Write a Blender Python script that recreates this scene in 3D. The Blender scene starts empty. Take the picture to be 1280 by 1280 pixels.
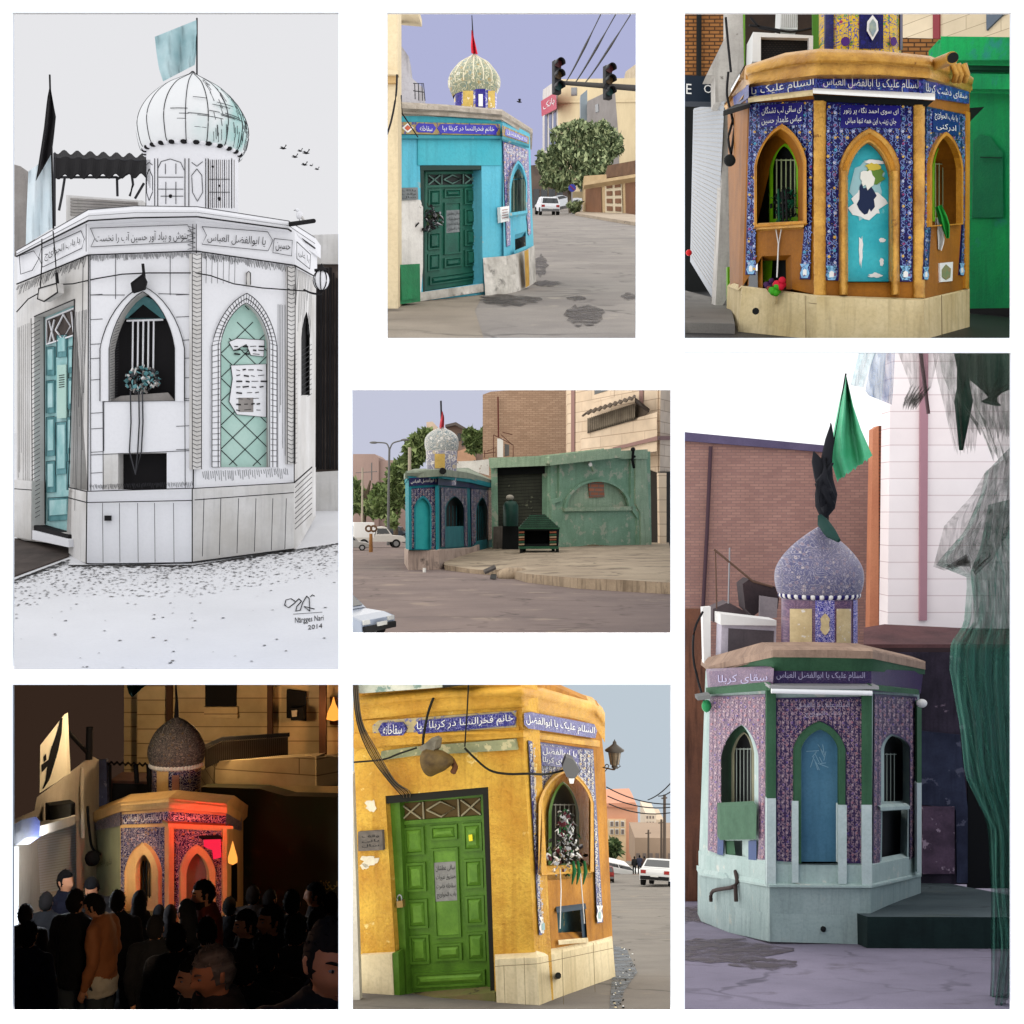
import bpy,math,random
from mathutils import Vector,Matrix
from mathutils.geometry import delaunay_2d_cdt
SC = bpy.context.scene
COL = SC.collection
R = math.radians
V = Vector
FOC = 1600.0          # focal length in photo pixels (1280 wide)
WALL_Y = 10.0         # distance of the white display wall
# ---------------- camera, world, sun, exposure ----------------
cam = bpy.data.cameras.new('camera')
cam.sensor_width = 36.0
cam.lens = 36.0 * FOC / 1280.0
cam.clip_start = 0.1
cam.clip_end = 600
camo = bpy.data.objects.new('camera',cam)
camo.rotation_euler = (R(90),0,0)
COL.objects.link(camo)
SC.camera = camo
SUN_EL,SUN_AZ = R(76),R(182)      # behind the viewer, steep
w = bpy.data.worlds.new('World')
SC.world = w
w.use_nodes = True
nt = w.node_tree
sky = nt.nodes.new('ShaderNodeTexSky')
sky.sky_type = 'NISHITA'
sky.sun_disc = False
sky.sun_elevation = SUN_EL
sky.sun_rotation = SUN_AZ
nt.links.new(sky.outputs[0],nt.nodes['Background'].inputs[0])
nt.nodes['Background'].inputs[1].default_value = 0.13
sun = bpy.data.lights.new('sun','SUN')
sun.energy = 5.0
sun.angle = R(0.5)
sun.color = (1.0,0.97,0.93)
suno = bpy.data.objects.new('sun',sun)
dirv = V((math.sin(SUN_AZ) * math.cos(SUN_EL),math.cos(SUN_AZ) * math.cos(SUN_EL),math.sin(SUN_EL)))
suno.rotation_euler = dirv.to_track_quat('Z','Y').to_euler()
COL.objects.link(suno)
SC.view_settings.view_transform = 'Standard'
SC.view_settings.look = 'None'
SC.view_settings.exposure = 0.95
SC.view_settings.gamma = 1
EXPO = 2 ** 0.95
try:
 SC.cycles.use_denoising = True
 SC.cycles.max_bounces = 6
 SC.cycles.diffuse_bounces = 4
 SC.cycles.sample_clamp_indirect = 6
except Exception:
 pass

# ---------------- helpers ----------------
def lin(c):
 c /= 255.0
 return c / 12.92 if c <= 0.04045 else ((c + 0.055) / 1.055) ** 2.4
def rgb(r,g,b,k=1.0):
 return (lin(r) * k,lin(g) * k,lin(b) * k,1)

class Nd:
 """small wrapper to wire shader nodes"""
 def __init__(s,name):
  s.mat = bpy.data.materials.new(name)
  s.mat.use_nodes = True
  s.t = s.mat.node_tree
  s.b = s.t.nodes['Principled BSDF']
 def n(s,typ,**kw):
  x = s.t.nodes.new('ShaderNode' + typ)
  for k,v in kw.items():
   setattr(x,k,v)
  return x
 def put(s,sock,v):
  if hasattr(v,'is_linked') or hasattr(v,'links'):
   s.t.links.new(v,sock)
  elif v is not None:
   sock.default_value = v
 def uv(s,sx=1,sy=1,rot=0,obj=False):
  tc = s.n('TexCoord')
  mp = s.n('Mapping')
  s.t.links.new(tc.outputs['Object' if obj else 'UV'],mp.inputs[0])
  mp.inputs['Scale'].default_value = (sx,sy,sx if obj else 1)
  mp.inputs['Rotation'].default_value = (0,0,rot)
  return mp.outputs[0]
 def noise(s,vec,scale,detail=4,rough=0.6):
  x = s.n('TexNoise')
  s.put(x.inputs['Vector'],vec)
  x.inputs['Scale'].default_value = scale
  x.inputs['Detail'].default_value = detail
  x.inputs['Roughness'].default_value = rough
  return x.outputs[0]
 def vor(s,vec,scale,feature='F1',rnd=1.0):
  x = s.n('TexVoronoi',feature=feature)
  s.put(x.inputs['Vector'],vec)
  x.inputs['Scale'].default_value = scale
  x.inputs['Randomness'].default_value = rnd
  return x
 def math(s,op,a,b=None,c=None):
  x = s.n('Math',operation=op)
  s.put(x.inputs[0],a)
  s.put(x.inputs[1],b)
  s.put(x.inputs[2],c)
  return x.outputs[0]
 def step(s,v,lo,hi):
  x = s.n('MapRange')
  s.put(x.inputs[0],v)
  x.inputs[1].default_value = lo
  x.inputs[2].default_value = hi
  return x.outputs[0]
 def mix(s,f,a,b,mode='MIX'):
  x = s.n('Mix',data_type='RGBA',blend_type=mode)
  s.put(x.inputs[0],f)
  s.put(x.inputs[6],a)
  s.put(x.inputs[7],b)
  return x.outputs[2]
 def sep(s,vec):
  x = s.n('SeparateXYZ')
  s.put(x.inputs[0],vec)
  return x.outputs
 def bump(s,h,st=0.3,dist=0.02):
  x = s.n('Bump')
  x.inputs['Strength'].default_value = st
  x.inputs['Distance'].default_value = dist
  s.put(x.inputs['Height'],h)
  s.t.links.new(x.outputs[0],s.b.inputs['Normal'])
 def out(s,col,rough=0.7,metal=0.0):
  s.put(s.b.inputs['Base Color'],col)
  s.put(s.b.inputs['Roughness'],rough)
  s.b.inputs['Specular IOR Level'].default_value = .5 if rough < .2 or metal else .16
  s.b.inputs['Metallic'].default_value = metal
  return s.mat

def paint(name,c1,c2=None,c3=None,thr=0.6,rough=0.75,ns=1.5,streak=0.0,bump=0.25,sc=None,soft=0.03,metal=0.0,dirt=0.35):
 """painted plaster: two shades, peeling patches c3, vertical streaks"""
 d = Nd(name)
 c2 = c2 or tuple(x * 0.8 for x in c1[:3]) + (1,)
 vec = d.uv()
 f = d.step(d.noise(vec,ns,6),0.35,0.68)
 col = d.mix(f,c1,c2)
 fine = d.noise(vec,22,5,0.7)
 col = d.mix(d.math('MULTIPLY',d.step(fine,0.45,0.8),dirt),col,tuple(x * 0.5 for x in c2[:3]) + (1,))
 if streak:
  s2 = d.step(d.noise(d.uv(7,0.6),1.3,4),0.5,0.72)
  col = d.mix(d.math('MULTIPLY',s2,streak),col,sc or tuple(x * 0.45 for x in c2[:3]) + (1,))
 if c3:
  pn = d.noise(vec,sc_patch(ns),7,0.65)
  col = d.mix(d.step(pn,thr,thr + soft),col,c3)
 d.bump(d.math('ADD',fine,d.noise(vec,5,4)),bump,0.02)
 return d.out(col,rough,metal)
def sc_patch(ns):
 return ns * 1.9

def plain(name,c,rough=0.5,metal=0.0,bump=0.0,var=0.25):
 d = Nd(name)
 nz = d.noise(d.uv(obj=True),6,4)
 col = d.mix(d.math('MULTIPLY',nz,var),c,tuple(x * 0.45 for x in c[:3]) + (1,))
 if bump:
  d.bump(d.noise(d.uv(obj=True),30,3),bump,0.01)
 return d.out(col,rough,metal)

def emit(name,c,k=1.0):
 d = Nd(name)
 d.out((0,0,0,1),1.0)
 d.b.inputs['Specular IOR Level'].default_value = 0
 d.b.inputs['Emission Color'].default_value = c
 d.b.inputs['Emission Strength'].default_value = k
 return d.mat

def brick(name,c1,c2,mortar,w=0.24,h=0.075,ms=0.012,bump=0.4,dark=0.0):
 d = Nd(name)
 vec = d.uv()
 x = d.n('TexBrick')
 d.put(x.inputs['Vector'],vec)
 x.inputs['Color1'].default_value = c1
 x.inputs['Color2'].default_value = c2
 x.inputs['Mortar'].default_value = mortar
 x.inputs['Scale'].default_value = 1.0
 x.inputs['Mortar Size'].default_value = ms
 x.inputs['Brick Width'].default_value = w
 x.inputs['Row Height'].default_value = h
 x.inputs['Bias'].default_value = 0.0
 nz = d.noise(vec,0.9,6)
 col = d.mix(d.math('MULTIPLY',d.step(nz,0.35,0.75),0.4 + dark),x.outputs[0],tuple(q * 0.45 for q in c2[:3]) + (1,))
 d.bump(d.math('SUBTRACT',d.noise(vec,18),d.math('MULTIPLY',x.outputs[1],1.5)),bump,0.015)
 return d.out(col,0.85)

def mosaic(name,base,vine,fl1,fl2,fl3,scale=1.0,fade=0.0,fadecol=(0.4,0.4,0.5,1),vs=1.0,rough=0.3):
 """glazed tile with scrolling vines, flowers and leaves on a dark ground, thin tile joints"""
 d = Nd(name)
 vec = d.uv(scale,scale)
 o = d.sep(vec)
 dn = d.noise(vec,3.0,2)
 # scrolling vines: contour lines of a smooth field
 def vine_f(sc,k,off,thick):
  x = d.n('TexNoise'); mp = d.n('VectorMath',operation='ADD'); d.put(mp.inputs[0],vec); mp.inputs[1].default_value = (off,off * 2.3,0)
  d.t.links.new(mp.outputs[0],x.inputs['Vector']); x.inputs['Scale'].default_value = sc; x.inputs['Detail'].default_value = 0.4
  return d.step(d.math('ABSOLUTE',d.math('SINE',d.math('MULTIPLY',x.outputs[0],k))),thick,thick * 0.5)
 v1 = vine_f(7.5,21.0,0.0,0.42 * vs)
 v2 = vine_f(9.5,17.0,5.1,0.3 * vs)
 col = d.mix(v2,base,fl2)
 col = d.mix(v1,col,vine)
 # round flowers
 vo = d.vor(vec,9.5,rnd=0.75)
 fr = d.step(vo.outputs['Distance'],0.36,0.28)
 pet = d.sep(vo.outputs['Color'])
 fc = d.mix(d.step(pet[0],0.52,0.56),fl1,d.mix(d.step(pet[1],0.4,0.44),fl2,fl3))
 col = d.mix(fr,col,fc)
 col = d.mix(d.step(vo.outputs['Distance'],0.15,0.1),col,base)
 # small leaves
 v3 = d.vor(vec,26,rnd=1.0)
 lf = d.math('MULTIPLY',d.step(v3.outputs['Distance'],0.34,0.26),d.step(d.sep(v3.outputs['Color'])[0],0.55,0.6))
 col = d.mix(lf,col,vine)
 if fade:
  col = d.mix(d.math('MULTIPLY',d.step(d.noise(d.uv(),1.8,5),0.35,0.65),fade),col,fadecol)
 br = d.n('TexBrick')
 d.put(br.inputs['Vector'],vec)
 br.offset = 0
 br.inputs['Scale'].default_value = 1
 br.inputs['Brick Width'].default_value = 0.2
 br.inputs['Row Height'].default_value = 0.2
 br.inputs['Mortar Size'].default_value = 0.005
 col = d.mix(br.outputs[1],col,tuple(x * 0.6 for x in vine[:3]) + (1,))
 d.bump(d.math('SUBTRACT',d.noise(d.uv(),9),br.outputs[1]),0.15,0.01)
 return d.out(col,rough)

def ground_mat(name,c1,c2,c3=None,thr=0.62,rough=0.9,gs=60,ns=0.5,bump=0.35):
 d = Nd(name)
 vec = d.uv()
 col = d.mix(d.step(d.noise(vec,ns,7),0.35,0.68),c1,c2)
 g = d.noise(vec,gs,3,0.8)
 col = d.mix(d.math('MULTIPLY',d.step(g,0.5,0.75),0.6),col,tuple(x * 0.5 for x in c2[:3]) + (1,))
 col = d.mix(d.math('MULTIPLY',d.step(d.noise(vec,ns * 5,6,0.7),0.52,0.7),0.4),col,tuple(x * 0.6 for x in c1[:3]) + (1,))
 if c3:
  col = d.mix(d.math('MULTIPLY',d.step(d.noise(vec,ns * 1.7,5),thr,thr + 0.08),0.8),col,c3)
 wv = d.n('VectorMath',operation='ADD'); d.put(wv.inputs[0],vec); nz = d.n('TexNoise'); d.put(nz.inputs['Vector'],vec); nz.inputs['Scale'].default_value = 1.3; d.t.links.new(nz.outputs[1],wv.inputs[1])
 ck = d.vor(wv.outputs[0],ns * 1.1,'DISTANCE_TO_EDGE')
 col = d.mix(d.math('MULTIPLY',d.math('MULTIPLY',d.step(ck.outputs['Distance'],.03,.008),d.step(d.noise(vec,ns * .8,3),.45,.6)),.65),col,tuple(x * 0.35 for x in c2[:3]) + (1,))
 d.bump(g,bump,0.02)
 return d.out(col,rough)

def inside(q,poly):
 c = False
 for i in range(len(poly)):
  a,b = poly[i],poly[i - 1]
  if (a[1] > q[1]) != (b[1] > q[1]) and q[0] < (b[0] - a[0]) * (q[1] - a[1]) / (b[1] - a[1]) + a[0]:
   c = not c
 return c
def fill(loops):
 """triangles over a planar outline with holes"""
 flat = [p for l in loops for p in l]
 n = V((0,0,0)); l0 = loops[0]
 for i in range(len(l0)):
  n += (l0[i] - l0[0]).cross(l0[(i + 1) % len(l0)] - l0[0])
 n.normalize()
 u = n.cross(V((0,0,1)) if abs(n.z) < .9 else V((1,0,0))); u.normalize()
 v = n.cross(u)
 f2 = [V((p.dot(u),p.dot(v))) for p in flat]
 ed,k,L2 = [],0,[]
 for l in loops:
  m = len(l)
  ed += [(k + i,k + (i + 1) % m) for i in range(m)]
  L2.append(f2[k:k + m]); k += m
 vs,_,fs,ov,_,_ = delaunay_2d_cdt(f2,ed,[],1,1e-6)
 out = []
 for f in fs:
  c = sum((vs[i] for i in f),V((0,0))) / len(f)
  if not inside(c,L2[0]) or any(inside(c,h) for h in L2[1:]):
   continue
  if any(not ov[i] for i in f):
   continue
  t = tuple(ov[i][0] for i in f)
  if (flat[t[1]] - flat[t[0]]).cross(flat[t[2]] - flat[t[0]]).dot(n) < 0: t = t[::-1]
  out.append(t)
 return out

CELL_OF = []      # (object, cell rectangle in full pixels)
CUR = [None]
class MB:
 lw = 1.0
 """collects faces, then links them as ONE mesh object"""
 def __init__(s):
  s.v,s.f,s.m,s.mats,s.sm = [],[],[],[],[]
 def mi(s,mat):
  if mat not in s.mats:
   s.mats.append(mat)
  return s.mats.index(mat)
 def face(s,pts,mat,smooth=False):
  b = len(s.v)
  s.v += [V(p) for p in pts]
  s.f.append(tuple(range(b,b + len(pts))))
  s.m.append(s.mi(mat))
  s.sm.append(smooth)
 def grid(s,rows,mat,smooth=True,cu=False):
  b = len(s.v)
  n = len(rows[0])
  for r in rows:
   s.v += [V(p) for p in r]
  for i in range(len(rows) - 1):
   for j in range(n if cu else n - 1):
    j2 = (j + 1) % n
    s.f.append((b + i * n + j,b + i * n + j2,b + (i + 1) * n + j2,b + (i + 1) * n + j))
    s.m.append(s.mi(mat))
    s.sm.append(smooth)
 def prism(s,loops,ex,mat,smat=None,back=True):
  """planar outline (first loop) with holes, extruded by ex"""
  smat = smat or mat
  loops = [[V(p) for p in l] for l in loops]
  flat = [p for l in loops for p in l]
  if len(loops) == 1 and len(flat) <= 4:
   tris = [tuple(range(len(flat)))]
  else:
   tris = fill(loops)
  b = len(s.v)
  s.v += flat
  for t in tris:
   s.f.append(tuple(b + i for i in t)); s.m.append(s.mi(mat)); s.sm.append(False)
  if ex is None:
   return
  ex = V(ex)
  b2 = len(s.v)
  s.v += [p + ex for p in flat]
  if back:
   for t in tris:
    s.f.append(tuple(b2 + i for i in reversed(t))); s.m.append(s.mi(smat)); s.sm.append(False)
  k = 0
  for l in loops:
   n = len(l)
   for i in range(n):
    j = (i + 1) % n
    s.f.append((b + k + i,b + k + j,b2 + k + j,b2 + k + i)); s.m.append(s.mi(smat)); s.sm.append(False)
   k += n
 def slab(s,pl,loops,off,th,mat,smat=None):
  """pixel outline(s) on a plane, front at off, th deep"""
  if loops and not isinstance(loops[0][0],(tuple,list,Vector)):
   loops = [loops]
  s.prism([[pl.at(x,y,off) for x,y in l] for l in loops],pl.back * th if th else None,mat,smat)
 def rect(s,pl,x0,y0,x1,y1,off,th,mat,sk=0.0,smat=None):
  """rectangle; sk = rise of y per unit x (edges that slope)"""
  d = (x1 - x0) * sk
  s.slab(pl,[(x0,y0),(x1,y0 + d),(x1,y1 + d),(x0,y1)],off,th,mat,smat)
 def tube(s,pts,r,mat,seg=6,cap=True,soft=True):
  pts = [V(p) for p in pts]
  if soft and 4 <= len(pts) < 9 and not isinstance(r,(list,tuple)):
   pts = [V(q) for q in smoothprof(pts,4,(0,1,2))]
  rr = r if isinstance(r,(list,tuple)) else [r] * len(pts)
  rows = []
  up = V((0,0,1))
  for i,p in enumerate(pts):
   t = (pts[min(i + 1,len(pts) - 1)] - pts[max(i - 1,0)])
   if t.length < 1e-9:
    t = V((0,0,1))
   t.normalize()
   a = t.cross(up)
   if a.length < 0.15:
    a = t.cross(V((1,0,0)))
   a.normalize()
   b = t.cross(a)
   rows.append([p + (a * math.cos(2 * math.pi * (k + .5) / seg) + b * math.sin(2 * math.pi * (k + .5) / seg)) * rr[i] for k in range(seg)])
  s.grid(rows,mat,seg > 4,True)
  if cap:
   s.face(rows[0],mat)
   s.face(list(reversed(rows[-1])),mat)
 def line(s,pl,pts,wpx,mat,off=0.004,seg=4):
  r = wpx * 0.5 * pl.px * s.lw
  if isinstance(pl,Cyl):
   pts = [(a[0] + (b[0] - a[0]) * k / 6,a[1] + (b[1] - a[1]) * k / 6) for a,b in zip(pts[:-1],pts[1:]) for k in range(6)] + [pts[-1]]
  s.tube([pl.at(x,y,off) for x,y in pts],r,mat,seg,True,False)
 def lathe(s,c,prof,mat,seg=32,a0=0.0,flute=None,smooth=True):
  rows = []
  for r,z in prof:
   row = []
   for k in range(seg):
    a = a0 + 2 * math.pi * k / seg
    q = r * (1 + (flute[1] * abs(math.sin(a * flute[0] / 2)) if flute else 0))
    row.append(V(c) + V((q * math.cos(a),q * math.sin(a),z)))
   rows.append(row)
  s.grid(rows,mat,smooth,True)
 def ball(s,c,r,mat,seg=12,rings=8):
  r = r if isinstance(r,(tuple,list)) else (r,r,r)
  rows = []
  for i in range(rings + 1):
   a = math.pi * i / rings - math.pi / 2
   rows.append([V(c) + V((r[0] * math.cos(a) * math.cos(2 * math.pi * k / seg),r[1] * math.cos(a) * math.sin(2 * math.pi * k / seg),r[2] * math.sin(a))) for k in range(seg)])
  s.grid(rows,mat,True,True)
 def box(s,c,h,mat,rot=None):
  c = V(c)
  M = rot or Matrix.Identity(3)
  q = [c + M @ V((sx * h[0],sy * h[1],sz * h[2])) for sx in (-1,1) for sy in (-1,1) for sz in (-1,1)]
  for f in ((0,1,3,2),(4,6,7,5),(0,4,5,1),(2,3,7,6),(0,2,6,4),(1,5,7,3)):
   s.face([q[i] for i in f],mat)
 def build(s,name,parent=None,bevel=0.0,solid=0.0,subs=0):
  me = bpy.data.meshes.new(name)
  if parent is None:
   lo = V([min(p[i] for p in s.v) for i in range(3)])
   hi = V([max(p[i] for p in s.v) for i in range(3)])
   org = V(((lo.x + hi.x) / 2,(lo.y + hi.y) / 2,lo.z))
  else:
   org = wloc(parent)
  me.from_pydata([tuple(p - org) for p in s.v],[],s.f)
  for m in s.mats:
   me.materials.append(m)
  me.polygons.foreach_set('material_index',s.m)
  me.polygons.foreach_set('use_smooth',s.sm)
  ul = me.uv_layers.new(name='UVMap')
  dat = [0.0] * (2 * len(me.loops))
  for p in me.polygons:
   n = p.normal
   if p.use_smooth:
    for li in p.loop_indices:
     q = s.v[me.loops[li].vertex_index]
     dat[2 * li],dat[2 * li + 1] = q.x,q.z if abs(n.z) < .97 else q.y
   elif abs(n.z) > 0.8:
    for li in p.loop_indices:
     q = s.v[me.loops[li].vertex_index]
     dat[2 * li],dat[2 * li + 1] = q.x,q.y
   else:
    t = V((-n.y,n.x,0)); t.normalize()
    for li in p.loop_indices:
     q = s.v[me.loops[li].vertex_index]
     dat[2 * li],dat[2 * li + 1] = q.dot(t),q.z
  ul.data.foreach_set('uv',dat)
  me.update()
  o = bpy.data.objects.new(name,me)
  COL.objects.link(o)
  if parent is None:
   o.location = org
  else:
   o.parent = parent
  CELL_OF.append((o,CUR[0])) if CUR[0] else None
  if bevel:
   md = o.modifiers.new('bevel','BEVEL')
   md.width = bevel; md.segments = 2; md.limit_method = 'ANGLE'; md.angle_limit = R(40)
   wd = o.modifiers.new('weld','WELD'); wd.merge_threshold = 0.0005
   o.modifiers.move(1,0)
  if solid:
   md = o.modifiers.new('solid','SOLIDIFY'); md.thickness = solid; md.offset = 0
  if subs:
   md = o.modifiers.new('subs','SUBSURF'); md.levels = subs; md.render_levels = subs
  return o

def wloc(o):
 p = V((0,0,0))
 while o is not None:
  p = p + o.location
  o = o.parent
 return p
def tag(o,label=None,cat=None,group=None,kind=None):
 if label: o['label'] = label
 if cat: o['category'] = cat
 if group: o['group'] = group
 if kind: o['kind'] = kind
 return o
def thing(name,label,cat,loc=(0,0,0),group=None):
 o = bpy.data.objects.new(name,None)
 o.location = loc
 o.empty_display_size = 0.1
 COL.objects.link(o)
 return tag(o,label,cat,group)

class Plane:
 """vertical plane through two (pixel column, depth) points of a panel"""
 def __init__(s,pan,xa,da,xb,db):
  s.pan = pan
  a,b = pan.p(xa,0,da),pan.p(xb,0,db)
  t = V((b.x - a.x,b.y - a.y,0)); t.normalize()
  s.t = t
  s.n = V((t.y,-t.x,0))
  if s.n.dot(V((a.x,a.y,0))) > 0:
   s.n = -s.n
  s.o = V((a.x,a.y,0))
  s.px = (da + db) / 2 / FOC / pan.s
  s.back = V((0,1,0)) if abs(s.n.y) < .5 else -s.n
 def at(s,x,y,off=0.0):
  r = s.pan.ray(x,y)
  return r * ((s.o + s.n * off).dot(s.n) / r.dot(s.n))
 def d(s,x):
  return s.at(x,0).y

class Plane3(Plane):
 """any plane through three (column, row, depth) points"""
 def __init__(s,pan,a,b,c):
  s.pan = pan
  A,B,C_ = pan.p(*a),pan.p(*b),pan.p(*c)
  n = (B - A).cross(C_ - A).normalized()
  s.n = -n if n.dot(A) > 0 else n
  s.o = A
  s.px = (a[2] + b[2]) / 2 / FOC / pan.s
  s.back = V((0,1,0)) if abs(s.n.y) < .5 else -s.n
def molding(mb,pan,C,prof,th,mat,wob=0.0,sub=1,seed=1,smooth=False):
 """continuous band round a building: C = (x, top row, bottom row, depth[, bottom x]) per corner,
 prof = (0 top .. 1 bottom, projection)"""
 rnd = random.Random(seed)
 cols = []
 for i,c in enumerate(C):
  x,yt,yb,d = c[:4]; xb = c[4] if len(c) > 4 else x
  if i:
   q = cols[-1] if sub == 1 else last
   for k in range(1,sub):
    f = k / sub
    cols.append(tuple(q[e] + ((x,yt,yb,d,xb)[e] - q[e]) * f for e in range(5)))
  last = (x,yt,yb,d,xb)
  cols.append(last)
 rows = []
 for t,off in prof:
  rows.append([pan.p(x + (xb - x) * t,yt + (yb - yt) * t + rnd.uniform(-wob,wob) * 30,d - off + rnd.uniform(-wob,wob)) for x,yt,yb,d,xb in cols])
 back = [q + V((0,th + prof[0][1],0)) for q in rows[0]]
 bot = [q + V((0,th + prof[-1][1],0)) for q in rows[-1]]
 mb.grid([back] + rows[:1],mat,False)
 mb.grid(rows,mat,smooth)
 mb.grid([rows[-1],bot],mat,False)
 for e in (0,-1):
  mb.face([back[e]] + [r[e] for r in rows] + [bot[e]],mat)
def tile_frame(tl,tr,bro,bri,ar,bli,blo):
 """panel outline hugging an arch from outside"""
 return [tl,tr,bro,bri] + list(reversed(ar)) + [bli,blo]
def arabesque(mb,pl,poly,s,off,vine,fl,seed=1):
 """glazed ornament on a tile panel: winding stems, star flowers, leaves, laid into the panel outline"""
 rnd = random.Random(seed)
 x0,x1 = min(q[0] for q in poly),max(q[0] for q in poly)
 y0,y1 = min(q[1] for q in poly),max(q[1] for q in poly)
 nx = max(1,round((x1 - x0) / s)); sx = (x1 - x0) / nx
 ok = lambda x,y: inside((x,y),poly)
 def flat(pts,mat,o=0):
  if ok(sum(q[0] for q in pts) / 4,sum(q[1] for q in pts) / 4): mb.face([pl.at(x,y,off + o) for x,y in pts],mat)
 def ribbon(pts,w,mat):
  for a,b in zip(pts[:-1],pts[1:]):
   dx,dy = b[0] - a[0],b[1] - a[1]; l = math.hypot(dx,dy) or 1
   ox,oy = -dy / l * w,dx / l * w
   flat([(a[0] + ox,a[1] + oy),(b[0] + ox,b[1] + oy),(b[0] - ox,b[1] - oy),(a[0] - ox,a[1] - oy)],mat)
 j = 0
 y = y0 + s * .5
 while y < y1:
  for i in range(nx):
   cx,cy = x0 + (i + .5) * sx + rnd.uniform(-.1,.1) * s,y + rnd.uniform(-.1,.1) * s
   sg = 1 if (i + j) % 2 else -1
   pts = [(cx + sg * s * (.42 - .3 * k / 8) * math.cos(k * .62 + j),cy + s * (.5 - .36 * k / 8) * math.sin(k * .62 + j)) for k in range(9)]
   ribbon(pts,s * .055,vine)
   ribbon([(cx + sg * s * .42 * math.cos(j),cy + s * .5 * math.sin(j)),(cx + sg * s * .3,cy + s * .55),(cx - sg * s * .2,cy + s * .95)],s * .05,vine)
   for k in range(3):
    a = rnd.uniform(0,6.28); lx,ly = cx + s * .42 * math.cos(a),cy + s * .42 * math.sin(a); ca,sa = math.cos(a),math.sin(a)
    flat([(lx,ly),(lx + s * (.1 * ca - .06 * sa),ly + s * (.1 * sa + .06 * ca)),(lx + s * .2 * ca,ly + s * .2 * sa),(lx + s * (.1 * ca + .06 * sa),ly + s * (.1 * sa - .06 * ca))],rnd.choice((vine,) + tuple(fl)))
   if (i + j) % 2 == 0 or nx == 1 and j % 2 == 0:
    mt = fl[(i * 2 + j // 2) % len(fl)]
    r = s * rnd.uniform(.26,.34)
    st = [(cx + r * (1 if k % 2 == 0 else .48) * math.cos(k * math.pi / 6),cy + r * (1 if k % 2 == 0 else .48) * math.sin(k * math.pi / 6)) for k in range(12)]
    if sum(ok(*q) for q in st) > 8:
     for k in range(12): mb.face([pl.at(cx,cy,off + .003)] + [pl.at(q[0],q[1],off + .003) for q in (st[k],st[(k + 1) % 12])],mt)
     mb.face([pl.at(cx + r * .22 * math.cos(k * 1.05),cy + r * .22 * math.sin(k * 1.05),off + .006) for k in range(6)],fl[(i + j + 1) % len(fl)])
  y += s; j += 1
def lock_pile(mb,pts,size,mats,rnd):
 """tangle of small padlocks, tags and knotted strips"""
 for c in pts:
  k = rnd.random(); mt = rnd.choice(mats)
  M_ = rotm(rnd.uniform(0,3),rnd.uniform(-1,1)) @ Matrix.Rotation(rnd.uniform(-1.2,1.2),3,'Y')
  z = size * rnd.uniform(.6,1.3)
  if k < .45: mb.box(c,(z * .55,z * .25,z * .5),mt,M_)
  elif k < .6: mb.tube([c + M_ @ V((z * .5 * math.cos(a * .6),0,z * .8 * math.sin(a * .6))) for a in range(6)],z * .12,mt,5)
  else: mb.tube([c,c + M_ @ V((0,0,-z * .9)),c + M_ @ V((z * .3,0,-z * 1.8))],[z * .22,z * .26,z * .08],mt,5)
class Pan:
 """one picture of the display: origin, magnification of its working coordinates, raked ground"""
 def __init__(s,ox,oy,sc,row,d,hor):
  s.ox,s.oy,s.s = ox,oy,sc
  s.k = (row - hor) * d
  s.hor = hor
 def full(s,x,y):
  return s.ox + x / s.s,s.oy + y / s.s
 def ray(s,x,y):
  X,Y = s.full(x,y)
  return V(((X - 640) / FOC,1,(640 - Y) / FOC))
 def p(s,x,y,d):
  return s.ray(x,y) * d
 def gd(s,y):
  return s.k / max(1e-6,(s.oy + y / s.s) - s.hor)
 def g(s,x,y,up=0.0):
  return s.p(x,y,s.gd(y)) + V((0,0,up))
 def gz(s,d):
  return (640 - (s.hor + s.k / d)) / FOC * d
 def gp(s,x,d,up=0.0):
  q = s.p(x,0,d)
  return V((q.x,d,s.gz(d) + up))
 def pl(s,xa,da,xb,db):
  return Plane(s,xa,da,xb,db)
 def front(s,d):
  return Plane(s,0,d,1000,d)
 def unit(s,d):
  return d / FOC / s.s        # metres per working pixel at depth d
 def ground(s,name,mat,x0,x1,d0,d1,label=None,lift=0.0):
  """ground sheet over full-pixel columns x0..x1 from depth d0 to d1"""
  m = MB()
  n = 14
  rows = []
  for i in range(n + 1):
   d = d0 * (d1 / d0) ** (i / n)
   rows.append([V((((x0 + (x1 - x0) * j / 6) - 640) / FOC * d,d,s.gz(d) + lift)) for j in range(7)])
  m.grid(rows,mat,False)
  return tag(m.build(name),label,None,None,'structure')

def arch(x0,x1,yb,ys,xa,ya,yb1=None,ys1=None,n=8,fl=0.35):
 """pointed arch outline in working pixels, from bottom left over the point to bottom right"""
 yb1 = yb if yb1 is None else yb1
 ys1 = ys if ys1 is None else ys1
 L = [(x0,yb)]
 for i in range(n + 1):
  t = i / n
  fx = fl * t + (1 - fl) * (1 - math.cos(t * math.pi / 2))
  fy = 0.4 * t + 0.6 * math.sin(t * math.pi / 2)
  L.append((x0 + (xa - x0) * fx,ys + (ya - ys) * fy))
 for i in range(n - 1,-1,-1):
  t = i / n
  fx = fl * t + (1 - fl) * (1 - math.cos(t * math.pi / 2))
  fy = 0.4 * t + 0.6 * math.sin(t * math.pi / 2)
  L.append((x1 + (xa - x1) * fx,ys1 + (ya - ys1) * fy))
 L.append((x1,yb1))
 return L

def quad(x0,y0,x1,y1,sk=0.0):
 d = (x1 - x0) * sk
 return [(x0,y0),(x1,y0 + d),(x1,y1 + d),(x0,y1)]

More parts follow.
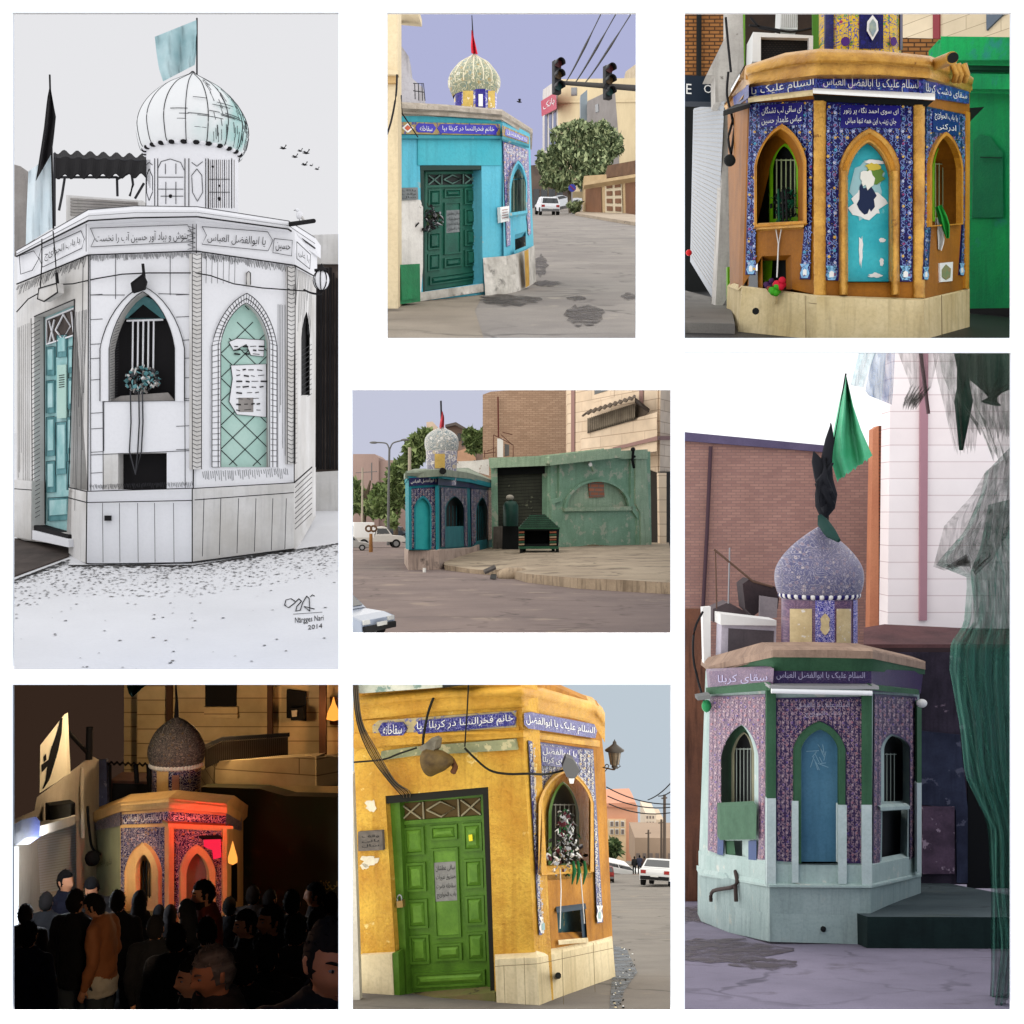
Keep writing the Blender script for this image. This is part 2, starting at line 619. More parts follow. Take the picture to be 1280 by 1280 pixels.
# Persian lettering: join the letters, lay them right to left
FORMS = {}
for ch,b,n in (('ا',0xFE8D,2),('ب',0xFE8F,4),('ت',0xFE95,4),('ث',0xFE99,4),('ج',0xFE9D,4),('ح',0xFEA1,4),('خ',0xFEA5,4),('د',0xFEA9,2),('ذ',0xFEAB,2),('ر',0xFEAD,2),('ز',0xFEAF,2),('س',0xFEB1,4),('ش',0xFEB5,4),('ص',0xFEB9,4),('ض',0xFEBD,4),('ط',0xFEC1,4),('ظ',0xFEC5,4),('ع',0xFEC9,4),('غ',0xFECD,4),('ف',0xFED1,4),('ق',0xFED5,4),('ک',0xFB8E,4),('ل',0xFEDD,4),('م',0xFEE1,4),('ن',0xFEE5,4),('ه',0xFEE9,4),('و',0xFEED,2),('ی',0xFBFC,4),('پ',0xFB56,4),('گ',0xFB92,4),('آ',0xFE81,2)):
 FORMS[ch] = (b,n)
def shape_fa(t):
 out = []
 for i,c in enumerate(t):
  if c not in FORMS:
   out.append(c); continue
  b,n = FORMS[c]
  prev = i > 0 and t[i - 1] in FORMS and FORMS[t[i - 1]][1] == 4
  nxt = i + 1 < len(t) and t[i + 1] in FORMS and n == 4
  out.append(chr(b + (3 if prev and nxt else 2 if nxt else 1 if prev else 0)))
 return ''.join(reversed(out))
_TXT = {}
def glyphs(t,fa):
 k = (t,fa)
 if k not in _TXT:
  c = bpy.data.curves.new('lettering','FONT')
  c.resolution_u = 2
  c.body = shape_fa(t) if fa else t
  o = bpy.data.objects.new('lettering',c)
  COL.objects.link(o)
  bpy.context.view_layer.update()
  me = o.to_mesh()
  vs = [(v.co.x,v.co.y) for v in me.vertices]
  fs = [tuple(p.vertices) for p in me.polygons]
  o.to_mesh_clear()
  bpy.data.objects.remove(o)
  bpy.data.curves.remove(c)
  x0 = min(v[0] for v in vs); x1 = max(v[0] for v in vs); y0 = min(v[1] for v in vs); y1 = max(v[1] for v in vs)
  _TXT[k] = ([((a - x0) / (x1 - x0),(b - y0) / (y1 - y0)) for a,b in vs],fs)
 return _TXT[k]
def write(mb,pl,t,q,mat,off=0.006,fa=True):
 """lettering fitted into the pixel quad q = top left, top right, bottom right, bottom left"""
 vs,fs = glyphs(t,fa)
 b = len(mb.v)
 for u,v in vs:
  x = (q[0][0] * (1 - u) + q[1][0] * u) * v + (q[3][0] * (1 - u) + q[2][0] * u) * (1 - v)
  y = (q[0][1] * (1 - u) + q[1][1] * u) * v + (q[3][1] * (1 - u) + q[2][1] * u) * (1 - v)
  mb.v.append(pl.at(x,y,off))
 mi = mb.mi(mat)
 for f in fs:
  mb.f.append(tuple(b + i for i in f)); mb.m.append(mi); mb.sm.append(False)

# ---------------- the white display wall with its seven openings ----------------
OPEN = [(16,16,423,838),(484,16,795,422.5),(856,16,1264,422.5),(856,441,1264,1264),(440.5,487.5,838.5,791.5),(16,856,423,1264),(440.5,856,838.5,1264)]
white = Nd('white board'); white = white.out(white.mix(white.math('MULTIPLY',white.noise(white.uv(),3),0.06),(0.92,0.91,0.9,1),(0.86,0.85,0.84,1)),0.8)
def wp(X,Y,d=WALL_Y):
 return V(((X - 640) / FOC * d,d,(640 - Y) / FOC * d))
m = MB()
loops = [[wp(-420,-420),wp(1700,-420),wp(1700,1700),wp(-420,1700)]]
for x0,y0,x1,y1 in OPEN:
 loops.append([wp(x0,y0),wp(x1,y0),wp(x1,y1),wp(x0,y1)])
m.prism(loops,V((0,0.03,0)),white)
tag(m.build('wall'),None,None,None,'structure')

def sky_cell(rect,d1,back,side,right=None,d0=10.07):
 """sky backdrop of one scene, plus unseen glowing sides and top added as fill"""
 x0,y0,x1,y1 = rect
 CUR[0] = None
 for q in (side,right):      # keep the scenes at their brightness whatever the exposure
  if q: q.node_tree.nodes['Principled BSDF'].inputs['Emission Strength'].default_value *= 2 ** 0.7 / EXPO
 m = MB()
 P = lambda X,Y,d: wp(X,Y,d)
 m.face([P(x0,y0,d1),P(x1,y0,d1),P(x1,y1,d1),P(x0,y1,d1)],back)
 m.face([P(x0,y0,d0),P(x0,y0,d1),P(x0,y1,d1),P(x0,y1,d0)],side)
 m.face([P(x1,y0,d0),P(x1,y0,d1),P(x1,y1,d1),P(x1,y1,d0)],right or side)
 m.face([P(x0,y0,d0),P(x1,y0,d0),P(x1,y0,d1),P(x0,y0,d1)],side)
 o = tag(m.build('sky'),None,None,None,'structure')
 CUR[0] = rect
 return o

def sag(a,b,dz,n=10):
 return [V(a).lerp(V(b),i / n) - V((0,0,dz * 4 * (i / n) * (1 - i / n))) for i in range(n + 1)]

def dome(root,pan,cx,d,prof,mat,name='dome',seg=48,flute=None,parent=None):
 """surface of revolution from (radius px, row px) pairs in working pixels"""
 m = MB()
 u = pan.unit(d)
 c = pan.p(cx,0,d)
 m.lathe((c.x,c.y,0),[(r * u,pan.p(cx,y,d).z) for r,y in prof],mat,seg,flute=flute)
 return m.build(name,root)
def smoothprof(pts,n=5,dims=(0,1)):
 """Catmull-Rom through profile points"""
 out = []
 P = [pts[0]] + list(pts) + [pts[-1]]
 for i in range(1,len(P) - 2):
  for j in range(n):
   t = j / n
   out.append(tuple(0.5 * ((2 * P[i][k]) + (-P[i - 1][k] + P[i + 1][k]) * t + (2 * P[i - 1][k] - 5 * P[i][k] + 4 * P[i + 1][k] - P[i + 2][k]) * t * t + (-P[i - 1][k] + 3 * P[i][k] - 3 * P[i + 1][k] + P[i + 2][k]) * t ** 3) for k in dims))
 out.append(tuple(pts[-1]))
 return out

def cloth(mb,pan,outline_l,outline_r,d,mat,folds=3,amp=0.05,n=10,m=12,ph=0.0,rag=0.0):
 """hanging cloth between two pixel polylines (same length), rippled in depth"""
 def along(pl,t):
  t *= len(pl) - 1
  i = min(int(t),len(pl) - 2)
  f = t - i
  return (pl[i][0] * (1 - f) + pl[i + 1][0] * f,pl[i][1] * (1 - f) + pl[i + 1][1] * f)
 rows = []
 for i in range(n + 1):
  a,b = along(outline_l,i / n),along(outline_r,i / n)
  row = []
  for j in range(m + 1):
   u = j / m
   dd = d + amp * (.6 * math.sin(u * folds * 2 * math.pi + ph + 1.3 * i / n) + .4 * math.sin(u * folds * 4.7 + 2.9 * ph + 3.1 * i / n) + .3 * math.sin(u * folds * 15 + 5 * i / n + ph))
   rg = rag * (math.sin(u * 37 + ph * 3) + math.sin(u * 91 + ph)) * (i / n) ** 3
   row.append(pan.p(a[0] * (1 - u) + b[0] * u,a[1] * (1 - u) + b[1] * u + rg,dd))
  rows.append(row)
 mb.grid(rows,mat,True)

def foliage(mb,c,r,n,size,mats,seed=1,droop=0.0,lobes=9):
 """leaf clumps: small bent faces scattered through overlapping lobes"""
 rnd = random.Random(seed)
 L = []
 for _ in range(lobes):
  while True:
   q = V((rnd.uniform(-1,1),rnd.uniform(-1,1),rnd.uniform(-1,1)))
   if q.length < 1: break
  L.append((V((q.x * r[0] * .72,q.y * r[1] * .72,q.z * r[2] * .72)),rnd.uniform(.28,.5)))
 for i in range(n):
  lc,lr = rnd.choice(L)
  q = V((rnd.gauss(0,1),rnd.gauss(0,1),rnd.gauss(0,1))); q.normalize()
  q *= rnd.uniform(.55,1.05) ** .6
  p = V(c) + lc + V((q.x * r[0] * lr,q.y * r[1] * lr,q.z * r[2] * lr))
  a = V((rnd.gauss(0,1),rnd.gauss(0,1),rnd.gauss(0,1) - droop * 2)); a.normalize()
  b = a.cross(V((rnd.gauss(0,1),rnd.gauss(0,1),rnd.gauss(0,1)))); b.normalize()
  s = size * rnd.choice((.45,.7,1.0,1.3,1.9)) * rnd.uniform(.8,1.2)
  mb.face([p - a * s,p + b * s * .45,p + a * s,p - b * s * .45],rnd.choice(mats))

def pyr(mb,pl,o,i,off0,off1,mat):
 """raised panel: outer quad o at off0, inner quad i at off1"""
 a = [pl.at(x,y,off0) for x,y in o]
 b = [pl.at(x,y,off1) for x,y in i]
 for k in range(4):
  mb.face([a[k],a[(k + 1) % 4],b[(k + 1) % 4],b[k]],mat)
 mb.face(b,mat)
class Cyl:
 """the near face of an upright drum, addressed by pixels"""
 def __init__(s,pan,cx,d,r):
  s.pan,s.d = pan,d
  s.px = pan.unit(d)
  s.r = r * s.px
  s.cx = pan.p(cx,0,d).x
 def at(s,x,y,off=0.0):
  q = s.pan.p(x,y,s.d)
  r = s.r + off
  dx = max(-.995,min(.995,(q.x - s.cx) / r))
  dep = s.d - r * math.sqrt(1 - dx * dx)
  return V((s.cx + dx * r,dep,s.pan.ray(x,y).z * dep))
 def patch(s,mb,x0,x1,y0,y1,off,mat,n=8):
  mb.grid([[s.at(x0 + (x1 - x0) * k / n,y,off) for k in range(n + 1)] for y in (y0,y1)],mat,True)
  for x in (x0,x1):
   mb.face([s.at(x,y0,off),s.at(x,y1,off),s.at(x,y1,-.01),s.at(x,y0,-.01)],mat)
def uq(Q,u,v):
 """unit square to pixel quad: top left, top right, bottom right, bottom left"""
 a = (Q[0][0] * (1 - u) + Q[1][0] * u,Q[0][1] * (1 - u) + Q[1][1] * u)
 b = (Q[3][0] * (1 - u) + Q[2][0] * u,Q[3][1] * (1 - u) + Q[2][1] * u)
 return (a[0] * (1 - v) + b[0] * v,a[1] * (1 - v) + b[1] * v)
def uquad(Q,u0,v0,u1,v1):
 return [uq(Q,u0,v0),uq(Q,u1,v0),uq(Q,u1,v1),uq(Q,u0,v1)]
def panel_door(root,pl,Q,off,leafm,panm,dark,paper,ink,lattice):
 """panelled sheet metal door with lattice transom, raised panels and a donation notice"""
 m = MB()
 m.slab(pl,Q,off,.06,leafm)
 for u0,v0,u1,v1 in ((0,0,.04,1),(.96,0,1,1),(.04,0,.96,.02),(.04,.115,.96,.135)):
  m.slab(pl,uquad(Q,u0,v0,u1,v1),off + .025,.025,leafm)
 dr = m.build('door',root)
 m = MB()
 m.slab(pl,uquad(Q,.05,.025,.95,.112),off + .004,.004,dark)
 for q in ([(.05,.03),(.27,.11)],[(.05,.11),(.27,.03)],[(.3,.025),(.3,.112)],[(.34,.068),(.5,.03),(.66,.068),(.5,.106),(.34,.068)],[(.7,.025),(.7,.112)],[(.73,.03),(.95,.11)],[(.73,.11),(.95,.03)]):
  m.tube([pl.at(*uq(Q,u,v),off + .02) for u,v in q],.011,lattice,5,True,False)
 m.build('transom',dr)
 rows = ((.15,.29),(.33,.475),(.515,.66),(.695,.84))
 P = [(.06,a,.29,b) for a,b in rows] + [(.73,a,.95,b) for a,b in rows] + [(.36,.15,.67,.225),(.36,.745,.67,.83),(.1,.885,.93,.96),(.36,.265,.67,.715)]
 for k,(u0,v0,u1,v1) in enumerate(P):
  m = MB()
  du,dv = .028,.012
  out,inn = uquad(Q,u0,v0,u1,v1),uquad(Q,u0 + du,v0 + dv,u1 - du,v1 - dv)
  m.slab(pl,[out,inn],off + .022,.022,leafm)
  if k < 11:
   pyr(m,pl,inn,uquad(Q,u0 + du * 2.4,v0 + dv * 2.6,u1 - du * 2.4,v1 - dv * 2.6),off + .002,off + .03,panm)
  else:
   m.slab(pl,inn,off + .006,.006,panm)
  m.build('door_panel',dr)
 m = MB()
 m.slab(pl,uquad(Q,.385,.335,.655,.53),off + .012,.005,paper)
 for k,t in enumerate(('ساقی عطشان','صندوق نذورات','سقاخانه حضرت','باب الحوائج')):
  write(m,pl,t,uquad(Q,.41,.35 + k * .045,.63,.382 + k * .045),ink,off + .015)
 m.build('notice_plate',dr)
 return dr

STAIN = {}
def stain_mat(name,c,cover=.5):
 """patchy soaked film, broken up by noise"""
 d = Nd(name); v = d.uv()
 d.out(c,.6)
 d.put(d.b.inputs['Alpha'],d.math('MULTIPLY',d.step(d.noise(v,3.5,6,.65),.62 - cover * .35,.72 - cover * .2),.85))
 return d.mat
def rotm(yaw,pitch=0.0):
 return Matrix.Rotation(yaw,3,'Z') @ Matrix.Rotation(pitch,3,'X')
CAR = {}
def car(loc,yaw,size,slope,label,paintm,group=None,style='sedan',plate=True,facing=None):
 """motor car: nose along local +Y; size = (length, width, height)"""
 L,W,H = size
 g,blk,rim,red,wl = CAR['glass'],CAR['rubber'],CAR['rim'],CAR['red'],CAR['lamp']
 root = thing('parked_car' if style != 'pickup' else 'pickup_truck',label,'car' if style != 'pickup' else 'pickup',loc,group)
 root.rotation_euler = (slope,0,yaw)
 keep = root.location.copy(); root.location = (0,0,0)
 if style == 'sedan':
  low = [(-.5,.22),(-.5,.5),(-.49,.62),(-.36,.66),(.16,.64),(.40,.57),(.49,.48),(.5,.24)]
  cab = [(-.40,.655),(-.25,.98),(-.02,1.0),(.08,.96),(.22,.635)]
 elif style == 'hatch':
  low = [(-.5,.22),(-.5,.5),(-.49,.6),(-.40,.63),(.18,.62),(.42,.56),(.49,.48),(.5,.24)]
  cab = [(-.49,.6),(-.40,.97),(-.1,1.0),(.08,.96),(.24,.62)]
 else:
  low = [(-.5,.3),(-.5,.56),(-.1,.56),(-.1,.58),(.22,.6),(.45,.56),(.5,.48),(.5,.3)]
  cab = [(-.09,.57),(-.06,.96),(.06,1.0),(.13,.96),(.25,.59)]
 P = lambda x,y,z: V((x * W,y * L,z * H))
 def hw(z): return .5 - .09 * max(0,(z - .6) / .4) - .03 * max(0,(.4 - z))
 m = MB()
 for prof in (low,cab):
  xs = (-1,-.9,.9,1)
  rows = [[P(s * hw(z) * (1 if abs(s) == 1 else 1),y,z - (0 if abs(s) < 1 else .012)) for y,z in prof] for s in xs]
  n = len(prof)
  m.grid(rows,paintm,False,True)
  m.prism([rows[0]],None,paintm); m.prism([rows[3]],None,paintm)
 body = m.build('body',root,bevel=.012 * H)
 def pane(name,pts,mat,parent=body,th=.012):
  m = MB(); c = sum((V(q) for q in pts),V((0,0,0))) / len(pts)
  nrm = (V(pts[1]) - V(pts[0])).cross(V(pts[2]) - V(pts[0])).normalized()
  if nrm.dot(c - V((0,0,.6 * H))) < 0: nrm = -nrm
  m.prism([[V(q) + nrm * th for q in pts]],-nrm * th * 2,mat)
  return m.build(name,root)
 c0,c1,c3,c4 = cab[0],cab[1],cab[3],cab[4]
 def lerp(a,b,t): return (a[0] + (b[0] - a[0]) * t,a[1] + (b[1] - a[1]) * t)
 for a,b,nm in ((c0,c1,'rear_window'),(c4,c3,'windscreen')):
  l,h = lerp(a,b,.14),lerp(a,b,.88)
  pane(nm,[P(-hw(l[1]) * .88,*l),P(hw(l[1]) * .88,*l),P(hw(h[1]) * .88,*h),P(-hw(h[1]) * .88,*h)],g)
 for s in (-1,1):
  a,b,c,d = lerp(c0,c1,.2),lerp(c0,c1,.85),lerp(c4,c3,.85),lerp(c4,c3,.2)
  for u,v in (((.06,.52),(.55,.95)) if style != 'pickup' else ((.08,.9),)):
   q = [lerp(a,d,u),lerp(b,c,u),lerp(b,c,v),lerp(a,d,v)]
   pane('side_window',[P(s * hw(z),y,z) for y,z in q],g)
  for y in (-.31,.32):
   m = MB(); r = .215 * H * (1 if style != 'pickup' else .95)
   cc = P(s * .46,y,0) + V((0,0,r))
   def ring(rr,x): return [cc + V((x,rr * math.cos(k * .3927),rr * math.sin(k * .3927))) for k in range(16)]
   w2 = .075 * W
   m.grid([ring(r * .6,-w2),ring(r * .95,-w2),ring(r,-w2 * .6),ring(r,w2 * .6),ring(r * .95,w2),ring(r * .6,w2)],blk,True,True)
   wh = m.build('wheel',root)
   m = MB(); m.prism([ring(r * .6,s * w2 * .8)],V((-s * .02,0,0)),rim)
   m.build('rim',wh)
  pane('tail_light',[P(s * .3,-.502,.45),P(s * .47,-.502,.45),P(s * .47,-.498,.57),P(s * .3,-.498,.57)],red)
  pane('headlight',[P(s * .28,.5,.40),P(s * .46,.497,.40),P(s * .46,.494,.49),P(s * .28,.496,.49)],wl)
 for y in (-.505,.505):
  m = MB(); m.box(P(0,y,.3),(.47 * W,.02 * L,.065 * H),CAR['bumper'] if style != 'sedan' else blk)
  m.build('bumper',root,bevel=.01)
  pane('number_plate',[P(-.13,y * 1.05,.34),P(.13,y * 1.05,.34),P(.13,y * 1.05,.42),P(-.13,y * 1.05,.42)],wl)
 if style == 'pickup':
  m = MB(); m.box(P(0,-.31,.82),(.5 * W,.2 * L,.36 * H),CAR['white'])
  m.build('cargo_box',root,bevel=.02)
  m = MB(); m.box(P(0,-.515,.8),(.2 * W,.004 * L,.22 * H),CAR['bumper']); m.build('cargo_door',root)
 root.location = keep
 return root
CAR.update(glass=plain('dark car glass',(.012,.015,.017,1),.08),rubber=plain('tyre rubber',(.012,.012,.012,1),.8),rim=plain('wheel rim',(.3,.3,.31,1),.35,.7),red=plain('red lamp glass',(.25,.015,.012,1),.2),lamp=plain('clear lamp glass',(.55,.55,.52,1),.15),bumper=plain('grey bumper',(.12,.12,.12,1),.6),white=plain('white cargo box',(.7,.7,.7,1),.5))

# =====================================================================
# scene 1: the ink drawing of the shrine (white walls, grey wash, teal accents, ink lines)
# =====================================================================
def scene_drawing():
 p = Pan(16,16,3.076,838,11.6,420)
 LO = 1255
 paper_w = paint('drawing paper white',(0.74,0.74,0.76,1),(0.7,0.7,0.72,1),None,ns=0.6,bump=0.05,dirt=0.12,rough=0.9)
 wash = paint('warm grey wash',(0.5,0.48,0.45,1),(0.68,0.67,0.66,1),None,ns=0.9,bump=0.05,dirt=0.2,streak=0.35,rough=0.9)
 grey = paint('mid grey wash',(0.2,0.18,0.17,1),(0.32,0.3,0.28,1),None,ns=1.2,bump=0.05,dirt=0.4,streak=0.5,rough=0.9)
 ink = plain('black ink',(0.012,0.011,0.012,1),0.85)
 thin = plain('thin ink',(0.05,0.05,0.055,1),0.9)
 brown = paint('brown ink wash',(0.035,0.026,0.022,1),(0.09,0.07,0.06,1),None,ns=2,streak=0.6,bump=0.05)
 teal = paint('teal wash',(0.2,0.42,0.42,1),(0.42,0.6,0.6,1),None,ns=2.2,bump=0.05,dirt=0.2,rough=0.9)
 tealp = paint('pale green wash',(0.34,0.52,0.46,1),(0.42,0.58,0.52,1),None,ns=1.6,bump=0.05,dirt=0.15,rough=0.9)
 teald = paint('deep teal wash',(0.05,0.16,0.17,1),(0.16,0.34,0.36,1),None,ns=2.5,bump=0.05,dirt=0.4,streak=0.5,rough=0.9)
 flagm = paint('pale blue green cloth',(0.25,0.42,0.45,1),(0.5,0.64,0.66,1),None,ns=1.6,bump=0.05,dirt=0.1,rough=0.9)
 pale = paint('pale blue cloth',(0.5,0.62,0.67,1),(0.66,0.73,0.76,1),None,ns=1.2,bump=0.05,dirt=0.1,rough=0.9)
 domew = Nd('dome with teal wash')
 o = domew.uv(obj=True)
 s3 = domew.sep(o)
 msk = domew.math('MULTIPLY',domew.step(domew.noise(o,1.3,4),0.42,0.62),domew.step(s3[0],-0.35,0.45))
 domew = domew.out(domew.mix(msk,(0.72,0.73,0.73,1),(0.28,0.5,0.47,1)),0.9)
 pc = rgb(231,231,234,1 / EXPO)
 sky_cell((-150,-160,428,845),40,emit('sky drawing',pc),emit('sky drawing fill',(0.8,0.8,0.82,1),.98))
 p.ground('ground',paint('drawing ground paper',(0.68,0.68,0.69,1),(0.6,0.6,0.61,1),None,ns=0.4,bump=0.05,dirt=0.1),-150,428,10.07,40)
 A,B,C,D = p.pl(15,19.1,290,17.15),p.pl(290,17.1,705,17.15),p.pl(705,17.15,1082,18.2),p.pl(1082,18.2,1155,20.3)
 MB.lw = 1.45
 root = thing('shrine','white octagonal shrine in pen and wash with a pale ribbed dome and teal door','shrine',p.g(690,2110))
 m = MB()
 wb = LO + 590
 doorL = [(82,1168),(237,1102),(214,LO + 750),(82,LO + 715)]
 m.slab(A,[[(15,1045),(290,930),(290,LO + 600),(215,LO + 580),(205,LO + 790),(15,LO + 770)],doorL],0,.3,wash)
 bw = arch(370,622,LO + 238,1290,500,1072)
 nb = [(405,LO + 438),(592,LO + 436),(592,LO + 578),(405,LO + 578)]
 m.slab(B,[[(290,930),(705,915),(705,LO + 580),(290,LO + 592)],bw,nb],0,.3,paper_w,wash)
 ca = arch(800,988,LO + 492,1270,898,1115)
 m.slab(C,[[(705,915),(1082,970),(1082,LO + 552),(705,LO + 580)],ca],0,.3,paper_w,wash)
 da = arch(1096,1142,LO + 215,1240,1122,1130)
 m.slab(D,[[(1082,970),(1155,1010),(1152,LO + 492),(1082,LO + 552)],da],0,.3,wash)
 for x in (395,605):
  m.line(B,[(x,930),(x,1100 if x == 395 else 1085)],1.6,thin)
 for x0,x1,ys in ((298,345,[1085,1180,1275,1330,1412,1540,1600,1690,1770]),(628,690,[1085,1170,1260,1330,1405,1485,1590,1680])):
  for y in ys:
   m.line(B,[(x0,y),(x1,y - 3)],1.8,thin)
 for xs,y0,y1 in ((345,1300,LO + 578),(297,930,LO + 590),(660,1300,LO + 575),(690,930,LO + 580)):
  m.line(B,[(xs,y0),(xs + 3,y1)],2,thin)
 for q in ([(345,LO + 240),(690,LO + 236)],[(300,LO + 445),(690,LO + 428)],[(350,1440),(350,LO + 430)],[(300,1085),(430,1085)],[(560,1080),(690,1083)]):
  m.line(B,q,2,thin)
 for x in range(745,860,22):
  m.line(C,[(x,935),(x - 2,1040)],1,thin)
 for y in range(1300,LO + 480,19):
  m.line(D,[(1088,y + 14),(1150,y - 26)],1.3,thin)
 for y in range(1190,LO + 700,17):
  m.line(A,[(72,y + 10),(104,y - 8)],1.6,thin,off=0.002)
 for pl,q in ((B,[(291,930),(288,LO + 590)]),(C,[(706,915),(694,LO + 575)]),(D,[(1084,970),(1082,LO + 552)]),(A,[(82,1168),(237,1102)]),(A,[(237,1102),(214,LO + 570)])): m.line(pl,q,3,ink,.012)
 m.line(A,[(70,1175),(76,LO + 720)],2,ink)
 m.line(A,[(270,940),(262,LO + 580)],1.5,thin)
 def hatch(pl,x0,x1,ya,yb,ln,step,sl=0.0,w_=1.1,mt=thin,off=.008):
  x,r_ = x0,random.Random(int(x0 + ya))
  while x < x1:
   f = (x - x0) / (x1 - x0); y = ya + (yb - ya) * f
   m.line(pl,[(x,y + r_.uniform(-2,2)),(x + sl * ln + r_.uniform(-1,1),y + ln * r_.uniform(.5,1.2))],w_,mt,off)
   x += step * r_.uniform(.7,1.3)
 hatch(A,22,286,1048,936,34,5,-.25); hatch(B,296,690,934,920,20,5,.1); hatch(C,728,1050,924,968,26,5,.2)
 hatch(D,1088,1152,976,1014,200,4,-.05,1.3); hatch(A,244,286,1150,1140,640,6,-.02,1.0); hatch(C,1020,1052,1120,1125,600,7,0,1.0)
 hatch(B,296,690,LO + 560,LO + 548,18,6,.2); hatch(C,730,1060,LO + 508,LO + 496,34,8,.1)
 hatch(A,20,66,1210,1190,700,7,0,.9)
 m.build('wall',root)
 m = MB()      # arch ring drawn round the window, brick arch round the panel
 m.slab(B,[arch(335,660,LO + 238,1290,500,1050),bw],.02,.03,paper_w)
 for L,off in ((arch(335,660,LO + 238,1290,500,1050),.025),(bw,.025)):
  m.line(B,L,2.6,ink,off)
 for i in range(34):      # hatching on the reveal
  t = i / 33
  x = 372 + 30 * math.sin(t * 3)
  m.line(B,[(372 + t * 6,LO + 230 - t * 330),(402 + t * 10,LO + 222 - t * 340)],1.3,thin,-.05)
 m.build('arch_trim',root)
 m = MB()
 co = arch(766,1016,LO + 492,1280,900,1078)
 m.slab(C,[co,ca],.025,.03,paper_w)
 for L in (co,ca,arch(790,1000,LO + 492,1275,899,1098)):
  m.line(C,L,2.2,ink,.028)
 inn = arch(796,992,LO + 492,1272,898,1110)
 for a,b,t0 in ((co,inn,0),):
  n = len(a)
  for i in range(n - 1):
   k = 22 if i in (0,n - 2) else 2
   for j in range(k):
    f = j / k
    pa = (a[i][0] * (1 - f) + a[i + 1][0] * f,a[i][1] * (1 - f) + a[i + 1][1] * f)
    pb = (b[i][0] * (1 - f) + b[i + 1][0] * f,b[i][1] * (1 - f) + b[i + 1][1] * f)
    m.line(C,[pa,pb],1.6,thin,.028)
 m.build('arch_trim',root)
 for pl,x0,x1,y0,y1 in ((C,690,726,925,LO + 500),(C,1056,1086,975,LO + 480)):
  m = MB()
  m.rect(pl,x0,y0,x1,y1,.05,.08,wash)
  y = y0
  while y < y1:
   m.line(pl,[(x0 + 2,y),((x0 + x1) / 2,y + 7),(x1 - 2,y + 2)],1.6,thin,.053)
   y += 17
  m.line(pl,[(x0,y0),(x0,y1)],2,ink,.053)
  m.line(pl,[(x1,y0),(x1,y1)],2,ink,.053)
  m.build('pilaster',root)
 m = MB()      # teal panel
 m.slab(C,ca,-.09,.03,tealp)
 for k in range(-6,16):
  y0 = 1130 + k * 92
  for s in (1,-1):
   a,b = (802,y0 if s > 0 else y0 + 178),(984,y0 + 178 if s > 0 else y0)
   pts = [(a[0] + (b[0] - a[0]) * t / 12,a[1] + (b[1] - a[1]) * t / 12) for t in range(13)]
   def ok(q):
    if q[1] > LO + 490: return False
    if q[1] < 1270 and abs(q[0] - 896) > 95 * (q[1] - 1112) / 160: return False
    return q[1] > 1115
   pts = [q for q in pts if ok(q)]
   if len(pts) > 1:
    m.line(C,pts,2.4,ink,-.086)
 m.line(C,[(985,1290),(985,LO + 490)],14,brown,-.07)
 m.build('tile_panel',root)
 for L,lab,rows in (([(838,1355),(975,1350),(975,LO + 300),(862,LO + 290),(832,LO + 240),(845,LO + 150)],'torn white paper notice with blurred print on the lower teal panel of the drawn shrine',8),
       ([(830,1265),(862,1252),(968,1258),(965,1322),(915,LO + 62),(898,LO + 20),(850,1300)],'small ragged white paper scrap near the point of the drawn teal panel',3)):
  m = MB()
  m.slab(C,L,-.075,.008,paper_w)
  m.line(C,L + L[:1],1.8,ink,-.072)
  rnd = random.Random(rows)
  for r in range(rows):
   y = L[0][1] + 18 + r * (22 if rows > 4 else 14)
   x = L[0][0] + 22
   while x < 955:
    l = rnd.uniform(10,26)
    m.line(C,[(x,y),(x + l,y + rnd.uniform(-3,3))],rnd.choice((2,3,5)),ink,-.071)
    x += l + rnd.uniform(8,22)
  if rows > 4:
   m.rect(C,868,LO + 225,925,LO + 280,-.072,.004,grey)
  tag(m.build('paper_notice'),lab,'notice')
 # window: dark opening, bars, crossbar
 wnd = MB()
 wnd.slab(B,bw,-.28,.03,ink)
 wnd.slab(B,[(372,LO + 238),(622,LO + 236),(596,LO + 205),(415,LO + 218)],-.1,.05,grey)
 wnd = wnd.build('window',root)
 m = MB()
 for i in range(5):
  x = 462 + i * 20
  m.line(B,[(x,1183),(x - 2,LO + 112)],5,paper_w,-.2,6)
 m.line(B,[(438,1184),(578,1180)],6,paper_w,-.2,6)
 m.slab(B,[arch(415,590,1175,1165,500,1088),[(440,1174),(500,1120),(570,1174)]],-.24,.02,teald)
 m.build('bars',wnd)
 m = MB()
 m.slab(B,nb,-.26,.03,ink)
 m.slab(B,[(345,LO + 440),(405,LO + 438),(405,LO + 578),(345,LO + 578)],.003,.006,wash)
 m.build('niche',root)
 m = MB()      # bunch of padlocks and knotted ribbons with its two strings
 rnd = random.Random(4); P_ = []
 for i in range(190):
  a = rnd.uniform(0,6.28); r = rnd.uniform(0,1) ** .5
  P_.append(B.at(495 + 68 * r * math.cos(a),LO + 155 + 48 * r * math.sin(a),-.12 + rnd.uniform(-.05,.08)))
 lock_pile(m,P_,.04,(ink,thin,teald,teald,grey,wash),rnd)
 for x in (452,484,498):
  m.line(B,[(x,LO + 200),(x + 2,LO + 320),(x - 4,LO + 430),(472,LO + 520)],4,thin,.03,5)
 tag(m.build('padlock_bunch'),'bunch of padlocks and ribbons with long strings on the drawn barred window','locks')
 # right sliver window
 m = MB()
 m.slab(D,da,-.06,.03,ink)
 rnd = random.Random(9)
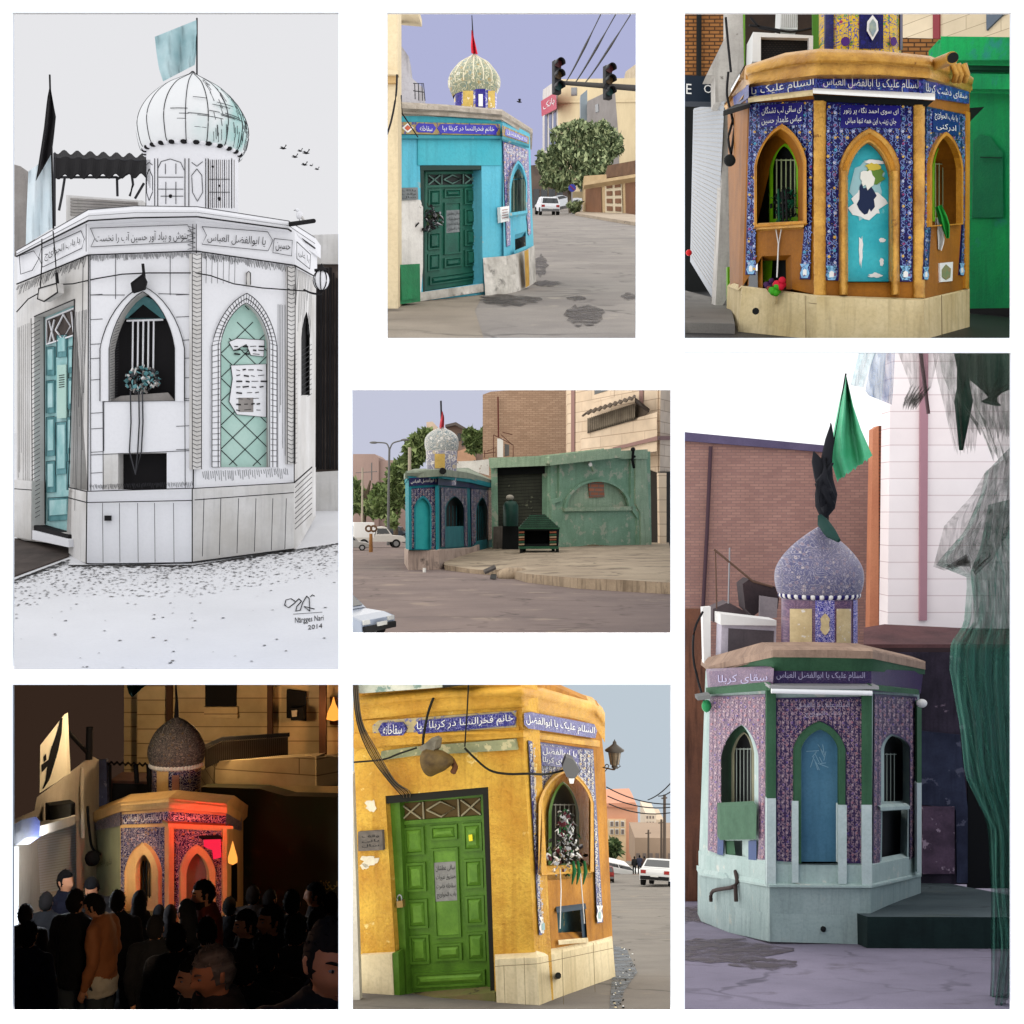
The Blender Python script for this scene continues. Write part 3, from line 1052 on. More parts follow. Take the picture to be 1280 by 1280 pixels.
 for i in range(50):
  m.ball(D.at(1120 + rnd.uniform(-22,22),LO + 150 + rnd.uniform(-50,50),-.1),.03,rnd.choice((ink,wash,thin)),5,4)
 m.build('window',root)
 m = MB()
 m.rect(D,1098,LO + 420,1124,LO + 490,.004,.01,grey)
 m.build('hatch_plate',root)
 # door
 dr = MB()
 dr.slab(A,[(100,1160),(237,1102),(214,LO + 750),(104,LO + 722)],-.16,.06,teal)
 dr.line(A,[(104,1165),(108,LO + 720)],7,paper_w,-.14)
 dr.line(A,[(120,1165),(124,LO + 710)],3,ink,-.13)
 dr.line(A,[(100,1160),(237,1104)],9,teald,-.12)
 dr = dr.build('door',root)
 tr = MB()
 tr.slab(A,[(130,1180),(236,1135),(234,1240),(130,1275)],-.145,.02,brown)
 for q in ([(140,1185),(160,1265)],[(160,1180),(140,1270)],[(165,1220),(195,1160),(222,1205),(192,1255),(165,1220)],[(225,1150),(234,1230)],[(130,1180),(236,1136),(234,1240),(130,1275),(130,1180)]):
  tr.line(A,q,5,paper_w,-.13)
 tr.build('transom',dr)
 for x0,x1,y0,y1 in ((128,158,LO + 30,LO + 140),(128,158,LO + 160,LO + 285),(128,160,LO + 300,LO + 450),(128,160,LO + 470,LO + 590),(168,205,LO - 15,LO + 70),(210,232,LO + 30,LO + 130),(210,232,LO + 150,LO + 270),(208,230,LO + 300,LO + 440),(208,228,LO + 470,LO + 580),(165,205,LO + 320,LO + 520),(135,212,LO + 610,LO + 700)):
  m = MB()
  m.rect(A,x0,y0,x1,y1,-.13,.03,teald,-.08)
  m.rect(A,x0 + 6,y0 + 10,x1 - 6,y1 - 22,-.115,.02,teal,-.08)
  m.line(A,[(x0,y1),(x0,y0),(x1,y0 - 3)],2,ink,-.11)
  m.build('door_panel',dr)
 m = MB()
 m.rect(A,170,LO + 100,204,LO + 305,-.11,.02,tealp,-.08)
 for i in range(6):
  m.line(A,[(178,LO + 140 + i * 9),(198,LO + 137 + i * 9)],2.5,ink,-.107)
 m.build('notice_plate',dr)
 m = MB()
 m.slab(A,[(75,LO + 735),(214,LO + 770),(214,LO + 800),(75,LO + 770)],.06,.3,paper_w)
 m.slab(A,[(82,LO + 715),(214,LO + 752),(214,LO + 772),(75,LO + 738)],.02,.2,ink)
 m.build('door_step',root)
 # plinth
 m = MB()
 P2 = p.pl(215,17.75,285,16.95)
 molding(m,p,[(215,LO + 570,LO + 835,17.8),(285,LO + 585,LO + 862,17.0)],[(0,.04),(1,.04)],.3,wash)
 molding(m,p,[(285,LO + 585,LO + 862,17.0),(692,LO + 573,LO + 857,17.05)],[(0,.04),(1,.04)],.3,paper_w)
 molding(m,p,[(692,LO + 573,LO + 857,17.05),(1081,LO + 551,LO + 806,18.1),(1152,LO + 490,LO + 682,20.3)],[(0,.04),(1,.04)],.3,wash)
 m.slab(A,[(5,LO + 540),(72,LO + 545),(70,LO + 772),(5,LO + 760)],.06,.2,wash)
 for pl,q in ((B,[(283,LO + 585),(692,LO + 573)]),(B,[(285,LO + 628),(692,LO + 620)]),(C,[(692,LO + 574),(1080,LO + 552)]),(C,[(700,LO + 618),(1080,LO + 590)]),(P2,[(215,LO + 570),(285,LO + 586)]),(P2,[(215,LO + 610),(285,LO + 628)]),(B,[(285,LO + 588),(282,LO + 862)]),(B,[(690,LO + 575),(690,LO + 856)]),(B,[(282,LO + 862),(420,LO + 868),(560,LO + 864),(690,LO + 857)]),(C,[(690,LO + 857),(1080,LO + 806)]),(D,[(1082,LO + 552),(1150,LO + 492)]),(A,[(5,LO + 575),(72,LO + 580)])):
  m.line(pl,q,3.4,ink,.2)
 for x in (345,410,480,545,618):
  m.line(B,[(x,LO + 630),(x + 2,LO + 858)],1.8,thin,.2)
 for x in (735,800,868,935,1000,1052):
  m.line(C,[(x,LO + 612),(x - 6,LO + 835 - (x - 735) * .09)],2.2,thin,.2)
 for y in range(LO + 540,LO + 740,20):
  m.line(D,[(1086,y + 10),(1150,y - 50)],1.8,thin,.12)
 m.rect(B,352,LO + 678,375,LO + 698,.2,.06,ink)
 m.build('plinth',root)
 # frieze with its lettering, cornice above
 m = MB()
 molding(m,p,[(18,940,1042,A.d(18)),(290,808,930,17.1),(705,793,915,17.15),(1084,838,970,18.2),(1158,914,1010,D.d(1158))],[(0,.03),(1,.03)],.3,paper_w)
 for pl,q in ((A,[(15,1043),(290,931)]),(B,[(290,931),(705,916)]),(C,[(705,916),(1084,971)]),(D,[(1084,971),(1156,1011)])): m.line(pl,q,4,ink,.06)
 car = [(B,[(298,828),(672,815),(690,850),(690,880),(300,900),(315,868)]),(C,[(728,822),(980,842),(1000,875),(982,915),(728,890),(745,855)]),(A,[(110,905),(262,838),(275,870),(265,905),(115,978),(100,940)]),(A,[(25,935),(80,915),(100,945),(75,990),(30,1005)]),(C,[(1005,868),(1075,875),(1072,935),(1000,922)]),(D,[(1092,880),(1145,930),(1142,985),(1092,945)])]
 for pl,L in car:
  m.line(pl,L + L[:1],2,thin,.05)
 for x in (282,692,706):
  m.line(B,[(x,812),(x,918)],2,ink,.054)
 for i in range(10):
  m.line(B,[(672 + (i % 2) * 30,820 + i * 9),(702 - (i % 2) * 30,829 + i * 9)],1.5,thin,.054)
 write(m,B,'بنوش و بیاد آور حسین آب را نخست',[(318,848),(672,832),(672,880),(318,888)],ink,.054)
 write(m,C,'یا ابوالفضل العباس',[(750,848),(975,862),(970,902),(748,884)],ink,.054)
 write(m,A,'یا باب الحوائج',[(122,918),(258,858),(258,896),(122,958)],ink,.054)
 write(m,C,'حسین',[(1012,880),(1068,890),(1066,922),(1010,915)],ink,.054)
 write(m,D,'یا علی',[(1098,905),(1140,938),(1140,965),(1098,935)],ink,.054)
 m.build('frieze',root)
 m = MB()
 tops = [(14,915),(290,757),(470,742),(705,745),(1030,792),(1160,862)]
 lows = [(16,940),(288,810),(470,800),(712,795),(1088,840),(1162,915)]
 pls = [A,B,B,C,C]
 cc = [(14,915,942,19.1),(290,757,810,17.1),(470,742,800,17.1),(708,745,794,17.1),(1060,800,840,18.15),(1162,864,916,20.3)]
 molding(m,p,cc,[(0,.12),(.25,.2),(.8,.2),(1,.1)],.5,paper_w)
 pls = [A,B,B,C,D]
 for i in range(5):
  a,b = cc[i],cc[i + 1]
  for t,o_,w_ in ((0,.13,2),(.8,.21,4.5),(.45,.21,1.2)):
   r = pls[i].px * w_ * .72
   m.tube([p.p(q[0],q[1] + (q[2] - q[1]) * t,q[3] - o_ - .005) for q in (a,b)],r,ink if w_ > 3 else thin,4)
 m.build('cornice',root)
 m = MB()
 q = [p.p(14,920,19.1),p.p(290,762,17.1),p.p(470,747,17.1),p.p(708,750,17.1),p.p(1060,804,18.1),p.p(1160,868,20.2),p.p(1000,790,22),p.p(480,760,22),p.p(100,880,21)]
 m.prism([q],V((0,0,-.1)),paper_w)
 m.build('roof',root)
 # drum and dome
 dd = 18.8
 dome(root,p,692,dd,[(172,960),(172,556),(176,545)],paper_w,'drum')
 dr = MB()
 u = p.unit(dd)
 cx = p.p(692,0,dd).x
 cy = Cyl(p,692,dd,172)
 for x in (525,583,597,706,720,778,786,855):
  dr.line(cy,[(x,560),(x,752)],2.4,ink,.004)
 for L in ([(597,600),(612,572),(650,562),(690,575),(703,605)],[(600,632),(700,632)],[(600,678),(700,678)],[(630,580),(630,620)],[(672,580),(672,620)],[(632,650),(632,735)],[(672,650),(672,735)],[(610,705),(700,705)],[(790,690),(850,690)],[(790,640),(850,640)],
    [(553,600),(535,630),(535,690),(553,722),(572,690),(572,630),(553,600)],[(748,600),(730,625),(733,690),(750,725),(768,690),(765,625),(748,600)],[(730,575),(748,590),(768,572)],[(535,585),(553,575),(572,585)]):
  dr.line(cy,L,2,thin,.004)
 for c in ((651,705),(820,715),(820,665),(800,592)):
  dr.ball(cy.at(*c),.028 if c[1] > 700 else .018,ink,8,5)
 for i in range(26):
  a = math.pi + math.pi * i / 25
  dr.ball(V((cx + 178 * u * math.cos(a),dd + 178 * u * math.sin(a),p.p(0,548,dd).z + .01)),(.055,.055,.035),ink if i % 2 else paper_w,8,5)
 for i,x in enumerate(range(788,862,6)):
  dr.line(cy,[(x,565),(x,750)],1.4 if i % 2 else 2.4,thin if i % 3 else grey,.003)
 for i,x in enumerate(range(522,560,6)):
  dr.line(cy,[(x,565),(x,620 + i * 9)],1.0,thin,.003)
 dr.build('drum_ornament',root)
 prof = smoothprof([(178,552),(196,530),(208,480),(210,445),(198,400),(168,350),(118,300),(62,265),(18,240),(4,226)],4)
 dome(root,p,692,dd,prof,domew)
 m = MB()
 for k in range(16):
  a = 2 * math.pi * k / 16 + .12
  m.tube([V((cx + r * u * 1.003 * math.cos(a),dd + r * u * 1.003 * math.sin(a),p.p(0,y,dd).z)) for r,y in prof],.007,ink if k % 2 else thin,4)
 rnd = random.Random(2)
 for i in range(26):
  y = rnd.uniform(380,540)
  r = 208 if y > 430 else 190
  a0 = rnd.uniform(4.4,5.6)
  l = rnd.uniform(.15,.45)
  rr = [q for q in prof if abs(q[1] - y) < 20]
  r = rr[0][0] if rr else r
  m.tube([V((cx + (r * u + .004) * math.cos(a0 + l * t / 5),dd + (r * u + .004) * math.sin(a0 + l * t / 5),p.p(0,y,dd).z)) for t in range(6)],.005,thin,4)
 for k in range(70):
  a = rnd.uniform(-.95,.25); q = rnd.randrange(3,26); r_,y_ = prof[q]; r2,y2 = prof[min(q + 3,len(prof) - 1)]
  m.tube([V((cx + (r_ * u + .006) * math.cos(a),dd + (r_ * u + .006) * math.sin(a),p.p(0,y_,dd).z)),V((cx + (r2 * u + .006) * math.cos(a - .03),dd + (r2 * u + .006) * math.sin(a - .03),p.p(0,y2,dd).z))],.004,thin,4)
 for y in (500,512,535):
  r = [q for q in prof if abs(q[1] - y) < 22][0][0]
  m.tube([V((cx + (r * u + .01) * math.cos(a / 40 * 6.2832),dd + (r * u + .01) * math.sin(a / 40 * 6.2832),p.p(0,y,dd).z)) for a in range(41)],.006,thin,4)
 m.build('dome_rib',root)
 # flags
 fl = thing('flag','pale blue green flag flying from the pole on the drawn dome','flag',p.p(700,235,dd))
 m = MB(); m.tube([p.p(708,245,dd),p.p(708,20,dd)],.012,ink,6); m.build('pole',fl)
 m = MB(); cloth(m,p,[(546,92),(552,150),(562,215),(578,264)],[(706,28),(707,90),(706,150),(700,200)],dd,flagm,2,.12)
 m.build('cloth',fl)
 fl = thing('flag','black pennant above a pale blue cloth on a leaning pole over the drawn wall','flag',p.p(155,820,18.5))
 m = MB(); m.tube([p.p(142,238,18.5),p.p(150,540,18.5),p.p(156,830,18.5)],.014,ink,6); m.build('pole',fl)
 m = MB(); cloth(m,p,[(140,290),(132,330),(120,440),(108,520),(88,648)],[(146,290),(160,370),(166,400),(158,480),(150,540)],18.45,ink,2,.05)
 m.build('cloth',fl)
 m = MB(); cloth(m,p,[(60,610),(56,700),(52,800),(50,892)],[(150,545),(152,640),(155,740),(156,825)],18.6,pale,2,.05)
 m.build('cloth',fl)
 # awning behind
 aw = thing('awning','black scalloped awning on thin posts behind the drawn shrine roof','awning',p.p(340,745,21))
 m = MB()
 rows = []
 for i in range(49):
  x = 160 + i * 7.6
  s = 9 * math.sin(i * .95)
  rows.append([p.p(x,536 + s + i * .35,22.0),p.p(x + 6,556 + s * .3 + i * .3,21),p.p(x * .97 + 8,630 + s * 1.1 - i * .1,20.6)])
 m.grid([list(r) for r in zip(*rows)],ink,False)
 m.build('canopy',aw,solid=.02)
 m = MB()
 for q in ([(160,540),(160,820)],[(400,630),(402,705)],[(515,570),(515,740)],[(160,560),(530,570)],[(400,640),(520,575)],[(165,632),(400,632)],[(455,610),(462,660),(450,705)],[(505,655),(470,715)],[(200,635),(190,700),(178,760)]):
  m.tube([p.p(x,y,21) for x,y in q],.022,thin,5)
 m.build('frame',aw)
 cb = thing('cooler_box','grey shuttered cooler box under the drawn black awning','cooler',p.p(340,790,20.5))
 pl = p.front(20.5)
 m = MB(); m.slab(pl,[(205,700),(500,722),(500,800),(205,810)],0,.5,wash); m.build('casing',cb)
 m = MB()
 for i in range(6):
  m.line(pl,[(222,716 + i * 12),(480,732 + i * 9)],7,grey,.01)
 m.build('louvre',cb)
 # left neighbour strip, right dark doorway wall
 pl = p.front(22)
 nb_ = thing('building','narrow brown washed wall edge beside the drawn flag pole','building',p.p(20,900,22))
 m = MB(); m.slab(pl,[(-6,580),(30,590),(50,640),(52,905),(-6,930)],0,.4,grey); m.build('wall',nb_)
 nb_ = thing('building','dark shaded doorway wall with pale base behind the drawn lantern','building',p.p(1200,LO + 760,22.5))
 pl = p.front(22.3)
 m = MB()
 m.slab(pl,[(1120,855),(1262,850),(1262,965),(1120,965)],.05,.4,wash)
 m.slab(pl,[(1120,965),(1262,965),(1262,LO + 515),(1120,LO + 515)],0,.4,brown)
 m.build('wall',nb_)
 m = MB(); m.slab(pl,[(1100,LO + 515),(1262,LO + 505),(1262,LO + 760),(1080,LO + 765)],.12,.5,wash); m.build('plinth',nb_)
 m = MB()
 for i in range(9):
  m.line(pl,[(1150 + i * 12,980 + (i % 3) * 20),(1148 + i * 12,LO + 500)],5 if i % 3 else 9,ink,.01)
 m.build('shutter',nb_)
 # lantern on its bracket
 ln = thing('wall_lantern','round glass lantern on a curled bracket at the drawn shrine corner','lantern',p.p(1185,1080,17.6))
 d = 17.6
 c = p.p(1187,1028,d)
 m = MB(); m.ball(c,(.11,.11,.14),paper_w,16,10); m.build('globe',ln)
 m = MB()
 for k in range(8):
  a = k * math.pi / 4
  m.tube([c + V((.115 * math.sin(t * .314) * math.cos(a),.115 * math.sin(t * .314) * math.sin(a),.145 * math.cos(t * .314))) for t in range(11)],.008,ink,4)
 m.tube([p.p(1160,990,d),p.p(1215,985,d)],.02,ink); m.lathe(c,[(.1,.12),(.02,.2),(.004,.23)],ink,10)
 m.build('cage',ln)
 m = MB(); m.tube([p.p(1120,1065,18.2),p.p(1150,1078,d),p.p(1185,1080,d),p.p(1190,1060,d)],.014,ink); m.build('bracket',ln)
 # floodlights and cable
 for pts,lab in (([(455,1040),(500,1005),(512,1030),(505,1060),(460,1075)],'small black floodlight above the drawn barred window'),([(100,1060),(168,1040),(172,1075),(120,1110),(95,1100)],'small floodlight above the drawn teal door')):
  fl = thing('floodlight',lab,'floodlight',B.at(pts[0][0],pts[0][1],.2))
  pl = B if pts[0][0] > 300 else A
  m = MB(); m.slab(pl,pts,.2,.09,ink if pl is B else wash); m.line(pl,pts + pts[:1],4,ink,.205); m.build('housing',fl)
  m = MB(); m.line(pl,[(pts[1][0],pts[1][1] - 40),(pts[1][0] + 6,pts[1][1] + 20)],9,ink,.12); m.build('bracket',fl)
 m = MB()
 m.tube([A.at(15,1150,.1),A.at(60,1100,.1),A.at(160,1045,.1),A.at(230,1042,.1),B.at(320,1022,.06),B.at(420,1005,.06),B.at(520,1000,.06),B.at(700,1000,.06),C.at(760,1010,.08),C.at(850,1042,.08),C.at(960,1058,.08),C.at(1130,1070,.08)],.009,ink,5)
 m.tube([A.at(112,870,.25),A.at(112,960,.1),A.at(105,1070,.12)],.009,ink,5)
 m.tube([A.at(155,840,.25),A.at(165,960,.1),A.at(168,1050,.12)],.009,ink,5)
 tag(m.build('cable'),'black sagging cable strung across the drawn shrine walls','cable')
 m = MB(); m.rect(C,900,998,915,1048,.04,.06,wash); m.line(C,[(898,1045),(900,1000),(907,994),(914,1000),(915,1045)],2.5,ink,.045)
 tag(m.build('wall_hook'),'tiny drawn hook on the wall above the teal panel','hook')
 # roof spout with a bird, birds in the sky
 m = MB(); m.tube([p.p(1030,818,18.3),p.p(1158,800,17.3)],[.035,.03],ink,8)
 tag(m.build('roof_spout'),'black rain spout jutting from the drawn cornice','spout')
 def bird(name,lab,grp,x,y,s,d,sit=False):
  m = MB()
  c = p.p(x,y,d); u = p.unit(d) * s
  if sit:
   m.ball(c,(.9 * u,.7 * u,1.1 * u),paper_w,8,6); m.ball(c + V((-.55 * u,0,1.3 * u)),.5 * u,paper_w,8,6)
   m.tube([c + V((-.9 * u,0,1.3 * u)),c + V((-1.5 * u,0,1.2 * u))],[.2 * u,.02 * u],ink,5)
   m.tube([c + V((.5 * u,0,-.4 * u)),c + V((1.6 * u,0,-1.8 * u))],[.45 * u,.15 * u],wash,6)
   m.tube([c + V((0,0,-1 * u)),c + V((.1 * u,0,-2.2 * u))],.1 * u,ink,4)
  else:
   m.tube([c + V((-1.1 * u,0,.1 * u)),c,c + V((.9 * u,0,.0))],[.06 * u,.3 * u,.08 * u],ink,6)
   m.face([c + V((-.3 * u,0,.1 * u)),c + V((.35 * u,0,.1 * u)),c + V((-.6 * u,1.2 * u,1.0 * u)),c + V((-1.2 * u,1.4 * u,.9 * u))],ink)
   m.face([c + V((-.3 * u,0,.1 * u)),c + V((.35 * u,0,.1 * u)),c + V((.9 * u,-1.2 * u,.9 * u)),c + V((1.3 * u,-1.4 * u,.6 * u))],ink)
  tag(m.build(name),lab,'bird',grp)
 for i,(x,y,s) in enumerate(((1040,522,13),(1085,555,12),(1105,532,10),(1128,540,14),(1122,585,12),(1148,588,7),(1170,602,9))):
  bird('bird','tiny ink bird of the flock gliding beside the drawn dome','flying ink birds',x,y,s,19)
 bird('bird','small bird perched on the drawn rain spout',None,1102,778,15,17.8,True)
 # street edge on the left, specks of gravel, signature
 m = MB()
 m.prism([[p.g(-20,LO + 770,.02),p.g(75,LO + 772,.02),p.g(216,LO + 800,.02),p.g(216,LO + 838,.02),p.g(-20,LO + 925,.02)]],V((0,0,-.04)),brown)
 tag(m.build('gutter'),None,None,None,'structure')
 m = MB()
 rnd = random.Random(7)
 for i in range(2600):
  t = rnd.random() ** 3.0
  x = rnd.uniform(0,1255)
  base = LO + (870 if x < 690 else 870 - (x - 690) * .15)
  if x < 215: base = LO + 930 - x * .38
  y = base + t * (1275 - 870) * (1 if rnd.random() < .09 else .3)
  if y > LO + 1290: continue
  q = p.g(x,y,.004); s = rnd.uniform(.008,.03) * (1.1 if t < .1 else .75)
  a = rnd.uniform(0,3)
  m.face([q + V((s * math.cos(a + k * 1.57),s * 1.6 * math.sin(a + k * 1.57),.004)) for k in range(4)],rnd.choice((ink,thin,grey,grey)))
 tag(m.build('gravel_specks'),'scattered ink specks of gravel',None,None,'stuff')
 class Gr:
  px = p.unit(12.6)
  @staticmethod
  def at(x,y,off=0): return p.g(x,y,off + .004)
 m = MB()
 y0 = LO
 sp = [(1085,y0 + 1010),(1070,y0 + 1000),(1050,y0 + 1005),(1045,y0 + 1025),(1060,y0 + 1035),(1080,y0 + 1020),(1100,y0 + 1000),(1110,y0 + 1010),(1092,y0 + 1030),(1088,y0 + 1048),(1105,y0 + 1045),(1115,y0 + 1015),(1130,y0 + 990),(1140,y0 + 1000),(1142,y0 + 1048),(1120,y0 + 1030),(1160,y0 + 1040)]
 m.line(Gr,sp,3,ink)
 m.line(Gr,[(1078,y0 + 1060),(1190,y0 + 1052)],2,ink)
 m.line(Gr,[(1145,y0 + 992),(1152,y0 + 985),(1160,y0 + 990)],3,ink)
 write(m,Gr,'Nargges Nari',[(1085,y0 + 1072),(1195,y0 + 1062),(1195,y0 + 1088),(1085,y0 + 1100)],ink,0.002,False)
 write(m,Gr,'2014',[(1135,y0 + 1102),(1190,y0 + 1094),(1190,y0 + 1112),(1135,y0 + 1118)],ink,0.002,False)
 tag(m.build('signature'),'handwritten ink signature and year on the pale ground of the drawing','signature')
scene_drawing()
MB.lw = 1.0

# =====================================================================
# scene 2: the cyan shrine at a street corner with traffic lights
# =====================================================================
LEAF = [plain('leaf dark',(.03,.055,.02,1),.6,var=.6),plain('leaf mid',(.06,.1,.035,1),.6,var=.6),plain('leaf pale',(.13,.17,.07,1),.6,var=.6)]
BARK = paint('bark',(.12,.09,.06,1),(.06,.045,.03,1),None,ns=4,bump=.6)
WIRE = plain('black wire',(.012,.012,.013,1),.6)
SIGNW = plain('white enamel',(.75,.75,.72,1),.4)
TILE_BLUE = mosaic('blue floral tile',rgb(22,20,95),rgb(190,190,215),rgb(225,190,60),rgb(70,150,185),rgb(175,95,140),1.0)

def frieze_band(m,pl,L,tile,white_,texts,off=.03):
 m.slab(pl,L,off,.05,tile)
 for t,q in texts:
  write(m,pl,t,q,white_,off + .004)

def scene_cyan():
 p = Pan(480,12,3.078,422.5,11.6,245)
 sky_cell((430,-170,850,434),260,emit('sky lavender',rgb(176,180,216,1 / EXPO)),emit('sky lavender fill',(.96,.95,.96,1),1.32))
 cyan = paint('cyan paint',rgb(78,166,188),rgb(98,176,192),rgb(150,158,146),thr=.62,ns=1.1,streak=.4,sc=rgb(62,120,132))
 cyan2 = paint('greener cyan paint',rgb(58,156,170),rgb(76,164,176),None,ns=1.1,streak=.3)
 cyand = paint('weathered cyan',rgb(30,120,135),rgb(70,140,150),rgb(160,165,150),thr=.6,ns=1.4)
 capm = paint('cement cap',rgb(176,166,152),rgb(140,130,116),None,ns=4,streak=.1,bump=.8)
 whitew = paint('flaking whitewash',rgb(215,212,205),rgb(190,185,178),rgb(70,65,60),thr=.63,ns=1.6,streak=.4)
 dirtyw = paint('dirty white plinth',rgb(205,200,190),rgb(140,135,125),rgb(30,28,27),thr=.57,ns=2.4,streak=.0,soft=.16)
 green = paint('dark green door paint',rgb(24,72,58),rgb(34,92,74),None,ns=2,streak=.3,rough=.45)
 greenp = paint('green raised panel',rgb(30,92,74),rgb(22,66,54),None,ns=3,rough=.4)
 gbox = paint('bright green paint',rgb(20,120,70),rgb(14,95,55),None,ns=2,streak=.3,rough=.4)
 dark = plain('dark transom',(.015,.02,.018,1),.6)
 paper = paint('printed grey sheet',rgb(120,125,125),rgb(95,100,100),None,ns=6)
 ink = plain('notice ink',(.03,.03,.03,1),.7)
 cream = paint('cream plaster wall',rgb(206,190,156),rgb(190,172,138),None,ns=.7,streak=.3)
 asph = ground_mat('worn asphalt',rgb(136,130,122),rgb(112,106,101),rgb(150,142,128),.6)
 p.ground('road',asph,430,850,10.07,260)
 m = MB()
 m.prism([[p.g(x,y,.004) for x,y in ((-120,1300),(-120,1120),(150,1118),(385,1092),(350,1160),(395,1300))]],None,ground_mat('concrete apron',rgb(140,130,115),rgb(115,106,94),rgb(70,64,58),.6))
 tag(m.build('pavement'),None,None,None,'structure')
 m = MB()
 rnd = random.Random(3)
 def blob(cx,cy,rx,ry,n=26,j=.25):
  return [p.g(cx + rx * math.cos(k * 6.283 / n) * rnd.uniform(1 - j,1 + j),cy + ry * math.sin(k * 6.283 / n) * rnd.uniform(1 - j,1 + j),.009) for k in range(n)]
 oil = stain_mat('oil soaked asphalt',rgb(56,48,42),.75)
 for q in ((775,1178,72,42),(740,1112,34,9),(630,1055,55,12),(480,1120,110,22),(600,985,30,40),(945,1105,28,14)):
  m.prism([blob(*q)],None,oil)
 tag(m.build('road_stain'),None,None,None,'structure')
 # ---- shrine
 A,B = p.pl(55,15.3,455,17.0),Plane3(p,(455,385,17.0),(466,1095,17.0),(582,700,19.3))
 root = thing('shrine','bright cyan corner shrine with dark green panelled door under a gold green dome','shrine',p.g(440,1090))
 door = [(140,600),(375,597),(380,1052),(150,1086)]
 wn = arch(489,546,782,672,516,590,775,665)
 ni = [(503,866),(545,853),(547,915),(505,936)]
 m = MB()
 m.slab(A,[[(52,380),(455,405),(462,1095),(60,1132)],door],0,.3,cyan)
 m.slab(B,[[(455,405),(560,455),(580,1040),(462,1095)],wn,ni],0,.3,cyan)
 m.build('wall',root)
 m = MB()
 m.rect(A,130,498,452,598,.012,.02,cyan2,.005)
 m.slab(A,[(52,483),(455,486),(455,497),(52,496)],.06,.1,cyand)
 m.slab(B,[(455,486),(558,518),(558,526),(455,497)],.06,.1,cyand)
 m.build('lintel_band',root)
 m = MB()
 gold = paint('ochre tile',rgb(170,150,100),rgb(140,120,80),rgb(70,70,130),thr=.55,ns=6)
 frieze_band(m,A,[(62,432),(447,440),(447,484),(62,478)],gold,SIGNW,[])
 frieze_band(m,B,[(455,445),(558,490),(558,517),(455,484)],gold,SIGNW,[])
 blue = paint('cobalt glaze',rgb(48,42,150),rgb(60,55,170),None,ns=4,rough=.25)
 m.slab(A,[(122,452),(132,437),(190,440),(200,456),(190,473),(132,472)],.036,.01,blue)
 m.slab(A,[(205,456),(218,440),(428,444),(440,462),(428,481),(218,475)],.036,.01,blue)
 m.slab(B,[(468,458),(552,494),(552,512),(466,482)],.036,.01,blue)
 m.slab(A,[(70,455),(92,436),(115,455),(92,474)],.036,.01,SIGNW)
 m.slab(A,[(80,455),(92,444),(105,455),(92,466)],.042,.01,plain('rose tile',rgb(190,90,60),.4))
 write(m,A,'سقاخانه',[(138,446),(186,448),(186,468),(138,466)],SIGNW,.04)
 write(m,A,'خانم فخرالنسا در کربلا بپا',[(225,446),(424,450),(424,477),(225,471)],SIGNW,.04)
 write(m,B,'یا ابوالفضل',[(474,464),(548,497),(548,509),(474,480)],SIGNW,.04)
 m.build('frieze',root)
 m = MB()
 molding(m,p,[(40,354,378,15.2),(250,366,388,16.1),(453,384,404,16.95),(572,460,476,19.3)],[(0,.2),(.3,.27),(1,.27)],.6,capm,.006,5)
 molding(m,p,[(45,374,405,15.3),(250,385,418,16.15),(450,400,432,17.0),(566,472,490,19.3)],[(0,.24),(.35,.2),(.7,.1),(1,.06)],.3,cyand,.003,4,2,True)
 molding(m,p,[(50,402,434,15.3),(450,430,440,17.0),(562,484,492,19.3)],[(0,.05),(1,.035)],.3,cyan2)
 m.build('cornice',root)
 m = MB()
 m.prism([[p.p(45,358,15.1),p.p(452,388,16.8),p.p(568,464,19.2),p.p(540,440,22),p.p(120,362,20)]],V((0,0,-.12)),capm)
 m.build('roof',root)
 # tile panel, arched niche
 m = MB()
 tile = mosaic('blue tile street',rgb(32,26,110),rgb(70,60,150),rgb(60,50,140),rgb(50,50,140),rgb(80,60,140),.8,vs=.5)
 m.slab(B,tile_frame((458,505),(556,540),(566,862),(556,868),arch(486,549,800,672,517,578,790,662),(487,905),(472,912)),.012,.02,tile)
 arabesque(m,B,tile_frame((460,508),(554,542),(564,858),(557,864),arch(486,549,800,672,517,578,790,662),(487,900),(473,908)),12,.016,plain('pale stem',rgb(190,180,200),.3),(plain('yellow glaze',rgb(215,170,60),.3),plain('rose glaze',rgb(190,110,110),.3),plain('white glaze',rgb(205,205,210),.3)),2)
 write(m,B,'السلام علیک',[(470,530),(548,558),(548,580),(470,556)],SIGNW,.02)
 m.build('tile_panel',root)
 m = MB()
 a_ = arch(484,551,786,672,517,582,778,662)
 m.slab(B,[a_,wn],.05,.06,cyan)
 m.slab(B,[(482,782),(552,772),(552,782),(482,794)],.12,.14,cyan)
 m.build('arch_trim',root)
 m = MB()
 m.slab(B,wn,-.2,.03,paint('grey shutter',rgb(105,130,110),rgb(60,80,70),None,ns=3))
 wd = m.build('window',root)
 m = MB()
 for x in (500,512,524,536):
  m.line(B,[(x,640),(x,776)],3,plain('window bar',rgb(150,150,130),.5),-.15,6)
 m.line(B,[(490,655),(546,648)],3,cyan,-.15,6)
 m.build('bars',wd)
 m = MB()
 m.slab(B,ni,-.18,.03,paint('rusty niche',rgb(70,50,38),rgb(30,25,22),rgb(150,140,120),thr=.6,ns=5))
 m.slab(B,[(500,928),(548,908),(550,920),(502,942)],.05,.2,cyan)
 m.build('niche',root)
 m = MB()
 m.slab(A,[(56,735),(90,728),(140,732),(150,760),(150,990),(140,1124),(62,1128),(58,900)],.006,.01,whitew)
 m.build('white_patch',root)
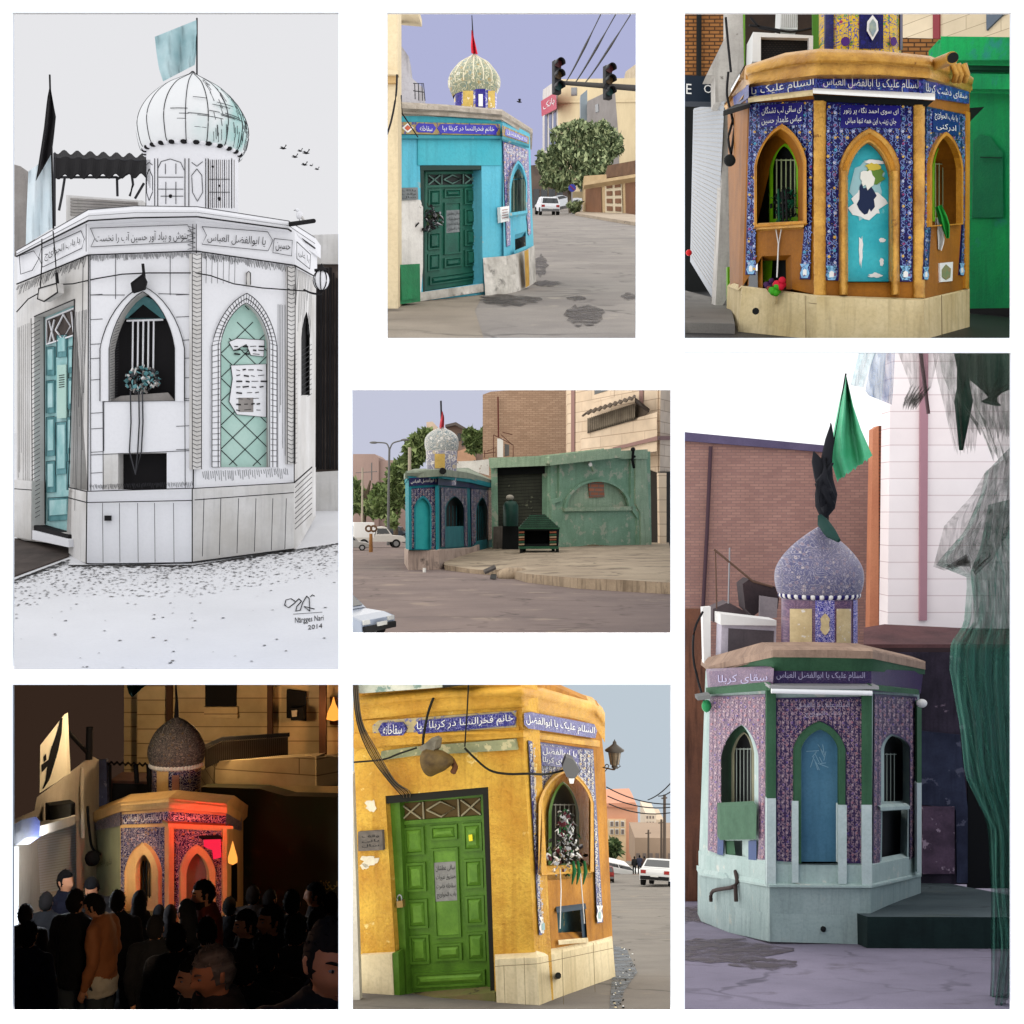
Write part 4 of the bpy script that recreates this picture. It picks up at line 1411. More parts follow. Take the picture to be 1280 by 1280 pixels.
 panel_door(root,A,[(160,624),(366,622),(372,1050),(156,1082)],-.16,green,greenp,dark,paper,ink,plain('lattice bar',rgb(90,120,110),.5))
 m = MB()
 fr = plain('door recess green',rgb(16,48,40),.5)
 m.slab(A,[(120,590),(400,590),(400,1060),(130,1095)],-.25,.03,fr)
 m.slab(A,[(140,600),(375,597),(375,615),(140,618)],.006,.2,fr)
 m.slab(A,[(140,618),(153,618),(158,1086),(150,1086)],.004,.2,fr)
 m.build('door_frame',root)
 m = MB()
 m.slab(A,[(140,1088),(382,1054),(386,1085),(140,1122)],.05,.4,dirtyw)
 m.build('door_step',root)
 PB = p.pl(500,17.15,585,19.2)
 m = MB()
 molding(m,p,[(381,955,1103,16.6,390),(470,948,1100,16.95,478),(505,940,1096,17.2,508),(545,925,1076,18.0,549),(580,906,1046,19.2,586)],[(0,0),(.5,.03),(1,.05)],.4,dirtyw)
 m.slab(PB,[(540,930),(556,922),(560,1060),(545,1070)],.1,.01,paint('ochre spill',rgb(190,150,50),rgb(150,110,40),None,ns=4))
 m.build('plinth',root)
 # drum and dome
 dd = 18.6
 dome(root,p,352,dd,[(82,470),(82,305)],mosaic('drum tile',rgb(120,120,180),rgb(210,210,220),rgb(210,180,80),rgb(60,60,140),rgb(230,225,215),1.0),'drum')
 cy = Cyl(p,352,dd,82)
 m = MB()
 gy = paint('yellow tile',rgb(200,172,92),rgb(172,146,80),rgb(225,215,190),thr=.6,ns=6)
 for x0,x1 in ((306,346),(402,428)):
  cy.patch(m,x0,x1,312,378,.012,gy)
 for x0,x1 in ((354,392),(276,300)):
  cy.patch(m,x0,x1,305,378,.01,tile)
 cy.patch(m,366,382,325,372,.016,SIGNW,4)
 m.build('drum_ornament',root)
 dm = mosaic('dome tile',rgb(122,128,104),rgb(196,190,158),rgb(150,128,78),rgb(84,116,120),rgb(205,205,190),1.3,.35,(.3,.29,.22,1),vs=.9)
 dome(root,p,347,dd,smoothprof([(81,338),(88,322),(96,301),(98,277),(93,257),(76,233),(54,208),(24,189),(6,175),(2,168)],4),dm,flute=(16,.012),seg=96)
 m = MB()
 u = p.unit(dd); cx = p.p(347,0,dd).x
 pr = smoothprof([(96,301),(98,277),(93,257),(76,233),(54,208),(24,189),(6,175)],4)
 for k in range(16):
  a = 2 * math.pi * k / 16
  m.tube([V((cx + r * u * 1.004 * math.cos(a),dd + r * u * 1.004 * math.sin(a),p.p(0,y,dd).z)) for r,y in pr],.011,plain('pale rib',rgb(205,198,172),.4),5)
 m.build('dome_rib',root)
 fl = thing('flag','red cloth wound round the thin pole on the gold green dome','flag',p.p(345,172,dd))
 m = MB(); m.tube([p.p(346,175,dd),p.p(338,22,dd)],[.016,.006],WIRE,6); m.build('pole',fl)
 redc = plain('red cloth',rgb(200,40,55),.8)
 m = MB(); cloth(m,p,[(336,78),(336,110),(334,140),(336,168)],[(342,84),(347,112),(354,140),(361,172)],dd - .05,redc,2,.05); m.build('cloth',fl)
 # small things on the shrine
 m = MB(); m.slab(A,[(60,686),(130,684),(132,730),(60,734)],.03,.03,paper)
 for k in range(3): write(m,A,('پلاک','وقف','سال')[k],[(70,692 + k * 13),(122,691 + k * 13),(122,701 + k * 13),(70,702 + k * 13)],ink,.034)
 tag(m.build('wall_plaque'),'small grey metal plaque on the cyan wall beside the dark green door','plaque')
 m = MB(); m.slab(A,[(447,760),(482,755),(482,812),(450,820)],.07,.05,SIGNW)
 for k in range(4): m.line(A,[(455,772 + k * 10),(476,768 + k * 10)],2.5,plain('notice red',rgb(150,60,50)),.074)
 tag(m.build('paper_notice'),'small pale notice pinned at the corner of the cyan shrine','notice')
 m = MB(); m.slab(A,[(58,985),(136,981),(138,1120),(64,1130)],.3,.28,gbox)
 m.slab(A,[(66,995),(128,991),(130,1108),(70,1116)],.315,.02,gbox)
 tag(m.build('metal_box',bevel=.01),'bright green metal box at the foot of the cyan shrine wall','box')
 rnd = random.Random(5)
 m = MB()
 lock_pile(m,[A.at(185 + rnd.gauss(0,14),800 + rnd.gauss(0,18),-.05 + rnd.uniform(0,.1)) for i in range(110)],.035,(WIRE,LEAF[0],CAR['rim'],WIRE),rnd)
 m.tube([A.at(150,845,.05),A.at(162,850,0),A.at(172,820,-.02)],.02,WIRE)
 tag(m.build('padlock_bunch'),'bunch of padlocks and ribbons hanging on the dark green door','locks')
 # ---- left building edge
 bl = thing('building','cream plastered building edge standing left of the cyan shrine','building',p.gp(20,14.6))
 pl = p.front(14.6)
 m = MB(); m.slab(pl,[(-140,-160),(52,-160),(54,1150),(-140,1165)],0,.5,cream); m.build('wall',bl)
 m = MB()
 m.slab(pl,[(-140,230),(56,232),(56,250),(-140,248)],.1,.1,cream); m.slab(pl,[(-140,250),(52,252),(52,282),(-140,280)],.05,.05,paint('tan band',rgb(190,160,110),rgb(170,140,95)))
 m.build('ledge',bl)
 bl = thing('building','grey side wall with an eave and a small balcony behind the cyan shrine','building',p.gp(100,22))
 pl = p.front(22)
 gw = paint('grey stained wall',rgb(165,162,165),rgb(140,135,135),None,ns=1,streak=.5)
 m = MB(); m.slab(pl,[(40,128),(60,130),(95,180),(105,262),(150,300),(158,420),(40,420)],0,.5,gw); m.build('wall',bl)
 m = MB(); m.slab(pl,[(40,-160),(60,-160),(62,120),(40,130)],0,.3,gw)
 m.prism([[p.p(48,-20,20.5),p.p(128,8,20.5),p.p(146,66,22.5),p.p(50,58,22.5)]],V((0,0,.12)),cream); m.build('eave',bl)
 m = MB()
 for q in ([(112,284),(152,284),(158,350)],[(118,284),(120,345)],[(132,284),(134,350)],[(146,284),(148,350)],[(112,312),(155,318)]):
  m.line(pl,q,3.5,WIRE,.3,5)
 m.build('railing',bl)
 m = MB(); m.tube([p.p(66,330,15),p.p(70,400,14.9),p.p(130,490,15.2)],.008,WIRE,5)
 tag(m.build('cable'),'short loose cable at the inner corner of the cyan frieze','cable')
 m = MB(); m.tube([p.p(50,250,14.4),p.p(46,330,14.4),p.p(30,420,14.4),p.p(12,480,14.4)],.012,WIRE,5)
 tag(m.build('cable'),'loose black cable hanging down the cream wall edge','cable')
 # ---- traffic lights on their arm
 dT = 37
 ts = thing('signal_arm','dark mast arm carrying two unlit traffic lights over the street','mast arm',p.gp(1022,dT))
 m = MB(); m.tube([p.p(1022,1,dT) * 0 + p.gp(1022,dT),p.p(1022,306,dT)],.1,WIRE,10); m.build('pole',ts)
 m = MB(); m.tube([p.p(1022,306,dT),p.p(690,282,dT)],[.1,.06],plain('weathered steel',(.06,.055,.05,1),.6),10); m.build('arm',ts)
 tlm = plain('black signal housing',(.014,.014,.015,1),.45)
 lens = [plain('unlit red lens',(.05,.012,.012,1),.2),plain('unlit amber lens',(.05,.03,.012,1),.2),plain('unlit green lens',(.01,.03,.028,1),.2)]
 for x,y,lab in ((668,262,'black traffic light at the free end of the mast arm'),(864,282,'black traffic light near the middle of the mast arm against the cream building')):
  tl = thing('traffic_light',lab,'traffic light',p.p(x,y + 65,dT),'traffic lights over the street')
  c = p.p(x,y,dT); u = p.unit(dT)
  Rm = rotm(R(28))
  m = MB(); m.box(c + V((-4 * u,0,0)),(15 * u,12 * u,64 * u),tlm,Rm); m.build('housing',tl,bevel=.02)
  for k in range(3):
   cc = c + V((2 * u,-16 * u,(44 - 44 * k) * u + 4 * u))
   fwd = Rm @ V((0,-1,0)); sd = Rm @ V((1,0,0))
   m = MB(); rr = 17 * u
   rows = [[cc + fwd * t * u + (sd * math.cos(a * .3142) + V((0,0,1)) * math.sin(a * .3142)) * rr for a in range(-1,12)] for t in (0,16,26)]
   m.grid(rows,tlm,True); vz = m.build('visor',tl,solid=.01)
   m = MB(); m.prism([[cc + fwd * 3 * u + (sd * math.cos(a * .3927) + V((0,0,1)) * math.sin(a * .3927)) * rr * .9 for a in range(16)]],-fwd * .03,lens[k]); m.build('lens',tl)
 for (a,b) in (((842,0),(702,275)),((902,0),(733,285)),((962,0),(775,280))):
  m = MB(); m.tube(sag(p.p(a[0] + 8,a[1] - 15,30),p.p(b[0],b[1],120),.1),[.016] * 2 + [.05] * 9,WIRE,4)
  tag(m.build('overhead_wire'),'thin dark overhead wire crossing the lavender sky','wire','overhead wires in the lavender sky')
 # ---- right side of the street
 b1 = thing('building','tall cream block with a red vertical sign beyond the street tree','building',p.gp(800,150))
 F,S = p.pl(668,150,1000,122),p.pl(610,190,668,150)
 crm = paint('cream stone block',rgb(206,188,150),rgb(190,172,136),None,ns=.2,streak=.2)
 m = MB(); m.slab(F,[(668,268),(1050,262),(1050,700),(668,700)],0,4,crm)
 m.slab(S,[(612,308),(668,268),(668,700),(612,700)],0,3,paint('pale grey cladding',rgb(200,195,190),rgb(180,172,165),None,ns=.3)); m.build('wall',b1)
 for k in range(3):
  m = MB(); m.slab(S,[(618 + k * 17,410 - k * 8),(628 + k * 17,404 - k * 8),(628 + k * 17,540),(618 + k * 17,540)],.05,.3,plain('dark glass strip',(.06,.07,.08,1),.2)); m.build('window',b1)
 m = MB(); m.slab(S,[(604,352),(662,316),(664,378),(607,408)],.5,.4,plain('red sign',rgb(175,40,62),.5))
 write(m,S,'بانک',[(612,362),(655,334),(656,366),(613,392)],SIGNW,.55); m.build('sign_panel',b1)
 m = MB()
 for x,y in ((720,300),(850,300)):
  m.slab(F,[(x,y),(x + 22,y - 1),(x + 22,y + 30),(x,y + 31)],.04,.1,plain('shade glass',(.1,.1,.1,1),.3))
 m.slab(F,[(668,350),(1050,346),(1050,354),(668,358)],.15,.15,crm)
 m.build('trim',b1)
 b2_ = thing('building','dark grey rendered house with stepped parapet behind the street tree','building',p.gp(850,112))
 G,G2 = p.pl(783,116,890,108),p.pl(890,108,912,104)
 m = MB(); m.slab(G,[(783,352),(888,302),(905,520),(905,690),(783,690)],0,2,paint('grey render',rgb(140,134,130),rgb(120,114,110),None,ns=.3,streak=.3))
 m.slab(p.front(117),[(756,330),(782,308),(784,690),(756,690)],0,1,plain('grey glass',rgb(120,130,135),.3)); m.build('wall',b2_)
 m = MB(); m.slab(G,[(812,366),(824,362),(826,392),(814,396)],.05,.1,CAR['glass']); m.build('window',b2_)
 b3 = thing('building','pale beige tower corner at the far edge of the cyan street','building',p.gp(980,170))
 m = MB(); m.slab(p.pl(930,175,1050,165),[(930,238),(975,205),(1050,190),(1050,300),(930,300)],0,2,paint('beige tower',rgb(190,175,150),rgb(170,155,130))); m.build('wall',b3)
 g1 = thing('garage_building','low garage with brown doors and a slatted gate under a flat brown roof','garage',p.gp(880,87))
 GP = p.pl(770,92,1050,80)
 tan = paint('tan garage wall',rgb(190,165,125),rgb(170,145,108),None,ns=.5)
 brn = paint('brown garage door',rgb(130,92,66),rgb(110,78,56),None,ns=.6,streak=.4)
 m = MB(); m.slab(GP,[(770,640),(1050,620),(1050,830),(770,786)],0,2,tan); m.build('wall',g1)
 m = MB(); m.slab(GP,[(770,664),(985,630),(985,642),(770,676)],.9,1.2,tan)
 m.slab(GP,[(860,600),(1050,565),(1050,625),(860,645)],.3,3,paint('brown upper wall',rgb(110,82,60),rgb(90,66,48))); m.build('roof',g1)
 for q in ([(775,680),(835,670),(838,782),(775,776)],[(928,648),(1040,632),(1040,822),(930,792)]):
  m = MB(); m.slab(GP,q,.05,.1,brn); m.build('door',g1)
 m = MB(); m.slab(GP,[(850,664),(914,655),(918,790),(852,784)],.06,.1,plain('pale gate',rgb(205,190,160),.6)); gt = m.build('gate',g1)
 m = MB()
 for k in range(4):
  for s in (0,1):
   m.slab(GP,uquad([(850,664),(914,655),(918,790),(852,784)],.08 + s * .5,.06 + k * .235,.42 + s * .5,.2 + k * .235),.1,.05,brn)
 m.build('gate_panel',gt)
 b4 = thing('building','dim shop fronts in the distance beyond the parked cars','building',p.gp(610,135))
 m = MB(); m.slab(p.front(135),[(560,600),(650,590),(720,640),(720,760),(560,770)],0,2,paint('dim shop front',rgb(105,92,82),rgb(70,62,58),rgb(150,90,70),thr=.6,ns=.5)); m.build('wall',b4)
 m = MB()
 for k in range(4): m.slab(p.front(134.9),[(575 + k * 30,690),(598 + k * 30,690),(598 + k * 30,765),(575 + k * 30,765)],0,.3,CAR['glass'])
 m.build('shop_window',b4)
 tr = thing('street_tree','leafy grey green street tree with a leaning pale trunk by the pavement','tree',p.gp(722,96))
 m = MB(); u = p.unit(96)
 for q,r in (([(722,792),(716,740),(712,690),(730,600),(770,520)],[12,10,9,7,3]),([(712,690),(690,600),(650,540)],[8,5,2]),([(714,700),(760,640),(830,580)],[7,4,2])):
  m.tube([p.p(x,y,96) for x,y in q],[k * u for k in r],BARK,8)
 m.build('trunk',tr)
 m = MB()
 LS = [plain('willow dark',rgb(66,80,52),.6,var=.6),plain('willow mid',rgb(112,126,88),.6,var=.5),plain('willow pale',rgb(156,166,122),.6,var=.4)]
 for cx_,cy_,rx,ry,n,sd in ((800,480,85,70,2200,1),(680,540,85,90,2200,2),(760,560,110,110,2600,3),(650,640,60,60,1000,4),(860,520,60,80,1200,5),(730,470,70,55,1400,6),(640,600,60,75,1500,7),(780,620,80,70,1600,8),(690,650,60,50,900,9),(840,470,60,55,1000,10),(850,590,50,60,900,11)):
  foliage(m,p.p(cx_,cy_,95),(rx * u,rx * u * .8,ry * u),n,.15,LS,sd,.6)
 m.build('crown',tr)
 sg = thing('round_sign','small round blue traffic sign on a thin post before the street tree','sign',p.gp(724,92))
 m = MB(); m.tube([p.gp(724,92),p.p(724,676,92)],.04,CAR['rim'],6); m.build('post',sg)
 m = MB(); c = p.p(724,686,91.9); m.prism([[c + V((.28 * math.cos(a * .3927),0,.28 * math.sin(a * .3927))) for a in range(16)]],V((0,.03,0)),plain('sign blue',rgb(50,55,140),.4))
 m.tube([c + V((-.17,-.02,.17)),c + V((.17,-.02,-.17))],.035,CAR['red'],4); m.build('sign_face',sg)
 m = MB()
 foliage(m,p.p(740,755,92),(35 * u,30 * u,32 * u),500,.12,LS,9)
 tag(m.build('low_shrub'),'low grey green shrub at the foot of the street tree','shrub')
 m = MB()
 q = [p.g(735,792,0),p.g(1050,846,0),p.g(1050,812,0),p.g(850,780,0),p.g(760,779,0)]
 m.prism([[v + V((0,0,.15)) for v in q]],V((0,0,-.15)),ground_mat('pale pavement',rgb(165,150,130),rgb(145,132,115)))
 tag(m.build('pavement'),None,None,None,'structure')
 sl = math.atan((640 - 245) / FOC)
 whitep = plain('white car paint',(.62,.63,.64,1),.25)
 car(p.gp(627,87),R(6),(3.4,1.28,1.2),sl,'white hatchback parked in the cyan street seen from behind',whitep,None,'hatch')
 car(p.gp(683,108),R(-80),(3.6,1.4,1.25),sl,'pale car parked crosswise beyond the white hatchback',plain('pale car paint',(.5,.52,.54,1),.25),None,'sedan')
 bd = p.p(520,355,60); m = MB(); uu = .03 * 4
 m.tube([bd + V((-.12,0,.03)),bd,bd + V((.12,0,-.02))],[.01,.05,.015],WIRE,6)
 m.face([bd,bd + V((.06,0,.02)),bd + V((.1,.1,.16)),bd + V((-.02,.1,.12))],WIRE); m.face([bd,bd + V((.06,0,.02)),bd + V((.06,-.1,.13)),bd + V((-.06,-.1,.1))],WIRE)
 tag(m.build('bird'),'tiny dark bird flying right of the gold green dome','bird')
scene_cyan()

# =====================================================================
# scene 3: the golden shrine front with blue tile panels, close up
# =====================================================================
def bars_window(root,pl,out,off,framem,barm,darkm,xs,y0,y1,wbar=6):
 m = MB(); m.slab(pl,out,off - .12,.03,darkm); wd = m.build('window',root)
 m = MB()
 cx = sum(x for x,y in out) / len(out)
 cy = sum(y for x,y in out) / len(out)
 inn = [(cx + (x - cx) * .8,cy + (y - cy) * .93) for x,y in out]
 m.slab(pl,[out,inn],off,.06,framem)
 m.build('window_frame',wd)
 m = MB()
 for x in xs:
  m.line(pl,[(x,y0),(x,y1)],wbar,barm,off - .03,6)
 m.line(pl,[(xs[0] - 8,y0 + 4),(xs[-1] + 8,y0 + 4)],wbar * .9,barm,off - .03,6)
 m.build('bars',wd)
 return wd
def vase(m,pl,x,y,w,h,off,m1,m2):
 m.slab(pl,[(x - w * .5,y),(x + w * .5,y),(x + w * .28,y + h * .3),(x + w * .5,y + h * .65),(x + w * .3,y + h),(x - w * .3,y + h),(x - w * .5,y + h * .65),(x - w * .28,y + h * .3)],off,.008,m1)
 m.slab(pl,[(x - w * .2,y + h * .45),(x,y + h * .35),(x + w * .2,y + h * .45),(x + w * .2,y + h * .8),(x - w * .2,y + h * .8)],off + .004,.008,m2)

def scene_gold():
 p = Pan(852,12,3.077,422.5,14.6,290)
 sky_cell((850,-170,1420,430),40,emit('sky gold',(.75,.77,.8,1),.8),emit('sky gold fill',(.98,.98,1.0,1),.9))
 gold = paint('golden paint',rgb(200,140,44),rgb(158,102,24),rgb(225,190,120),thr=.68,ns=1.6,streak=.3,rough=.35,bump=.7)
 goldd = paint('brown gold paint',rgb(154,96,20),rgb(120,72,12),None,ns=1.3,streak=.25,rough=.55)
 goldb = paint('yellow gold paint',rgb(206,156,66),rgb(158,108,34),rgb(128,84,24),thr=.64,ns=3,rough=.28,bump=.8,metal=.35)
 tile = mosaic('blue gold floral tile',rgb(12,10,66),rgb(26,28,105),rgb(24,24,100),rgb(18,24,84),rgb(34,20,80),1.25,vs=.5)
 blue = paint('deep cobalt tile',rgb(20,16,92),rgb(30,26,116),None,ns=3,rough=.25)
 turq = paint('turquoise marble tile',rgb(30,150,165),rgb(60,175,185),rgb(140,205,205),thr=.64,ns=2.2,rough=.3,soft=.08)
 stone = paint('yellowed stone slab',rgb(205,188,148),rgb(178,158,112),rgb(60,50,36),thr=.68,ns=1.3,streak=.5,soft=.12)
 lime = paint('lime green paint',rgb(110,170,20),rgb(88,140,16),None,ns=3,rough=.4)
 dark = plain('dark interior',(.006,.007,.007,1),.7)
 barm = plain('pale window bar',rgb(140,150,110),.45)
 greenw = paint('emerald wall paint',rgb(24,182,96),rgb(26,148,92),rgb(46,140,140),thr=.56,ns=.9,streak=.3,soft=.15)
 greend = paint('dark emerald',rgb(10,80,52),rgb(8,60,42),None,ns=1.5)
 STEM = plain('pale blue stem',rgb(120,140,195),.25); FLW = (plain('yellow flower glaze',rgb(226,178,52),.25),plain('turquoise flower glaze',rgb(70,150,180),.25),plain('white flower glaze',rgb(190,195,215),.25),plain('plum flower glaze',rgb(140,62,110),.25))
 p.ground('ground',ground_mat('dark wet asphalt',rgb(38,38,38),rgb(25,25,26),None,rough=.5),850,1420,10.07,40)
 Lf,A,B,C = p.pl(190,18,258,15.6),p.pl(258,15.6,520,14.5),p.pl(520,14.5,930,14.5),p.pl(930,14.5,1108,16.4)
 root = thing('shrine','golden eight sided shrine front with dark blue floral tile panels and a turquoise arch','shrine',p.gp(720,15))
 wa = arch(340,456,822,615,398,515,812,600)
 na = [(310,948),(422,944),(424,1075),(312,1078)]
 gw_out = arch(290,470,825,600,385,455,812,585)
 cb = arch(640,804,1046,640,722,508)
 cwin = arch(966,1036,815,610,1000,515,810,620)
 cw_out = arch(964,1078,830,600,1020,484,822,610)
 m = MB()
 m.slab(Lf,[(190,340),(258,290),(258,1060),(200,1050)],0,.3,goldd)
 m.slab(A,[[(258,290),(520,250),(520,1098),(235,1064)],gw_out,na],0,.3,goldd)
 m.slab(B,[[(520,250),(930,262),(932,1112),(520,1098)],cb],0,.3,goldd)
 m.slab(C,[[(930,262),(1108,312),(1106,1072),(932,1112)],cw_out],0,.35,goldd)
 m.build('wall',root)
 # recess behind the windows
 m = MB(); m.slab(C,[cw_out,cwin],-.24,.05,goldd); m.build('recess',root)
 m = MB(); m.slab(A,[gw_out,wa],-.24,.05,goldd); m.slab(A,[(270,440),(490,440),(490,850),(270,850)],-.4,.03,dark)
 m.slab(A,[(290,822),(470,812),(470,836),(290,846)],.05,.3,goldb)
 m.build('recess',root)
 bars_window(root,A,wa,-.2,lime,barm,dark,[366,384,402,420,436],575,808)
 bars_window(root,C,cwin,-.2,lime,barm,dark,[976,990,1004,1018],590,800,5)
 m = MB(); m.slab(A,na,-.25,.03,dark); m.slab(A,[(310,960),(350,950),(345,1040),(315,1050)],-.2,.03,lime); m.build('niche',root)
 # tile panels
 m = MB()
 m.slab(A,tile_frame((262,362),(508,346),(494,1036),(456,1036),arch(284,474,842,600,385,446,828,582),(285,1020),(246,1018)),.02,.03,tile)
 arabesque(m,A,tile_frame((264,364),(506,350),(492,1030),(458,1030),arch(282,476,842,600,385,446,828,582),(285,1014),(248,1012)),22,.024,STEM,FLW,1)
 m.slab(A,[(300,368),(470,356),(466,440),(300,452)],.034,.02,blue)
 write(m,A,'ای ساقی لب تشنگان',[(308,374),(462,364),(462,398),(308,408)],SIGNW,.04)
 write(m,A,'عباس علمدار حسین',[(308,414),(462,404),(462,436),(308,446)],SIGNW,.04)
 vase(m,A,266,965,34,52,.024,plain('pale vase glaze',rgb(130,180,215),.3),SIGNW); vase(m,A,474,978,36,54,.024,plain('pale vase glaze',rgb(130,180,215),.3),SIGNW)
 m.build('tile_panel',root)
 m = MB()
 bo = arch(608,838,1046,600,722,458)
 m.slab(B,tile_frame((558,356),(890,362),(888,1046),(840,1046),arch(606,840,1000,600,722,456),(606,1042),(552,1040)),.02,.03,tile)
 arabesque(m,B,tile_frame((560,360),(888,366),(886,1040),(842,1040),arch(604,842,1000,600,722,456),(606,1036),(554,1034)),24,.024,STEM,FLW,2)
 m.slab(B,[(612,366),(842,370),(842,455),(780,455),(722,450),(660,455),(612,455)],.034,.02,blue)
 write(m,B,'ای سوی احمد نگاه پر زنور',[(622,374),(834,378),(834,408),(622,404)],SIGNW,.04)
 write(m,B,'جان زینب این همه تنها مباش',[(630,414),(826,418),(826,446),(630,442)],SIGNW,.04)
 for x in (577,862):
  vase(m,B,x,985,44,55,.024,plain('pale vase glaze',rgb(130,180,215),.3),SIGNW)
 m.build('tile_panel',root)
 m = MB()
 m.slab(C,tile_frame((942,372),(1095,404),(1086,1025),(1070,1020),arch(960,1082,838,600,1020,474,828,608),(948,1040),(932,1038)),.02,.03,tile)
 arabesque(m,C,tile_frame((944,376),(1093,408),(1084,1018),(1072,1014),arch(958,1084,838,600,1020,474,828,608),(946,1034),(934,1032)),18,.024,STEM,FLW,3)
 m.slab(C,[(968,382),(1068,402),(1066,486),(966,470)],.034,.02,blue)
 write(m,C,'یا باب الحوائج',[(974,390),(1062,408),(1062,438),(974,424)],SIGNW,.04)
 write(m,C,'ادرکنی',[(980,432),(1056,446),(1056,474),(980,462)],SIGNW,.04)
 vase(m,C,942,990,20,48,.024,plain('pale vase glaze',rgb(130,180,215),.3),SIGNW); vase(m,C,1080,975,18,46,.024,plain('pale vase glaze',rgb(130,180,215),.3),SIGNW)
 m.slab(C,[(994,975),(1044,970),(1042,1044),(996,1048)],.02,.02,SIGNW)
 m.slab(C,[(1002,1000),(1018,980),(1036,996),(1034,1030),(1018,1040),(1002,1028)],.026,.02,paint('green tile star',rgb(90,130,90),rgb(150,120,80),None,ns=9))
 m.build('tile_panel',root)
 # arches and twisted columns
 m = MB(); m.slab(B,[bo,cb],.06,.07,goldb); m.slab(B,[arch(622,822,1046,615,722,478),arch(634,810,1046,630,722,496)],.08,.03,gold); m.build('arch_trim',root,bevel=.015)
 m = MB(); m.slab(A,[arch(282,480,838,598,385,442,824,580),gw_out],.06,.07,gold); m.build('arch_trim',root,bevel=.015)
 m = MB(); m.slab(C,[arch(956,1084,835,596,1020,470,826,606),cw_out],.06,.07,gold); m.build('arch_trim',root,bevel=.015)
 def rope(pl,x0,x1,y0,y1,off):
  m = MB()
  n = int((y1 - y0) / 7)
  rows = []
  for i in range(n + 1):
   y = y0 + (y1 - y0) * i / n
   row = []
   for k in range(13):
    a = math.pi * k / 12
    q = 1 + .035 * math.sin(i * .9 + k * .6) + .02 * math.sin(i * 2.1)
    x = (x0 + x1) / 2 - (x1 - x0) / 2 * math.cos(a) * q
    row.append(pl.at(x,y,off * math.sin(a) * q + .004))
   rows.append(row)
  m.grid(rows,goldb,True)
  return m
 for pl,x0,x1,y0,y1 in ((B,508,556,350,1098),(B,890,936,366,1108),(B,606,640,620,1096),(B,804,838,620,1096)):
  rope(pl,x0,x1,y0,y1,.05 if x1 - x0 > 40 else .13).build('pilaster',root)
 m = MB(); m.slab(C,[(1094,390),(1110,396),(1106,1075),(1092,1072)],.03,.08,gold); m.build('pilaster',root)
 # turquoise panel with a torn poster scrap
 m = MB(); m.slab(B,cb,-.08,.03,turq)
 m.build('turquoise_panel',root)
 m = MB()
 rnd = random.Random(8)
 def scrap(cx,cy,rx,ry,mat,off,n=18,j=.35):
  m.slab(B,[(cx + rx * math.cos(k * 6.283 / n) * rnd.uniform(1 - j,1 + j),cy + ry * math.sin(k * 6.283 / n) * rnd.uniform(1 - j,1 + j)) for k in range(n)],off,.006,mat)
 scrap(712,700,72,105,plain('scrap pale',rgb(150,190,195),.7),-.075)
 scrap(712,745,62,52,SIGNW,-.071)
 scrap(708,730,34,62,plain('scrap navy',rgb(25,38,70),.6),-.067)
 scrap(712,648,26,36,plain('scrap white',rgb(225,225,215),.6),-.063)
 scrap(745,640,36,30,plain('scrap green',rgb(95,130,55),.6),-.065)
 scrap(735,605,26,14,plain('scrap yellow',rgb(200,180,70),.6),-.060)
 scrap(742,586,34,9,SIGNW,-.062); scrap(690,925,7,60,SIGNW,-.072); scrap(745,1022,24,9,SIGNW,-.072); scrap(770,970,8,16,SIGNW,-.072); scrap(772,886,12,9,SIGNW,-.072)
 tag(m.build('torn_poster'),'torn remains of a poster on the turquoise arched panel','poster')
 # frieze, cornice, plinth
 m = MB()
 ft = mosaic('frieze blue tile',rgb(20,16,96),rgb(70,80,170),rgb(50,80,170),rgb(40,100,150),rgb(110,80,160),1.3,vs=.6)
 for pl,L in ((Lf,[(200,335),(258,288),(258,335),(205,375)]),(A,[(250,290),(520,250),(520,312),(250,358)]),(B,[(520,250),(930,262),(930,335),(520,312)]),(C,[(930,268),(1106,314),(1106,362),(930,334)])):
  m.slab(pl,L,.03,.05,ft)
 write(m,A,'السلام علیک یا',[(268,296),(508,260),(508,304),(268,344)],SIGNW,.036)
 write(m,B,'السلام علیک یا ابالفضل العباس',[(545,258),(918,270),(918,322),(545,306)],SIGNW,.036)
 write(m,C,'سقای دشت کربلا',[(940,280),(1098,322),(1098,350),(940,324)],SIGNW,.036)
 m.build('frieze',root)
 m = MB()
 cc = [(188,322,346,18,200),(246,216,286,15.5,262),(400,166,266,14.9),(530,150,250,14.4),(760,158,250,14.4),(955,178,264,14.5),(1070,222,300,15.8),(1124,264,318,16.4,1112)]
 molding(m,p,cc,[(0,.06),(.12,.17),(.34,.2),(.5,.15),(.56,.06),(.8,.1),(1,.07)],.5,goldb,.011,7,5,True)
 m.build('cornice',root)
 m = MB(); m.prism([[p.p(x,y,d) for x,y,d in ((246,222,15.5),(530,156,14.4),(955,184,14.5),(1118,266,16.4),(1000,210,19),(350,200,19))]],V((0,0,-.15)),gold); m.build('roof',root)
 m = MB()
 molding(m,p,[(190,1048,1275,18,186),(235,1062,1290,15.6,212),(520,1098,1300,14.45),(932,1112,1310,14.45),(1108,1072,1290,16.4)],[(0,.02),(.03,.06),(1,.07)],.3,stone)
 for pl,q in ((A,[(306,1080),(300,1290)]),(A,[(430,1090),(425,1290)]),(B,[(478,1100),(478,1300)]),(B,[(640,1140),(638,1300)]),(B,[(762,1110),(760,1300)]),(B,[(885,1110),(885,1300)]),(B,[(520,1135),(930,1150)]),(A,[(230,1095),(520,1132)]),(C,[(1000,1098),(1002,1300)])):
  m.line(pl,q,2.6,plain('mortar joint',rgb(95,80,55),.9),.075)
